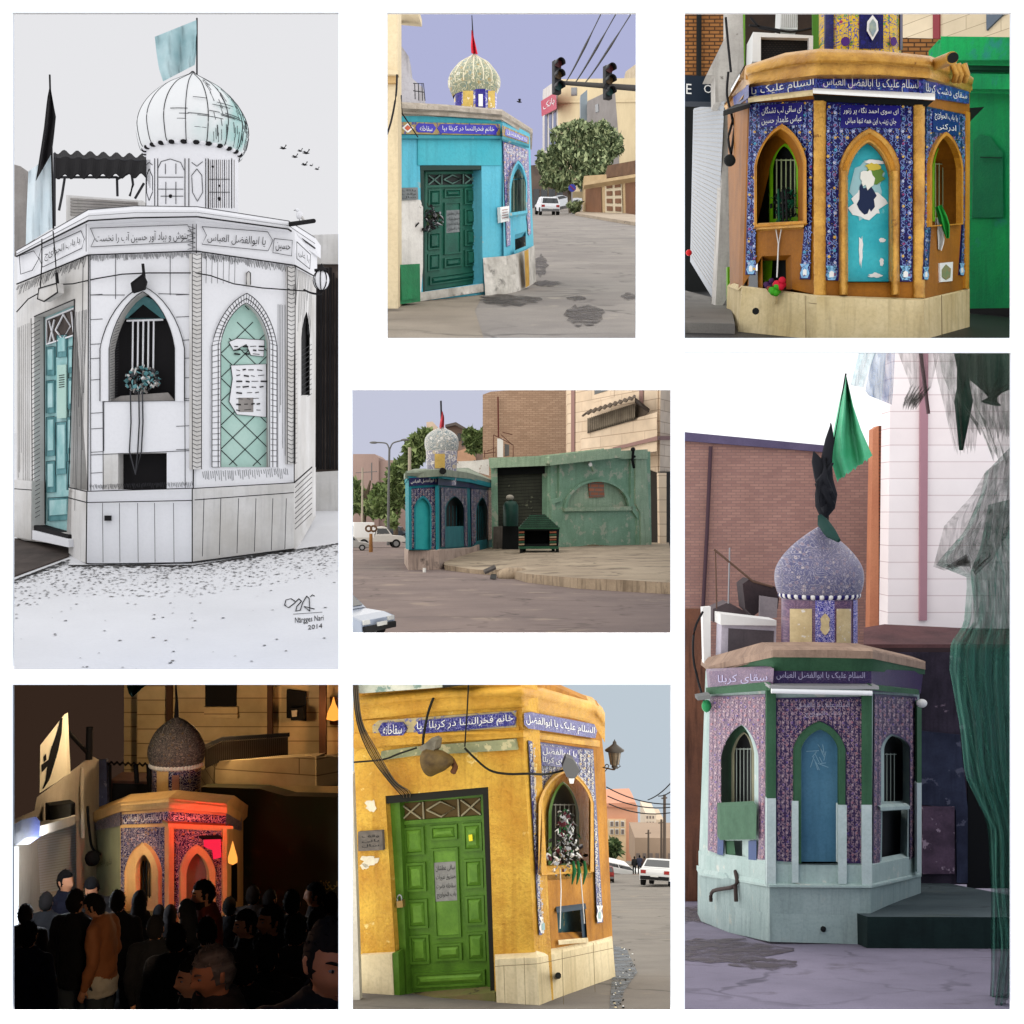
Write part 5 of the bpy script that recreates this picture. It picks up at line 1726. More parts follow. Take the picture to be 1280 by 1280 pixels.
 m.build('plinth',root)
 m = MB(); m.tube([B.at(285,1160,.08),B.at(285,1160,.02)],.04,dark,10); m.build('vent_hole',root)
 # metal awnings over the tile panels
 m = MB(); m.prism([[B.at(505,312,.05),B.at(975,332,.05),B.at(975,348,.42),B.at(505,322,.42)]],V((0,0,.03)),SIGNW)
 m.slab(B,[(508,326),(970,350),(945,372),(515,350)],.04,.03,dark)
 tag(m.build('light_canopy'),'long thin sheet canopy above the middle blue tile panel','canopy')
 m = MB(); m.prism([[A.at(255,345,.05),A.at(505,318,.05),A.at(505,330,.3),A.at(255,358,.3)]],V((0,0,.03)),stone)
 tag(m.build('light_canopy'),'short pale canopy above the tile panel with the barred lime window','canopy')
 # drum
 dd = 17.2
 dt = mosaic('yellow drum tile',rgb(205,170,30),rgb(60,70,150),rgb(90,140,60),rgb(205,170,60),rgb(140,40,90),1.5,vs=.9)
 dome(root,p,685,dd,[(153,330),(153,-170)],dt,'drum')
 cy = Cyl(p,685,dd,153)
 m = MB()
 cy.patch(m,642,732,-160,150,.02,tile); cy.patch(m,538,560,-160,155,.02,tile); cy.patch(m,812,834,-160,155,.02,tile)
 sh = [(686,20),(705,45),(708,80),(686,118),(665,80),(667,45)]
 m.prism([[cy.at(x,y,.07) for x,y in sh]],V((0,.01,0)),SIGNW)
 m.prism([[cy.at(686 + (x - 686) * .6,70 + (y - 70) * .7,.085) for x,y in sh]],V((0,.01,0)),paint('medallion',rgb(120,140,150),rgb(160,170,150),None,ns=12))
 for x in (594,774):
  m.prism([[cy.at(x + 15 * math.cos(k * .628),122 + 18 * math.sin(k * .628),.05) for k in range(10)]],V((0,.01,0)),plain('violet rosette',rgb(70,30,110),.4))
 m.build('drum_ornament',root)
 # spout, hanging ribbons, flowers
 m = MB(); m.tube([p.p(978,210,14.6),p.p(1040,186,13.9)],.07,goldb,12); m.tube([p.p(1036,188,13.95),p.p(1046,184,13.85)],.055,dark,12)
 tag(m.build('roof_spout'),'stubby golden rain pipe sticking out of the golden cornice','spout')
 m = MB()
 for x in (1045,1062,1085): m.tube([p.p(x,210,15.2),p.p(x + 12,250,15.2),p.p(x + 4,275,15.3)],.04,goldb,8)
 tag(m.build('pipe_bend'),'cluster of gold painted pipe bends below the rain pipe','pipe')
 gc,wc = plain('green ribbon',rgb(30,140,50),.7),plain('white ribbon',rgb(215,215,210),.7)
 m = MB(); cloth(m,p,[(975,760),(985,800),(1000,840),(1018,880)],[(1000,750),(1020,790),(1032,830),(1030,880)],15.0,gc,2,.05,8,8)
 cloth(m,p,[(975,800),(974,840),(978,880),(984,920)],[(992,800),(1006,840),(1012,890),(1000,928)],15.05,wc,2,.05,8,8)
 tag(m.build('ribbon_bunch'),'green and white ribbons tied to the narrow lime window of the golden shrine','ribbons')
 m = MB(); rnd = random.Random(12)
 lock_pile(m,[A.at(395 + rnd.gauss(0,20),rnd.uniform(690,825),-.13) for i in range(110)],.035,(dark,dark,greend),rnd)
 for x in (372,388,402):
  m.line(A,[(x,690),(x + 4,850),(x + 8,860)],9,rnd.choice((dark,greend)),-.05,5)
 m.line(A,[(362,838),(372,900),(366,1030)],4,wc,.02,5); m.line(A,[(384,838),(374,900),(368,1030)],4,wc,.02,5)
 tag(m.build('padlock_bunch'),'dark knotted cloths and white strings on the wide lime barred window','locks')
 m = MB()
 for c,r,col in ((A.at(375,1058,.12),.075,rgb(190,25,50)),(A.at(335,1060,.12),.06,rgb(60,25,70)),(A.at(356,1082,.16),.07,rgb(60,150,30)),(A.at(345,1075,.14),.05,rgb(120,60,40))):
  mt = plain('cloth bundle',col,.7)
  for k in range(7):
   m.ball(c + V((random.Random(k).uniform(-.04,.04),-.01 * k,random.Random(k + 9).uniform(-.04,.04))),r * .6,mt,8,6)
 m.tube([A.at(360,1100,.16),A.at(356,1130,.14)],.03,stone,6)
 tag(m.build('cloth_bundle'),'bundle of red, purple and green cloth in the small square niche','bundle')
 # ---- left neighbours
 bk = brick('orange brick',rgb(165,112,62),rgb(140,92,50),rgb(70,48,32),.2,.07,.012)
 bl = thing('building','orange brick wall above a dark shop sign next to the golden shrine','building',p.gp(80,24))
 pl = p.front(24)
 m = MB(); m.slab(pl,[(-40,-160),(178,-160),(175,90),(95,255),(-40,255)],0,.5,bk); m.build('wall',bl)
 m = MB(); m.line(pl,[(68,-160),(66,255)],20,dark,.1,8); m.build('drainpipe',bl)
 bl = thing('building','grey white pillar wall beside the white roller shutter','building',p.gp(190,18.5))
 pl = p.front(19)
 gwm = paint('dirty white pillar',rgb(190,186,178),rgb(160,155,148),rgb(90,84,76),thr=.64,ns=1.2,streak=.6)
 m = MB(); m.slab(pl,[(95,252),(178,85),(178,-160),(232,-160),(240,215),(190,300),(200,1060),(150,1155),(130,1150),(168,360),(130,355),(128,252)],0,.4,gwm); m.build('wall',bl)
 sh_ = thing('shop_front','white roller shutter with a dark blue sign board at the golden shrine alley','shop front',p.gp(90,20))
 SP = p.pl(-40,24,165,18.4)
 m = MB(); m.slab(p.front(26),[(-40,250),(130,250),(130,1130),(-40,1130)],0,.3,dark); m.build('wall',sh_)
 m = MB(); m.slab(p.pl(40,22.5,168,18.6),[(48,380),(165,352),(128,1115),(36,965)],0,.1,plain('shutter white',rgb(150,154,158),.5))
 for k in range(40):
  t = k / 40
  m.line(p.pl(40,22.5,168,18.6),[(48 - 12 * t,390 + 570 * t),(165 - 36 * t,365 + 745 * t)],2.4,gwm,.006)
 m.build('roller_shutter',sh_)
 m = MB(); m.slab(p.front(20),[(-40,250),(132,258),(130,355),(-40,352)],.3,.25,plain('sign navy',rgb(26,38,52),.5))
 write(m,p.front(20),'E',[(18,285),(38,286),(38,325),(18,324)],SIGNW,.31,False); write(m,p.front(20),'O',[(86,288),(118,290),(118,322),(86,320)],SIGNW,.31,False)
 m.slab(p.front(20),[(124,238),(172,238),(168,362),(122,360)],.25,.2,SIGNW)
 m.build('sign_board',sh_)
 m = MB(); m.ball(p.p(28,935,20),.05,plain('red lamp',rgb(200,25,30),.3),10,8); tag(m.build('red_reflector'),'tiny red lamp low in the dark alley beside the shutter','lamp')
 m = MB(); m.prism([[p.gp(-60,26,.12),p.gp(185,20,.12),p.gp(205,15.2,.12),p.gp(-60,15.4,.12)]],V((0,0,-.12)),ground_mat('grey alley paving',rgb(120,116,110),rgb(95,92,88)))
 tag(m.build('pavement'),None,None,None,'structure')
 m = MB(); m.tube([p.p(231,215,19.5),p.p(230,-160,19.5)],.055,lime,10); tag(m.build('pole'),'lime green upright pole behind the golden cornice','pole')
 m = MB(); m.tube([p.p(517,160,19.5),p.p(514,-160,19.5)],.06,plain('green pole paint',rgb(70,120,30),.5),10); tag(m.build('pole'),'green upright pole touching the yellow tiled drum','pole')
 m = MB(); m.slab(p.front(18.6),[(176,990),(215,985),(210,1150),(178,1160)],0,.1,lime); tag(m.build('gate_leaf'),'lime green metal leaf low beside the golden shrine','gate')
 cl = thing('cooler_unit','white framed evaporative cooler standing on the golden shrine roof','cooler',p.p(390,195,18.5))
 pl = p.front(18.5)
 m = MB(); m.slab(pl,[[(275,86),(506,100),(505,200),(272,200)],[(305,105),(490,110),(490,200),(305,200)]],0,.5,SIGNW); m.build('casing',cl)
 m = MB(); m.slab(pl,[(300,100),(495,108),(495,205),(300,205)],-.1,.05,brick('cooler grille',rgb(60,52,44),rgb(42,36,32),(.01,.01,.01,1),.05,.03)); m.build('grille',cl)
 m = MB(); m.slab(p.front(20),[(382,-20),(446,-20),(446,76),(378,72)],0,.4,SIGNW)
 for k in range(8): m.line(p.front(20),[(388 + k * 8,-10),(386 + k * 8,68)],3,gwm,.01)
 tag(m.build('vent_box'),'small white slatted vent box above the roof cooler','vent')
 m = MB(); m.slab(p.front(21),[(236,-160),(525,-160),(525,240),(236,260)],0,.3,paint('sooty brown wall',rgb(60,46,36),rgb(38,30,26))); tag(m.build('back_wall'),'sooty brown wall behind the roof cooler','wall')
 m = MB()
 for q in ([(180,240),(175,330),(195,420),(180,500),(200,590)],[(185,380),(205,450),(190,560)],[(260,60),(330,70),(420,85),(500,72)],[(265,30),(300,70),(380,88)],[(170,30),(178,120),(190,240)]):
  m.tube([p.p(x,y,17.3) for x,y in q],.018,WIRE,5)
 tag(m.build('cable'),'tangle of black cables at the corner of the golden shrine','cable')
 m = MB(); m.prism([[Lf.at(205,380,.05),A.at(265,372,.05),A.at(262,378,.7),Lf.at(160,410,.6)]],V((0,0,.05)),dark)
 m.ball(Lf.at(185,580,.3),.07,dark,10,8)
 tag(m.build('lamp_hood'),'dark metal lamp hood on the side wall of the golden shrine','lamp')
 # ---- right: emerald wall and cream building
 ew = thing('wall','emerald green plastered wall with stepped cornice beside the golden shrine','wall',p.gp(1190,19))
 ew['kind'] = 'thing'
 E1 = p.pl(990,20,1300,18.2)
 m = MB(); m.slab(E1,[(990,115),(1800,115),(1800,1150),(990,1150)],0,.5,greenw); m.build('wall_face',ew)
 m = MB(); m.slab(E1,[(1000,108),(1800,112),(1800,190),(1005,190)],.25,.25,greenw); m.slab(E1,[(1005,192),(1800,195),(1800,228),(1005,226)],.12,.12,greend); m.slab(E1,[(1030,250),(1800,260),(1800,305),(1030,300)],.2,.2,greenw); m.build('cornice',ew,bevel=.02)
 m = MB(); m.slab(E1,[(1125,500),(1150,480),(1190,490),(1210,520),(1235,548),(1238,800),(1120,800)],.03,.04,paint('patched green',rgb(26,138,84),rgb(20,120,80),None,ns=2)); m.line(E1,[(1150,568),(1230,570)],7,greend,.06); m.build('patch',ew)
 m = MB(); m.slab(E1,[(1090,1150),(1800,1140),(1800,1400),(1090,1400)],.1,.6,plain('black base',(.008,.008,.008,1),.6)); m.build('plinth',ew)
 cbld = thing('building','cream stone building with a mauve strip above the emerald wall','building',p.gp(1100,26))
 pl = p.pl(900,27,1300,25)
 m = MB(); m.slab(pl,[(830,-160),(1800,-160),(1800,180),(830,180)],0,.5,brick('cream cladding',rgb(222,205,175),rgb(212,194,162),rgb(150,130,105),1.6,.28,.006,.1)); m.build('wall',cbld)
 m = MB(); m.slab(pl,[(966,-160),(990,-160),(990,112),(966,112)],.05,.1,plain('mauve strip',rgb(140,60,66),.6)); m.build('trim_strip',cbld)
 m = MB(); m.slab(pl,[(1170,-160),(1248,-160),(1246,8),(1172,80)],.05,.1,plain('blue grey glass',rgb(70,85,100),.15)); m.build('window',cbld)
 m = MB(); m.slab(p.front(21),[(838,108),(1005,112),(1005,200),(838,190)],0,.3,bk); tag(m.build('brick_parapet'),'low dark brick parapet between the tiled drum and the emerald wall','parapet')
 m = MB(); m.prism([[p.p(1108,378,16.6),p.p(1165,374,16.9),p.p(1110,430,16.7)]],V((0,.2,0)),dark); tag(m.build('lamp_hood'),'black triangular lamp hood at the emerald wall corner','lamp')
scene_gold()

# =====================================================================
# scene 4: the faded shrine with white lower walls, a twisted black banner and green netting
# =====================================================================
def scene_faded():
 p = Pan(852,436,3.077,1264,12.0,1000)
 def L(x,y): return (x * 1.0095,1267.7 + y * 1.0096)
 def LL(*q): return [L(x,y) for x,y in q]
 sky_cell((848,434,1500,1420),42,emit('sky white',(.66,.67,.68,1),1.0),emit('sky white fill',(1.0,.97,.98,1),1.0),emit('sky white dim fill',(.8,.85,1.0,1),.42))  # unseen fill walls, the right one dimmed so right facets fall dark
 mauve = mosaic('faded sunlit mauve tile',rgb(80,58,92),rgb(120,92,116),rgb(110,84,108),rgb(96,74,104),rgb(126,94,112),1.15,.3,(.28,.2,.22,1))  # paler, pinker than the violet tile: sunlight put into the faded colour
 mauveb = mosaic('faded violet tile',rgb(48,38,78),rgb(78,62,98),rgb(72,56,92),rgb(60,50,90),rgb(84,62,92),1.1,.2,(.12,.085,.12,1),vs=.7)
 bluet = mosaic('faded blue dome tile',rgb(84,86,116),rgb(142,138,152),rgb(126,112,124),rgb(70,72,106),rgb(166,156,156),1.5,.3,(.27,.23,.26,1))
 greenp = paint('sage green paint',rgb(62,100,72),rgb(50,86,62),rgb(110,130,110),thr=.7,ns=1.4,streak=.3)
 mint = paint('pale mint paint',rgb(178,196,190),rgb(160,182,176),rgb(196,200,190),thr=.62,ns=1.3,streak=.3)
 plinth = paint('mint plinth with stains',rgb(160,178,174),rgb(138,158,155),rgb(180,180,165),thr=.6,ns=1.0,streak=.4,soft=.15)
 bluep = paint('grey blue panel',rgb(78,122,145),rgb(64,108,132),None,ns=1.5,streak=.3,rough=.5)
 capm = paint('sandy cement cap',rgb(165,140,120),rgb(130,108,92),None,ns=2,streak=.4)
 dark = plain('shade dark',(.008,.009,.01,1),.8)
 barm = plain('grey bar',rgb(140,150,140),.5)
 road = ground_mat('lilac asphalt',rgb(132,126,142),rgb(112,107,122),rgb(90,84,92),.6)
 p.ground('road',road,848,1500,10.07,42)
 ff = L(0,0)[1]
 dB = p.gd(L(500,1010)[1])
 A,B,C = p.pl(L(80,0)[0],p.gd(L(0,930)[1]),L(335,0)[0],dB + .1),p.pl(L(335,0)[0],dB,L(720,0)[0],dB),p.pl(L(715,0)[0],dB + .1,L(915,0)[0],21.5)
 root = thing('shrine','faded mauve tiled shrine with mint white lower walls and a blue arched panel','shrine',p.gp(L(520,0)[0],dB))
 wa = LL(*arch(152,292,612,300,228,178,612,300))
 cb = LL(*arch(456,600,705,270,528,195))
 cw = LL(*arch(762,868,490,270,800,216,486,262))
 cn = LL((765,506),(862,500),(858,748),(762,752))
 T = 870
 m = MB()
 m.slab(A,[[L(102,-20),L(340,-25),L(335,790),L(75,745)],wa,LL((165,618),(245,618),(245,735),(170,735))],0,.3,mint)
 m.slab(B,[[L(335,-30),L(720,-30),L(720,795),L(335,795)],cb],0,.3,mint)
 m.slab(C,[[L(718,-30),L(905,-25),L(912,745),L(720,795)],cw,cn],0,.35,plinth)
 m.build('wall',root)
 m = MB()
 m.slab(A,[LL(*tile_frame((108,70),(335,60),(330,700),(288,700),arch(150,294,640,300,228,176),(148,672),(100,655)))],.02,.03,mauve)
 m.build('tile_panel',root)
 m = MB()
 m.slab(B,[LL(*tile_frame((358,75),(695,70),(690,705),(625,705),arch(427,625,680,270,528,164),(428,700),(362,695)))],.02,.03,mauveb)
 write(m,B,'السلام علیک یا ابالفضل',[L(440,92),L(640,90),L(640,118),L(440,120)],plain('faded letter white',rgb(190,180,200)),.03)
 write(m,B,'یا باب الحوائج',[L(470,126),L(610,124),L(608,148),L(472,150)],plain('faded letter white',rgb(190,180,200)),.03)
 m.build('tile_panel',root)
 m = MB()
 m.slab(C,[LL(*tile_frame((735,60),(898,70),(905,670),(870,690),arch(759,870,600,270,800,212,596,262),(756,720),(728,740)))],.02,.03,mauveb)
 m.build('tile_panel',root)
 ST4,F4 = plain('mauve stem',rgb(188,158,168),.4),(plain('rose bloom',rgb(186,122,128),.4),plain('pale bloom',rgb(196,176,180),.4),plain('violet bloom',rgb(110,92,160),.4))
 for pl_,fr_,sd_ in ((A,tile_frame((112,76),(332,66),(326,695),(290,695),arch(148,296,640,300,228,172),(147,668),(104,652)),5),(B,tile_frame((362,80),(692,76),(688,700),(628,700),arch(425,628,680,270,528,160),(426,696),(366,690)),6),(C,tile_frame((738,66),(896,76),(902,664),(873,684),arch(757,872,600,270,800,206,596,258),(754,714),(731,732)),7)):
  m = MB(); arabesque(m,pl_,LL(*fr_),17,.026,ST4,F4,sd_); m.build('tile_ornament',root)
 # window A: deep green reveal with barred window
 m = MB()
 m.slab(A,[wa,LL(*arch(192,278,490,290,240,206,485,285))],-.2,.04,greenp)
 m.slab(A,LL((146,488),(286,482),(284,612),(146,616)),.08,.25,paint('green box with splashes',rgb(78,112,88),rgb(66,98,76),rgb(190,195,185),thr=.72,ns=4))
 m.build('window_box',root)
 bars_window(root,A,LL(*arch(192,278,490,290,240,206,485,285)),-.18,paint('ochre grey frame',rgb(140,138,110),rgb(110,110,90)),barm,dark,[L(x,0)[0] for x in (210,224,238,252,264)],L(0,265)[1],L(0,480)[1],5)
 m = MB(); m.slab(A,LL((165,618),(245,618),(245,735),(170,735)),-.2,.03,mint)
 m.slab(A,LL((170,620),(200,620),(212,735),(175,735)),-.02,.1,greenp)
 m.slab(A,LL((255,620),(285,618),(285,700),(255,702)),.03,.02,plain('blue tile strip',rgb(40,70,120),.4)); m.slab(A,LL((138,605),(160,610),(158,675),(136,670)),.03,.02,plain('blue tile strip',rgb(40,70,120),.4))
 m.build('niche',root)
 # window C and dark niche
 bars_window(root,C,cw,-.16,mint,barm,dark,[L(x,0)[0] for x in (782,796,810)],L(0,285)[1],L(0,480)[1],4)
 m = MB(); m.slab(C,cn,-.25,.03,dark); m.slab(C,LL((758,492),(870,486),(870,498),(758,504)),.08,.2,mint); m.build('niche',root)
 # arches and half painted posts
 m = MB(); m.slab(B,[LL(*arch(428,624,705,270,528,165)),cb],.08,.09,greenp); m.build('arch_trim',root,bevel=.015)
 m = MB(); m.slab(B,cb,-.05,.03,bluep)
 for k in range(14):
  a = k * .449
  m.line(B,[L(525 + 55 * math.cos(a) * (k % 3) / 2,300 + 50 * math.sin(a)),L(525 + 20 * math.cos(a + 1),300 + 25 * math.sin(a + 1))],3,plain('pale scratch',rgb(130,165,180)),-.047)
 m.build('arched_panel',root)
 for pl,x0,x1,y0,ym,y1 in ((B,328,356,40,460,790),(B,690,722,50,485,795),(B,424,442,470,470,775),(B,600,626,485,485,780),(C,898,914,90,400,740)):
  m = MB()
  if ym > y0: m.slab(pl,LL((x0,y0),(x1,y0),(x1,ym),(x0,ym)),.09,.1,greenp)
  m.slab(pl,LL((x0,ym),(x1,ym),(x1,y1),(x0,y1)),.11,.12,paint('white post paint',rgb(196,210,206),rgb(176,194,190),None,ns=3))
  m.build('pilaster',root,bevel=.012)
 # ledge, plinth
 m = MB()
 Lc = lambda x,yt,yb,d: (L(x,0)[0],L(0,yt)[1],L(0,yb)[1],d)
 dA = A.d(L(75,0)[0])
 molding(m,p,[Lc(73,672,745,dA),Lc(335,708,790,dB),Lc(720,712,795,dB),Lc(912,672,748,21.5)],[(0,.05),(1,.05)],.2,mint)
 molding(m,p,[Lc(69,735,752,dA),Lc(334,782,798,dB),Lc(721,786,801,dB),Lc(914,742,756,21.5)],[(0,.1),(.3,.14),(.8,.14),(1,.09)],.25,mint)
 m.build('ledge',root)
 m = MB()
 molding(m,p,[Lc(74,745,925,dA),Lc(180,765,968,(dA + dB) / 2),Lc(335,788,1003,dB),Lc(720,793,1014,dB),Lc(912,745,900,21.5)],[(0,.06),(.5,.05),(1,.08)],.3,plinth,.004,3,3)
 m.ball(B.at(*L(540,955),.08),.04,dark,10,6)
 m.build('plinth',root)
 m = MB(); m.tube([A.at(*L(205,735),.05),A.at(*L(205,790),.13),A.at(*L(120,810),.14),A.at(*L(112,850),.14)],.03,plain('rusty pipe',(.05,.035,.03,1),.7),8)
 m.tube([A.at(*L(205,790),.13),A.at(*L(208,850),.13)],.03,plain('rusty pipe',(.05,.035,.03,1),.7),8)
 tag(m.build('water_pipe'),'rusty water pipe bent along the mint plinth of the faded shrine','pipe')
 # frieze and cornice
 m = MB()
 m.slab(A,[(105,1240),(355,1230),(350,1305),(112,1315)],.05,.3,mauve)
 m.slab(B,[(350,1230),(730,1232),(730,1300),(345,1300)],.05,.3,mauveb)
 m.slab(C,[(728,1232),(930,1240),(920,1325),(728,1320)],.05,.3,mauveb)
 lw = plain('faded letter white',rgb(180,175,205))
 write(m,B,'السلام علیک یا ابوالفضل العباس',[(365,1242),(705,1244),(705,1278),(365,1278)],lw,.056)
 write(m,A,'سقای کربلا',[(140,1255),(330,1247),(330,1285),(140,1292)],lw,.056)
 m.build('frieze',root)
 m = MB()
 molding(m,p,[(104,1216,1240,dA),(352,1152,1186,dB),(560,1150,1188,dB),(735,1156,1192,dB),(938,1202,1234,21.5)],[(0,.2),(.2,.27),(1,.25)],.6,capm,.007,5)
 molding(m,p,[(108,1236,1258,dA),(352,1180,1238,dB),(735,1188,1240,dB),(936,1230,1252,21.5)],[(0,.2),(.4,.14),(1,.07)],.3,greenp,.003,4,2,True)
 for pl,Lq in ((A,LL((100,42),(340,20),(340,45),(100,62))),(C,LL((722,25),(905,45),(905,62),(722,45)))):
  m.slab(pl,Lq,.1,.2,greenp)
 m.build('cornice',root)
 m = MB(); m.prism([[p.p(x,y,d) for x,y,d in ((105,1220,20.6),(352,1156,dB),(735,1160,dB),(936,1206,21.4),(700,1166,24),(250,1170,24))]],V((0,0,-.12)),capm); m.build('roof',root)
 ft = thing('tube_lamp','long white tube lamp batten under the frieze of the faded shrine','lamp',B.at(*L(530,45),.2))
 m = MB(); m.slab(B,LL((335,28),(752,30),(752,42),(335,38)),.3,.35,plain('batten grey',rgb(150,150,150),.5)); m.build('batten',ft)
 m = MB(); m.tube([B.at(*L(342,47),.28),B.at(*L(725,56),.28)],.036,plain('milky tube',(.86,.88,.88,1),.25),10); m.build('tube',ft)
 # drum and dome
 dd = 19.2
 dome(root,p,528,dd,[(142,1320),(142,955)],mauve,'drum')
 cy = Cyl(p,528,dd,142)
 m = MB()
 gy = paint('sand yellow tile',rgb(200,182,140),rgb(180,160,120),rgb(205,200,190),thr=.6,ns=5)
 for x0,x1 in ((402,470),(560,622)):
  cy.patch(m,x0,x1,1000,1145,.015,gy)
 for x0,x1 in ((482,552),(634,662)):
  cy.patch(m,x0,x1,965,1145,.012,mosaic('blue drum tile',rgb(50,50,130),rgb(190,185,215),rgb(150,140,190),rgb(80,80,170),rgb(205,190,215),2.2))
 m.prism([[cy.at(516 + 20 * math.cos(k * .524) * (1 if k % 2 else .7),1060 + 42 * math.sin(k * .524),.03) for k in range(12)]],V((0,.01,0)),gy)
 for i in range(30):
  a = math.pi + math.pi * i / 29
  u = p.unit(dd)
  m.ball(V((cy.cx + 146 * u * math.cos(a),dd + 146 * u * math.sin(a),p.p(0,945,dd).z)),.05,SIGNW if i % 2 else plain('navy tile',rgb(35,30,90),.3),8,5)
 m.build('drum_ornament',root)
 dome(root,p,528,dd,smoothprof([(142,960),(158,935),(168,890),(164,845),(140,800),(100,755),(50,715),(20,695),(4,685)],4),bluet)
 # banners on the dome
 fl = thing('flag','twisted black banner tied upright above the faded blue dome','flag',p.p(548,690,dd))
 bk = plain('black banner cloth',(.012,.013,.017,1),.85)
 m = MB(); m.tube([p.p(550,720,dd),p.p(546,600,dd),p.p(556,420,dd),p.p(574,285,dd)],[.035,.03,.02,.008],bk,8); m.build('pole',fl)
 m = MB()
 rnd = random.Random(3)
 m.tube([p.p(575,290,dd),p.p(570,350,dd),p.p(556,430,dd),p.p(552,500,dd),p.p(556,560,dd),p.p(552,610,dd),p.p(546,650,dd)],[.01,.07,.085,.12,.17,.15,.05],bk,10)
 for k in range(5):
  m.tube([p.p(556 + 26 * math.sin(k * 1.3),420 + k * 20,dd - .1),p.p(548 - 24 * math.sin(k),500 + k * 12,dd - .2),p.p(556 + 20 * math.cos(k * 2),570 + k * 10,dd - .12),p.p(548,640,dd)],[.02,.06,.07,.03],bk,7)
 m.tube([p.p(508,395,dd),p.p(520,430,dd),p.p(535,490,dd),p.p(548,560,dd)],[.01,.08,.1,.06],bk,8)
 m.build('cloth',fl)
 m = MB(); m.tube([p.p(530,640,dd - .2),p.p(545,670,dd - .25),p.p(570,705,dd - .6),p.p(605,738,dd - .8)],[.03,.09,.09,.03],plain('dark green tie',rgb(30,60,55),.8),8); m.build('tie',fl)
 fl = thing('flag','bright green triangular flag blowing beside the twisted black banner','flag',p.p(580,700,dd + .1))
 m = MB(); m.tube([p.p(560,700,dd + .1),p.p(578,400,dd + .1),p.p(632,95,dd + .1)],.014,WIRE,6); m.build('pole',fl)
 gf = paint('green silk',rgb(70,175,125),rgb(110,195,155),None,ns=1.5,rough=.5,bump=.1)
 m = MB(); cloth(m,p,[(630,105),(606,210),(580,340),(572,420),(600,508)],[(634,105),(660,220),(690,310),(725,390),(735,412)],dd + .15,gf,1.6,.2,16,24,.5,4); m.build('cloth',fl)
 # brick building, pier, white tower
 bk1 = brick('dusty brown brick',rgb(164,128,116),rgb(146,112,104),rgb(132,106,102),.2,.062,.008,.2)
 bl = thing('building','broad dusty brick wall with a dark coping behind the faded dome','building',p.gp(300,28))
 pl = p.front(28)
 m = MB(); m.slab(pl,[(-10,345),(555,392),(760,430),(760,1330),(-10,1330)],0,.5,bk1); m.build('wall',bl)
 m = MB(); m.slab(pl,[(-10,318),(560,372),(560,398),(-10,352)],.12,.6,paint('slate coping',rgb(92,84,112),rgb(76,70,96))); m.build('coping',bl)
 m = MB(); m.line(pl,[(112,375),(98,700),(82,1000)],15,plain('rusty drainpipe',rgb(70,52,60),.6),.1,8); m.build('drainpipe',bl)
 for q in ([(-10,1000),(95,1000),(100,2200),(-10,2200)],):
  m = MB(); m.slab(p.front(25),q,0,.3,paint('timber boards',rgb(120,80,60),rgb(90,62,52),None,ns=1,streak=.8)); tag(m.build('board_wall'),'narrow weathered timber wall at the side of the faded shrine','wall')
 bl = thing('building','orange brick pier standing between the brick wall and the white tower','building',p.gp(770,27))
 m = MB(); m.slab(p.front(27),[(736,310),(758,296),(758,1090),(722,1080)],.05,.3,paint('orange plaster pier',rgb(205,140,105),rgb(190,125,95),None,ns=1))
 m.slab(p.front(27),[(758,296),(804,296),(794,1090),(752,1090)],0,.4,brick('pier brick',rgb(150,92,66),rgb(130,78,58),rgb(95,66,56))); m.build('wall',bl)
 bl = thing('building','tall white clad tower with a mauve downpipe above the faded shrine','building',p.gp(950,26))
 tw = brick('white cladding',rgb(246,240,238),rgb(243,234,232),rgb(205,186,186),30,.34,.008,.05,-.25)
 pl = p.front(26)
 m = MB(); m.slab(pl,[(802,205),(830,-120),(1900,-120),(1900,1110),(792,1100)],0,.6,tw); m.build('wall',bl)
 m = MB(); m.slab(pl,[(920,-120),(950,-120),(944,1045),(916,1045)],.08,.15,plain('mauve pipe',rgb(172,130,140),.5)); m.build('downpipe',bl)
 # cooler, poles and clutter on the roof
 cl = thing('cooler_unit','boxy white cooler with a dark louvre face on the faded shrine roof','cooler',p.p(260,1150,20.5))
 pl = p.front(20.5)
 m = MB(); m.slab(pl,[(155,1040),(365,1050),(362,1170),(150,1190)],0,.5,paint('cooler white',rgb(190,185,195),rgb(165,160,170))); m.slab(pl,[(150,1020),(365,1045),(365,1065),(150,1062)],.08,.6,SIGNW); m.build('casing',cl)
 m = MB(); m.slab(pl,[(180,1075),(355,1085),(352,1170),(178,1175)],.01,.02,paint('louvre grey',rgb(95,88,92),rgb(75,70,74),None,streak=.4)); m.build('louvre',cl)
 m = MB(); m.slab(p.front(21),[(80,995),(112,992),(112,1205),(86,1210)],0,.2,SIGNW); tag(m.build('white_post'),'thin white post beside the cooler on the faded shrine roof','post')
 m = MB(); m.prism([[p.p(x,y,21.5) for x,y in ((235,905),(262,885),(360,915),(375,960),(370,1000),(300,1010),(275,1030),(245,1000))]],V((0,.6,0)),paint('dark tarp',rgb(62,50,52),rgb(40,34,38)))
 m.slab(p.front(21.4),[(302,950),(370,960),(366,1035),(300,1040)],0,.1,paint('cooler pad',rgb(150,142,145),rgb(120,114,118)))
 m.prism([[p.p(x,y,22.2) for x,y in ((120,1000),(180,975),(280,1030),(160,1050),(120,1050))]],V((0,.6,0)),paint('grey tarp',rgb(92,82,84),rgb(72,64,68)))
 tag(m.build('roof_clutter'),'dark tarpaulin covered clutter behind the cooler on the faded shrine','tarpaulin')
 m = MB()
 m.tube([p.p(125,772,21.5),p.p(275,895,21.5),p.p(350,915,21.5)],.02,plain('old timber',(.12,.07,.05,1),.8),6)
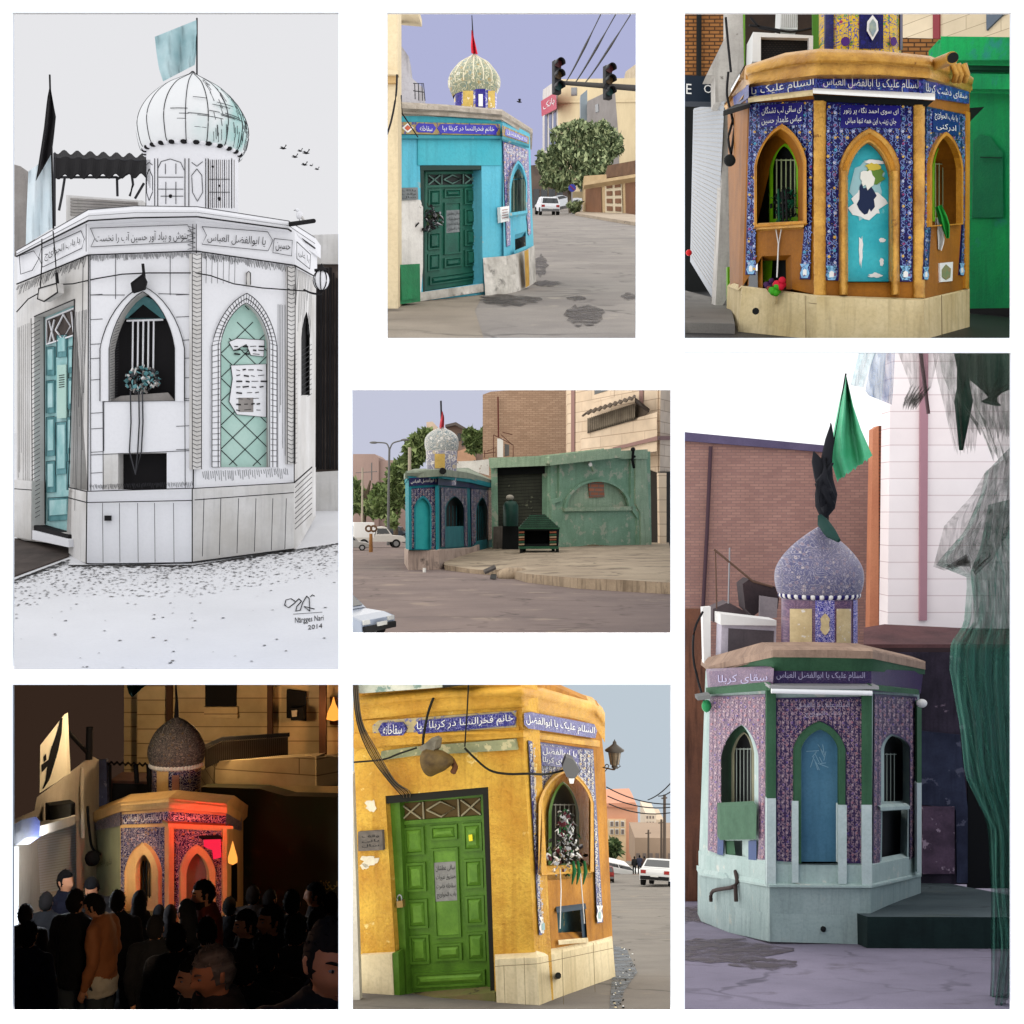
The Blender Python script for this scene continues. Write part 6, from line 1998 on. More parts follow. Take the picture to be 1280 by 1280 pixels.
 m.tube([p.p(185,765,21.5),p.p(180,980,21.5)],.014,CAR['rim'],6); m.tube([p.p(130,780,21.5),p.p(135,1000,21.5)],.012,plain('old timber',(.12,.07,.05,1),.8),6)
 tag(m.build('roof_frame'),'crooked timber stick and thin rods above the roof clutter','frame')
 m = MB(); m.tube([p.p(82,1010,20.8),p.p(50,1080,20.8),p.p(45,1180,20.8),p.p(62,1270,20.8),p.p(100,1400,20.5)],.02,WIRE,5)
 tag(m.build('cable'),'thick black cable looping down beside the faded shrine','cable')
 # right: dark side building, kerb platform
 bl = thing('building','low shaded building with a brown awning behind the faded shrine','building',p.gp(950,23.5))
 pl = p.front(24)
 sh = paint('sooty violet wall',rgb(66,58,72),rgb(38,35,44),rgb(130,112,126),thr=.62,ns=1.4,streak=.5)
 m = MB(); m.slab(pl,[(700,1150),(1500,1150),(1500,2060),(700,2060)],0,.5,sh); m.build('wall',bl)
 m = MB(); m.prism([[p.p(700,1085,23.2),p.p(780,1072,23.2),p.p(1110,1088,23.2),p.p(1500,1090,23.2),p.p(1500,1150,22.0),p.p(700,1150,22.0)]],V((0,0,.06)),paint('brown roof felt',rgb(96,66,66),rgb(70,50,52))); m.slab(p.front(22),[(700,1150),(1500,1150),(1500,1168),(700,1166)],0,.06,plain('roof edge',rgb(54,40,42)))
 m.build('roof',bl)
 m = MB()
 m.slab(pl,[L(905,200),L(1060,215),L(1090,490),L(1090,780),L(1050,780),L(1045,500),L(1000,490),L(905,480)],.05,.05,paint('blue grey sheet',rgb(60,66,88),rgb(40,44,62),rgb(90,92,110),thr=.6,ns=1.6,streak=.5))
 m.slab(pl,[L(1090,380),L(1500,380),L(1500,800),L(1090,800)],.03,.05,dark)
 m.build('door',bl)
 m = MB(); m.slab(pl,LL((920,490),(1040,490),(1040,745),(918,745)),.1,.2,paint('peeling mauve wall',rgb(110,88,108),rgb(60,50,62),rgb(170,150,165),thr=.58,ns=1.6)); m.build('patched_wall',bl)
 m = MB(); m.ball(p.p(*L(915,95),20.5),(.09,.06,.07),SIGNW,10,8); tag(m.build('bulkhead_lamp'),'small white bulkhead lamp at the shaded corner of the faded shrine','lamp')
 m = MB(); m.ball(A.at(*L(95,105),.1),(.08,.06,.1),plain('green glass',rgb(50,150,90),.2),10,8); m.slab(A,LL((60,70),(110,62),(110,78),(62,84)),.2,.3,plain('lamp grey',rgb(80,84,82),.5)); tag(m.build('green_lamp'),'green glass lamp at the outer corner of the faded shrine','lamp')
 km = ground_mat('mossy concrete',rgb(78,90,92),rgb(56,68,72),rgb(72,80,70),.6)
 m = MB()
 top = [p.g(*L(708,955)),p.g(*L(1700,955))]
 f = [p.g(*L(708,1028)),p.g(*L(1700,1032))]
 h = V((0,0,.42))
 m.prism([[f[0] + h,f[1] + h,V((f[1].x,24,p.gz(24) + .42)),V((f[0].x,24,p.gz(24) + .42))]],V((0,0,-.42)),km,paint('dark green kerb',rgb(26,44,42),rgb(18,32,32),None,streak=.5))
 tag(m.build('pavement'),None,None,None,'structure')
 m = MB()
 rnd = random.Random(6)
 for cx,cy_,rx,ry in ((140,1040,260,45),(330,1090,130,22),(30,900,90,30)):
  m.prism([[p.g(*L(cx + rx * math.cos(k * .2417) * rnd.uniform(.75,1.2),cy_ + ry * math.sin(k * .2417) * rnd.uniform(.75,1.2)),.006 + rx * 1e-5) for k in range(26)]],None,stain_mat('damp asphalt',rgb(84,76,80),.8))
 tag(m.build('road_stain'),None,None,None,'structure')
 # green netting and dark banners hanging in the foreground
 def netting(name,col,al,weave=260):
  d = Nd(name)
  o = d.sep(d.uv())
  n1 = d.noise(d.uv(16,1.6,.25),1.6,6)
  d.out(d.mix(n1,col,tuple(x * .45 for x in col[:3]) + (1,)),.8)
  thr = d.math('MULTIPLY_ADD',d.step(n1,.35,.7),.5,al - .25)
  d.put(d.b.inputs['Alpha'],thr)
  return d.mat
 net = thing('netting_curtain','gathered sea green netting hanging in folds at the street edge','netting',p.p(1240,2500,12.3))
 gn = netting('sea green net',rgb(66,126,108),.6)
 bn = netting('grey black net',rgb(76,76,70),.42)
 m = MB(); cloth(m,p,[(1165,480),(1150,560),(1090,700),(975,830),(1100,880),(1085,1060),(1035,1130),(1030,1230),(1070,1450),(1090,1640),(1150,1760),(1200,1850),(1200,2060),(1230,2300),(1190,2620)],[(1340,300)] + [(1340,400 + k * 150) for k in range(14)],12.4,gn,6,.09,60,80,.4,8); m.build('netting',net)
 m = MB(); cloth(m,p,[(1180,600),(1150,760),(1110,860),(1130,1040),(1060,1140),(1060,1350),(1105,1560),(1140,1700),(1180,1850),(1190,2100),(1190,2400),(1180,2600)],[(1340,560 + k * 170) for k in range(12)],12.9,gn,4,.12,50,70,1.0,6); m.build('netting',net)
 m = MB(); cloth(m,p,[(1170,470),(1120,560),(1010,680),(968,835),(1010,845),(1095,800)],[(1340,360),(1320,480),(1290,600),(1250,720),(1200,800),(1130,860)],12.1,bn,4,.08,30,60,.6,10); m.build('netting',net)
 ban = thing('netting_banner','sheer black netting banner with ragged ends hung from above the street','netting',p.p(1050,400,12.6))
 for l,r,ph in (([(820,-20),(850,60),(880,140),(850,215)],[(1000,-20),(980,60),(960,150),(905,215)],0),([(960,-20),(980,100),(1010,220),(1050,390)],[(1180,-20),(1170,100),(1150,230),(1130,380)],1.2),([(1120,-20),(1130,80),(1150,200),(1180,350)],[(1340,-20),(1330,120),(1310,230),(1280,320)],2)):
  m = MB(); cloth(m,p,l,r,12.6 + ph * .15,bn,3,.07,24,60,ph,13); m.build('netting',ban)
 sn = netting('sheer green grey net',rgb(84,100,88),.4)
 for l,r,ph,fo in (([(985,-20),(1000,90),(1050,210),(1120,300)],[(1345,-20),(1345,100),(1340,220),(1320,330)],.7,5),([(1090,-20),(1105,120),(1130,260),(1190,400)],[(1345,-20),(1345,160),(1342,330),(1340,470)],1.9,4)):
  m = MB(); cloth(m,p,l,r,12.35 - ph * .1,sn,fo,.12,30,70,ph,16); m.build('netting',ban)
 m = MB(); m.tube([p.p(915,-25,12.9),p.p(950,250,12.9)],.02,plain('mauve cord',rgb(90,70,74)),5); m.tube([p.p(1080,-20,12.9),p.p(1085,200,12.8),p.p(1075,390,12.8)],[.1,.09,.02],plain('dark green cloth',rgb(26,56,46),.8),8); m.tube([p.p(1210,-20,13),p.p(1215,120,13),p.p(1190,210,13)],[.3,.28,.1],plain('dark green cloth',rgb(26,56,46),.8),10); m.build('cord',ban)
 bf = thing('banner','pale blue sheer banner hanging in the white sky','banner',p.p(750,210,13.2))
 for l,r,col,al in (([(690,-20),(670,60),(650,140)],[(760,-20),(730,60),(700,150)],rgb(150,205,215),.45),([(755,-20),(725,70),(705,160),(720,180)],[(822,-20),(818,70),(812,180),(808,215)],rgb(95,135,190),.6)):
  m = MB(); cloth(m,p,l,r,13.2,netting('sheer blue',col,al),2,.06); m.build('cloth',bf)
scene_faded()

# =====================================================================
# scene 5: the small turquoise shrine beside a green wall on a street corner
# =====================================================================
def scene_corner():
 p = Pan(436,480,3.153,791.5,16,655)
 sky_cell((431,440,847,800),210,emit('sky hazy',rgb(196,199,218,1 / EXPO)),emit('sky hazy fill',(1.0,.96,.9,1),1.15),emit('sky hazy dim fill',(.8,.86,1.0,1),.35))  # added side glow, weaker on the right to leave that facet in shade
 asph = ground_mat('brown grey asphalt',rgb(122,108,104),rgb(104,92,90),rgb(136,122,112),.58)
 p.ground('road',asph,431,847,10.07,210)
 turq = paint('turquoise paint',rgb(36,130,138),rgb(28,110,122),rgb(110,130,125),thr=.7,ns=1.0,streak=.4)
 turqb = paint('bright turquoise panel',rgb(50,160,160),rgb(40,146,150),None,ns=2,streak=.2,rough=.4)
 turq_shade = paint('weathered shaded turquoise',rgb(34,104,110),rgb(26,88,96),rgb(80,92,88),thr=.66,ns=1.2,streak=.5)  # darker copy of the turquoise, shade of the side facets put into colour
 tile = mosaic('small blue tile',rgb(32,32,72),rgb(50,48,84),rgb(46,44,80),rgb(38,44,76),rgb(56,48,78),.42,vs=.5)
 tiled = tile
 cap = paint('grey green cap',rgb(130,138,124),rgb(100,110,98),None,ns=1.4,streak=.4)
 stone = paint('stained pink stone',rgb(185,165,152),rgb(150,132,122),rgb(50,44,40),thr=.58,ns=.9,streak=.9,soft=.15)
 stoned = paint('grimy stone',rgb(110,102,94),rgb(80,75,70),None,ns=1,streak=.6)
 dark = plain('sooty dark',(.006,.007,.007,1),.8)
 gw = paint('sea green plaster',rgb(138,170,146),rgb(112,148,122),rgb(156,166,146),thr=.56,ns=1.1,streak=.3,bump=1.0,dirt=.7)
 gwp = paint('pale sea green plaster',rgb(154,174,148),rgb(132,156,130),rgb(170,174,150),thr=.58,ns=1.2,streak=.45,dirt=.7,bump=.9)
 # shrine
 d0,d1,d2,d3 = 37.6,38.6,47,54
 F,S,S2,W0 = p.pl(236,d0,352,d1),p.pl(352,d1,470,d2),p.pl(470,d2,572,d3),p.pl(222,44,236,38.3)
 F.back = V((0,1,0))
 root = thing('shrine','small weathered shaded turquoise shrine with a grey tiled onion dome at the kerb','shrine',p.gp(300,40))
 wf = arch(264,320,650,490,292,450)
 wsn = arch(382,452,562,490,417,445,560,490)
 ws2 = arch(504,545,620,500,526,450,612,500)
 m = MB()
 m.slab(W0,[(222,370),(236,370),(238,655),(224,650)],0,.04,turq)
 m.slab(F,[[(236,365),(352,365),(352,655),(238,655)],wf],0,.3,turq)
 m.slab(S,[[(352,365),(470,378),(478,690),(352,690)],wsn],0,.3,turq_shade)
 m.slab(S2,[[(470,378),(575,392),(572,665),(478,690)],ws2],0,.3,turq_shade)
 m.build('wall',root)
 m = MB(); m.slab(F,tile_frame((244,412),(340,405),(345,652),(324,651),arch(260,324,630,490,292,446),(260,650),(246,650)),.03,.05,tile); m.build('tile_panel',root)
 m = MB(); m.slab(S,tile_frame((362,405),(466,412),(470,640),(455,640),arch(380,454,590,490,417,442),(379,642),(364,642)),.03,.05,tiled); m.build('tile_panel',root)
 m = MB(); m.slab(S2,tile_frame((480,410),(570,420),(568,610),(549,615),arch(502,547,590,500,526,446),(501,625),(484,640)),.03,.05,tiled); m.build('tile_panel',root)
 ST5,F5 = plain('grey stem',rgb(165,158,165),.4),(plain('rust bloom',rgb(160,112,88),.4),plain('ash bloom',rgb(172,166,168),.4),plain('slate bloom',rgb(84,92,140),.4))
 for pl_,fr_,sd_ in ((F,tile_frame((246,414),(338,408),(343,650),(325,650),arch(259,325,630,490,292,444),(259,648),(248,648)),8),(S,tile_frame((364,408),(464,415),(468,638),(456,638),arch(379,455,590,490,417,440),(378,640),(366,640)),9),(S2,tile_frame((482,413),(568,423),(566,608),(550,612),arch(501,548,590,500,526,444),(500,622),(486,636)),10)):
  m = MB(); arabesque(m,pl_,fr_,11,.04,ST5,F5,sd_); m.build('tile_ornament',root)
 m = MB(); m.slab(F,wf,-.04,.05,turqb); m.build('arched_panel',root)
 m = MB(); m.slab(F,[arch(258,326,650,488,292,440),wf],.06,.06,turq); m.build('arch_trim',root)
 m = MB(); m.slab(F,[(340,400),(354,398),(354,655),(343,655)],.08,.1,turq); m.build('pilaster',root)
 m = MB(); m.slab(F,[(236,405),(246,405),(248,652),(238,652)],.08,.1,turq); m.build('pilaster',root)
 for pl,q in ((S,wsn),(S2,ws2)):
  m = MB(); m.slab(pl,q,-.25,.05,dark); wd = m.build('window',root)
  m = MB(); x0,x1 = q[0][0],q[-1][0]
  for k in range(4): m.line(pl,[(x0 + (x1 - x0) * (k + 1) / 5,480),(x0 + (x1 - x0) * (k + 1) / 5,q[0][1])],2.5,turq_shade,-.18,5)
  m.build('bars',wd)
 m = MB()
 m.slab(S,[(378,562),(456,560),(456,640),(380,645)],.02,.05,turq_shade); m.build('lower_panel',root)
 m = MB()
 m.slab(F,[(238,370),(352,362),(352,396),(238,402)],.04,.08,tile); m.slab(S,[(352,366),(472,382),(472,408),(352,398)],.04,.08,tiled); m.slab(S2,[(472,382),(572,396),(570,416),(472,408)],.04,.08,tiled)
 write(m,F,'یا ابوالفضل العباس',[(245,378),(346,370),(346,388),(245,394)],SIGNW,.05)
 m.build('frieze',root)
 m = MB()
 cc = [(217,356,378,44),(228,342,364,38),(366,334,358,d1),(476,350,374,d2),(582,384,400,d3)]
 molding(m,p,cc,[(0,.25),(.4,.4),(1,.35)],1.0,cap,.02,6)
 molding(m,p,[(q[0] + 3,q[2] - 4,q[2] + 14,q[3]) for q in cc],[(0,.3),(1,.08)],.5,turq)
 m.build('cornice',root)
 m = MB(); m.prism([[p.p(x,y,d) for x,y,d in ((222,346,37.8),(370,336,38),(478,352,46.6),(578,384,53.5),(470,330,56),(260,334,50))]],V((0,0,-.2)),cap); m.build('roof',root)
 m = MB(); m.tube([p.p(368,342,38.5),p.p(371,343,37.2)],.1,dark,10); m.build('spout',root)
 m = MB(); molding(m,p,[(219,648,722,44),(234,654,738,38),(356,652,736,d1),(478,645,714,d2),(564,612,690,d3)],[(0,.1),(.05,.14),(1,.16)],.5,stone,.008,3); m.build('plinth',root)
 dd = 42
 dome(root,p,366,dd,[(56,400),(62,262)],mosaic('pale drum tile',rgb(112,112,132),rgb(196,190,186),rgb(172,156,126),rgb(90,92,120),rgb(205,198,192),.5,.3,(.45,.43,.42,1)),'drum')
 cy = Cyl(p,366,dd,60); m = MB()
 cy.patch(m,342,382,275,332,.03,paint('ochre tile patch',rgb(185,155,85),rgb(160,135,75),None,ns=5)); m.build('drum_ornament',root)
 gm = mosaic('silver dome tile',rgb(120,128,130),rgb(190,186,180),rgb(155,150,140),rgb(80,100,110),rgb(205,200,195),.9,.3,(.4,.4,.38,1))
 dome(root,p,366,dd,smoothprof([(60,268),(66,250),(67,225),(60,205),(42,188),(18,176),(4,168)],4),gm)
 fl = thing('flag','limp red flag with a dark tipped pole on the grey tiled dome','flag',p.p(366,172,dd))
 m = MB(); m.tube([p.p(366,175,dd),p.p(363,66,dd)],.03,WIRE,6); m.build('pole',fl)
 m = MB(); cloth(m,p,[(366,108),(362,135),(358,160),(356,180)],[(370,108),(376,130),(376,155),(374,184)],dd - .1,plain('faded red cloth',rgb(180,62,72),.8),1.5,.1); m.build('cloth',fl)
 # green wall with blind arch
 GW,GL = p.pl(800,52,1190,56),p.pl(565,52,800,52)
 gr = thing('wall','sea green plastered wall with a blind arch and a dark shuttered bay','wall',p.gp(950,53))
 gr['kind'] = 'thing'
 m = MB()
 bay = [(585,325),(785,312),(778,640),(590,640)]
 m.slab(GL,[[(560,300),(800,300),(800,690),(565,690)],bay],0,.5,gw)
 bl_ = [(862,490)] + [(984 + 122 * math.cos(math.pi - k * math.pi / 20),490 - 105 * math.sin(k * math.pi / 20)) for k in range(1,20)] + [(1108,490)]
 m.slab(GW,[[(795,300),(1188,265),(1194,680),(795,692)],bl_],0,.5,gw)
 m.slab(GW,bl_,-.12,.1,gwp)
 m.build('wall_face',gr)
 m = MB()
 m.slab(GW,[(830,300),(842,300),(842,460),(812,470),(812,690),(800,690),(800,455),(830,448)],.12,.15,gw); m.slab(GW,[(1112,300),(1128,290),(1130,480),(1150,520),(1152,682),(1138,682),(1138,530),(1112,490)],.12,.15,gw)
 m.slab(GW,[(1130,275),(1172,268),(1192,680),(1152,682),(1150,510),(1130,470)],.2,.25,gwp)
 m.slab(GW,[(850,488),(1120,482),(1120,498),(850,502)],.12,.15,gwp)
 ar = [(852,490)] + [(984 + 132 * math.cos(math.pi - k * math.pi / 20),490 - 115 * math.sin(k * math.pi / 20)) for k in range(1,20)] + [(1118,490)]
 m.slab(GW,[ar,[(x,min(y,489.5)) for x,y in bl_]],.1,.12,gw)
 m.build('moulding',gr)
 m = MB(); m.slab(GL,[(556,296),(800,286),(800,316),(560,326)],.5,1.0,gwp); m.slab(GW,[(795,287),(1070,255),(1070,285),(795,316)],.5,1.0,gwp); m.slab(GW,[(1070,268),(1175,262),(1175,290),(1070,290)],.3,.8,gwp); m.build('coping',gr,bevel=.05)
 m = MB(); m.slab(GW,[(945,388),(1005,385),(1008,445),(950,448)],-.06,.05,brick('exposed brick',rgb(170,110,85),rgb(150,95,72),rgb(120,110,100),.5,.17,.03)); m.slab(GW,[(910,640),(960,632),(1085,640),(1090,678),(912,682)],.02,.03,paint('soil stained plaster',rgb(130,118,92),rgb(105,95,75),rgb(120,145,115),thr=.55)); m.build('bare_patch',gr)
 m = MB(); m.slab(GL,bay,-.45,.1,paint('sooty shutter',rgb(70,72,60),rgb(48,50,44),rgb(110,112,92),thr=.6,ns=.7,streak=.3))
 for k in range(22): m.line(GL,[(588,345 + k * 13),(782,335 + k * 13)],1.6,dark,-.44)
 m.slab(GL,[(585,325),(785,312),(785,352),(585,360)],-.2,.2,dark)
 m.build('roller_shutter',gr)
 m = MB(); m.slab(GL,[(570,562),(630,560),(632,690),(568,690)],.3,.5,stoned); m.build('pillar_base',gr)
 m = MB(); m.tube([GW.at(1122,250,.5),GW.at(1118,300,.4),GW.at(1124,330,.3)],.06,dark,8); m.ball(GW.at(1120,258,.5),.1,dark,8,6); m.tube([GW.at(1108,292,.2),GW.at(1130,285,.4)],.05,dark,6); tag(m.build('wall_lamp'),'dark rusty lamp bracket at the top corner of the sea green wall','lamp')
 m = MB(); m.tube([GW.at(948,310,.1),GW.at(952,318,.4)],.08,SIGNW,8); m.tube([GW.at(955,320,.3),GW.at(965,342,.25)],.06,gwp,6); tag(m.build('wall_tap'),'small pale fitting sticking out above the blind arch','fitting')
 # kiln like tiled oven
 ov = thing('brick_oven','tiled charcoal oven with a stepped green roof and striped brick cheeks','oven',p.gp(750,46))
 O = p.front(45.5)
 tg = paint('glazed green tile',rgb(48,92,66),rgb(34,70,50),None,ns=3,rough=.35)
 m = MB()
 for k in range(7):
  t = k / 7
  x0,x1 = 670 + 48 * t,832 - 62 * t
  y = 572 - 56 * t
  m.prism([[O.at(x0,y,-t * .9),O.at(x1,y,-t * .9),O.at(x1,y - 7,-t * .9),O.at(x0,y - 7,-t * .9)]],V((0,2.2 - 1.6 * t,0)),tg,tg)
  m.prism([[O.at(x0 + 4,y - 6,-t * .9 - .05),O.at(x1 - 4,y - 6,-t * .9 - .05),O.at(x1 - 6,y - 10,-t * .9 - .08),O.at(x0 + 6,y - 10,-t * .9 - .08)]],V((0,1.6 - 1.2 * t,0)),dark)
 m.build('roof',ov)
 m = MB(); m.slab(O,[[(672,572),(830,572),(826,640),(672,640)],[(694,578),(792,578),(792,630),(694,632)]],-.05,1.6,dark); m.slab(O,[(694,578),(792,578),(792,632),(694,632)],-1.2,.1,dark); m.build('firebox',ov)
 for x0,x1 in ((670,692),(792,818)):
  m = MB()
  for k in range(6):
   m.slab(O,[(x0,582 + k * 9.5),(x1,581 + k * 9.5),(x1,587 + k * 9.5),(x0,588 + k * 9.5)],.06,.3,(paint('red glazed brick',rgb(150,88,62),rgb(120,70,52)),tg,paint('cream glazed brick',rgb(170,150,120),rgb(140,120,95)))[k % 3])
  m.slab(O,[(x0,576),(x1,576),(x1,640),(x0,640)],.02,.3,dark)
  m.build('brick_cheek',ov)
 m = MB(); m.slab(O,[(672,640),(826,640),(828,650),(672,650)],.06,1.6,tg); m.build('shelf',ov)
 for x in (674,686,800,816):
  m = MB(); m.slab(O,[(x,650),(x + 12,650),(x + 14,702 - (690 < x < 810) * 6),(x,702)],.02 if x in (674,816) else -1.3,.3,dark); m.build('leg',ov)
 bn = thing('gas_drum','dark green drum shaped tank with a pale cap beside the shuttered bay','tank',p.gp(635,50))
 m = MB(); c = p.gp(638,50); u = p.unit(50)
 m.lathe((c.x,50,0),[(28 * u,p.p(0,560,50).z),(30 * u,p.p(0,545,50).z),(30 * u,p.p(0,480,50).z),(22 * u,p.p(0,464,50).z),(5 * u,p.p(0,458,50).z)],paint('tank green',rgb(24,60,50),rgb(18,44,38),None,streak=.4,rough=.4),20); m.build('tank',bn)
 m = MB(); m.ball(p.p(635,448,50),(16 * u,16 * u,12 * u),paint('pale cap',rgb(150,145,132),rgb(120,116,106)),12,8); m.build('cap',bn)
 m = MB(); m.slab(p.front(50.4),[(606,555),(668,555),(670,690),(604,690)],0,1,dark); m.build('stand',bn)
 # raised pavement with broken kerb
 pv = ground_mat('dusty pavement',rgb(164,150,130),rgb(130,116,100),rgb(86,76,66),.56)
 kb = paint('broken kerb stone',rgb(170,152,130),rgb(130,114,96),rgb(60,50,44),thr=.6,ns=1.2,streak=.9,soft=.15)
 m = MB()
 fr = [(378,733),(470,745),(545,752),(600,752),(700,782),(900,806),(1080,818),(1300,830)]
 top = [(375,712),(470,728),(545,735),(600,730),(700,748),(900,765),(1080,772),(1300,785)]
 ft = [p.g(*q) for q in fr]
 hh = [p.p(t[0],t[1],f.y) for t,f in zip(top,ft)]
 bk_ = []
 for q in hh:
  z2 = p.gz(60) + .5
  bk_.append(V((q.x + (60 - q.y) * q.x / q.y * .9,60,z2)))
 for i in range(len(fr) - 1):
  m.face([ft[i],ft[i + 1],hh[i + 1],hh[i]],kb)
  m.face([hh[i],hh[i + 1],bk_[i + 1],bk_[i]],pv)
 tag(m.build('pavement'),None,None,None,'structure')
 m = MB(); m.prism([[p.g(560,752,.02),p.g(582,752,.02),p.g(580,772,.02),p.g(556,770,.02)]],None,dark); tag(m.build('gutter'),None,None,None,'structure')
 rnd = random.Random(11)
 m = MB(); rows = []
 for i in range(24):
  q = p.g(612 + i * 3.2,764 + rnd.uniform(-3,3))
  rr = rnd.uniform(.1,.24)
  m.ball(q + V((0,0,rr * .4)),(rr * 1.2,rr,rr * .8),kb,7,5)
 tag(m.build('kerb_rubble'),'crumbled kerb lumps',None,None,'stuff')
 m = MB(); m.prism([[p.p(530,732,23),p.p(575,712,26),p.p(580,722,26),p.p(536,742,23)]],V((0,.4,-.06)),stoned); tag(m.build('stone_slab'),'loose stone slab tipped on the broken kerb','slab')
 # buildings behind
 bl = thing('building','tall dusty brick building with a rusty drainpipe behind the sea green wall','building',p.gp(700,75))
 bk = brick('sand brown brick',rgb(170,144,122),rgb(152,126,106),rgb(138,114,96),.34,.11,.014,.3,-.1)
 pl = p.front(75)
 m = MB(); m.slab(pl,[(528,42),(560,30),(760,15),(870,18),(870,700),(528,700)],0,3,bk); m.build('wall',bl)
 m = MB(); m.line(pl,[(588,50),(590,210)],6,plain('rust pipe',rgb(90,42,38),.7),.3,8); m.build('drainpipe',bl)
 cl = thing('cooler_unit','white framed cooler in a rusty cage on the roof by the brick building','cooler',p.p(610,290,70))
 pl = p.front(70)
 m = MB(); m.slab(pl,[(585,215),(608,215),(608,288),(585,288)],0,1,SIGNW); m.slab(pl,[(614,235),(632,240),(632,280),(614,285)],-.2,.5,CAR['bumper']); m.build('casing',cl)
 m = MB()
 for q in ([(570,200),(648,240),(648,288)],[(570,200),(570,288)],[(545,265),(580,250),(580,288)],[(645,200),(606,190)],[(535,262),(535,290)],[(600,200),(645,240)],[(532,275),(578,268)]):
  m.line(pl,q,3.5,plain('rust cage',rgb(92,58,48),.7),.3,5)
 m.build('cage',cl)
 cr = thing('building','cream stone apartment block with a corrugated awning over a balcony','building',p.gp(1080,66))
 CF,CR = p.pl(858,72,1220,62),p.pl(1220,62,1330,66)
 cm = brick('cream stone courses',rgb(226,206,182),rgb(218,196,170),rgb(176,152,130),2.4,.55,.02,.1)
 m = MB(); m.slab(CF,[(862,-60),(1230,-60),(1225,330),(1215,680),(862,680)],0,2,cm); m.slab(CR,[(1218,-60),(1400,-60),(1400,340),(1218,350)],0,2,cm); m.build('wall',cr)
 mv = plain('mauve band',rgb(150,118,112),.7)
 for L_ in ([(876,-60),(890,-60),(890,300),(876,300)],[(1145,-60),(1160,-60),(1160,90),(1145,95)]):
  m = MB(); m.slab(CF,L_,.05,.1,mv); m.build('trim_strip',cr)
 m = MB(); m.slab(CF,[(1040,250),(1215,205),(1215,222),(1040,262)],1.3,.1,plain('mauve band',rgb(150,118,112),.7)); m.slab(CR,[(1218,205),(1400,205),(1400,218),(1218,220)],.1,.2,plain('mauve band',rgb(150,118,112),.7)); m.build('trim_strip',cr)
 m = MB(); m.slab(CF,[(918,200),(1215,110),(1215,265),(918,300)],1.2,1.3,cm); m.build('balcony',cr)
 m = MB(); wv = []
 for k in range(41):
  x = 938 + (1132 - 938) * k / 40; y0 = 120 - 62 * k / 40
  wv.append([CF.at(x - 4,y0 + 12,1.9 + .06 * math.sin(k * 1.57)),CF.at(x + 2,y0 + 2,.6 + .06 * math.sin(k * 1.57))])
 wv = [[CF.at(918 + 212 * k / 40,125 - 70 * k / 40 + 4 * math.sin(k * 1.57),2.2),CF.at(940 + 190 * k / 40,108 - 62 * k / 40 + 4 * math.sin(k * 1.57),.3)] for k in range(41)]
 dk = paint('brown sheet',rgb(96,84,72),rgb(74,64,56))
 m.grid(wv,dk,False); m.prism([[CF.at(1130,55,2.2),CF.at(1185,100,.8),CF.at(1180,112,.8),CF.at(1130,72,2.2)]],V((0,.1,0)),dk); m.build('awning',cr,solid=.06)
 m = MB()
 for k in range(26):
  x = 940 + 190 * k / 26; y0 = 135 - 60 * k / 26
  m.slab(CF,[(x,y0),(x + 5,y0 - 1.5),(x + 5,182 - 58 * k / 26),(x,194 - 58 * k / 26)],1.35,.1,paint('grey corrugated',rgb(142,130,112),rgb(112,100,86)))
 m.slab(CF,[(940,138),(1130,76),(1132,140),(940,194)],1.28,.1,paint('grey corrugated shade',rgb(96,88,76),rgb(78,70,62))); m.slab(CF,[(1132,78),(1182,112),(1160,132),(1132,140)],1.1,.1,dk); m.build('balcony_screen',cr)
 m = MB(); m.slab(CF,[(968,-60),(1020,-60),(1020,25),(968,42)],.03,.1,CAR['glass']); m.slab(CF,[(964,44),(1046,24),(1046,50),(964,72)],.02,.05,cm); m.build('window',cr)
 m = MB(); m.slab(CR,[(1220,345),(1400,345),(1400,650),(1220,645)],.08,.1,plain('deep porch',(.03,.025,.02,1),.8)); m.slab(CF,[(1178,335),(1216,350),(1216,640),(1185,630)],.05,.1,plain('deep porch',(.03,.025,.02,1),.8)); m.build('porch',cr)
 m = MB(); m.slab(p.front(58),[(1222,350),(1252,350),(1252,640),(1226,640)],0,.8,cm); m.build('pillar',cr)
 m = MB(); m.prism([[p.gp(1195,58,.1),p.gp(1420,56,.1),p.gp(1420,90,.1),p.gp(1195,90,.1)]],None,pv); tag(m.build('path'),None,None,None,'structure')
 for x0,y0,x1,x2,d,lab in ((-10,275,105,230,160,'flat roofed brown block far behind the parked pickup'),):
  bl = thing('building',lab,'building',p.gp(80,d)); pl = p.front(d)
  bb = paint('hazy brown wall',rgb(158,136,128),rgb(140,120,114),None,ns=.1,streak=.2)
  m = MB(); m.slab(pl,[(-20,290),(20,276),(102,276),(118,290),(118,690),(-20,690)],.5,10,bb); m.slab(pl,[(100,302),(240,298),(240,690),(100,690)],0,10,bb); m.build('wall',bl)
 bl = thing('building','brown upper storey with a pale parapet behind the grey tiled dome','building',p.gp(430,120)); pl = p.front(120)
 m = MB(); m.slab(pl,[(385,165),(420,158),(460,175),(460,260),(560,260),(560,690),(385,690)],0,6,paint('hazy concrete',rgb(140,118,105),rgb(118,100,92),None,ns=.2)); m.slab(pl,[(430,265),(470,250),(500,290),(500,310),(425,310)],.6,1,paint('pale orange wall',rgb(190,150,122),rgb(172,136,110))); m.slab(pl,[(306,150),(330,148),(350,170),(350,260),(306,260)],1,2,paint('pale sand wall',rgb(200,180,160),rgb(185,165,148))); m.slab(pl,[(380,160),(422,150),(470,178),(470,186),(420,162),(380,170)],1.2,1.5,plain('roof edge grey',rgb(92,84,80))); m.build('wall',bl)
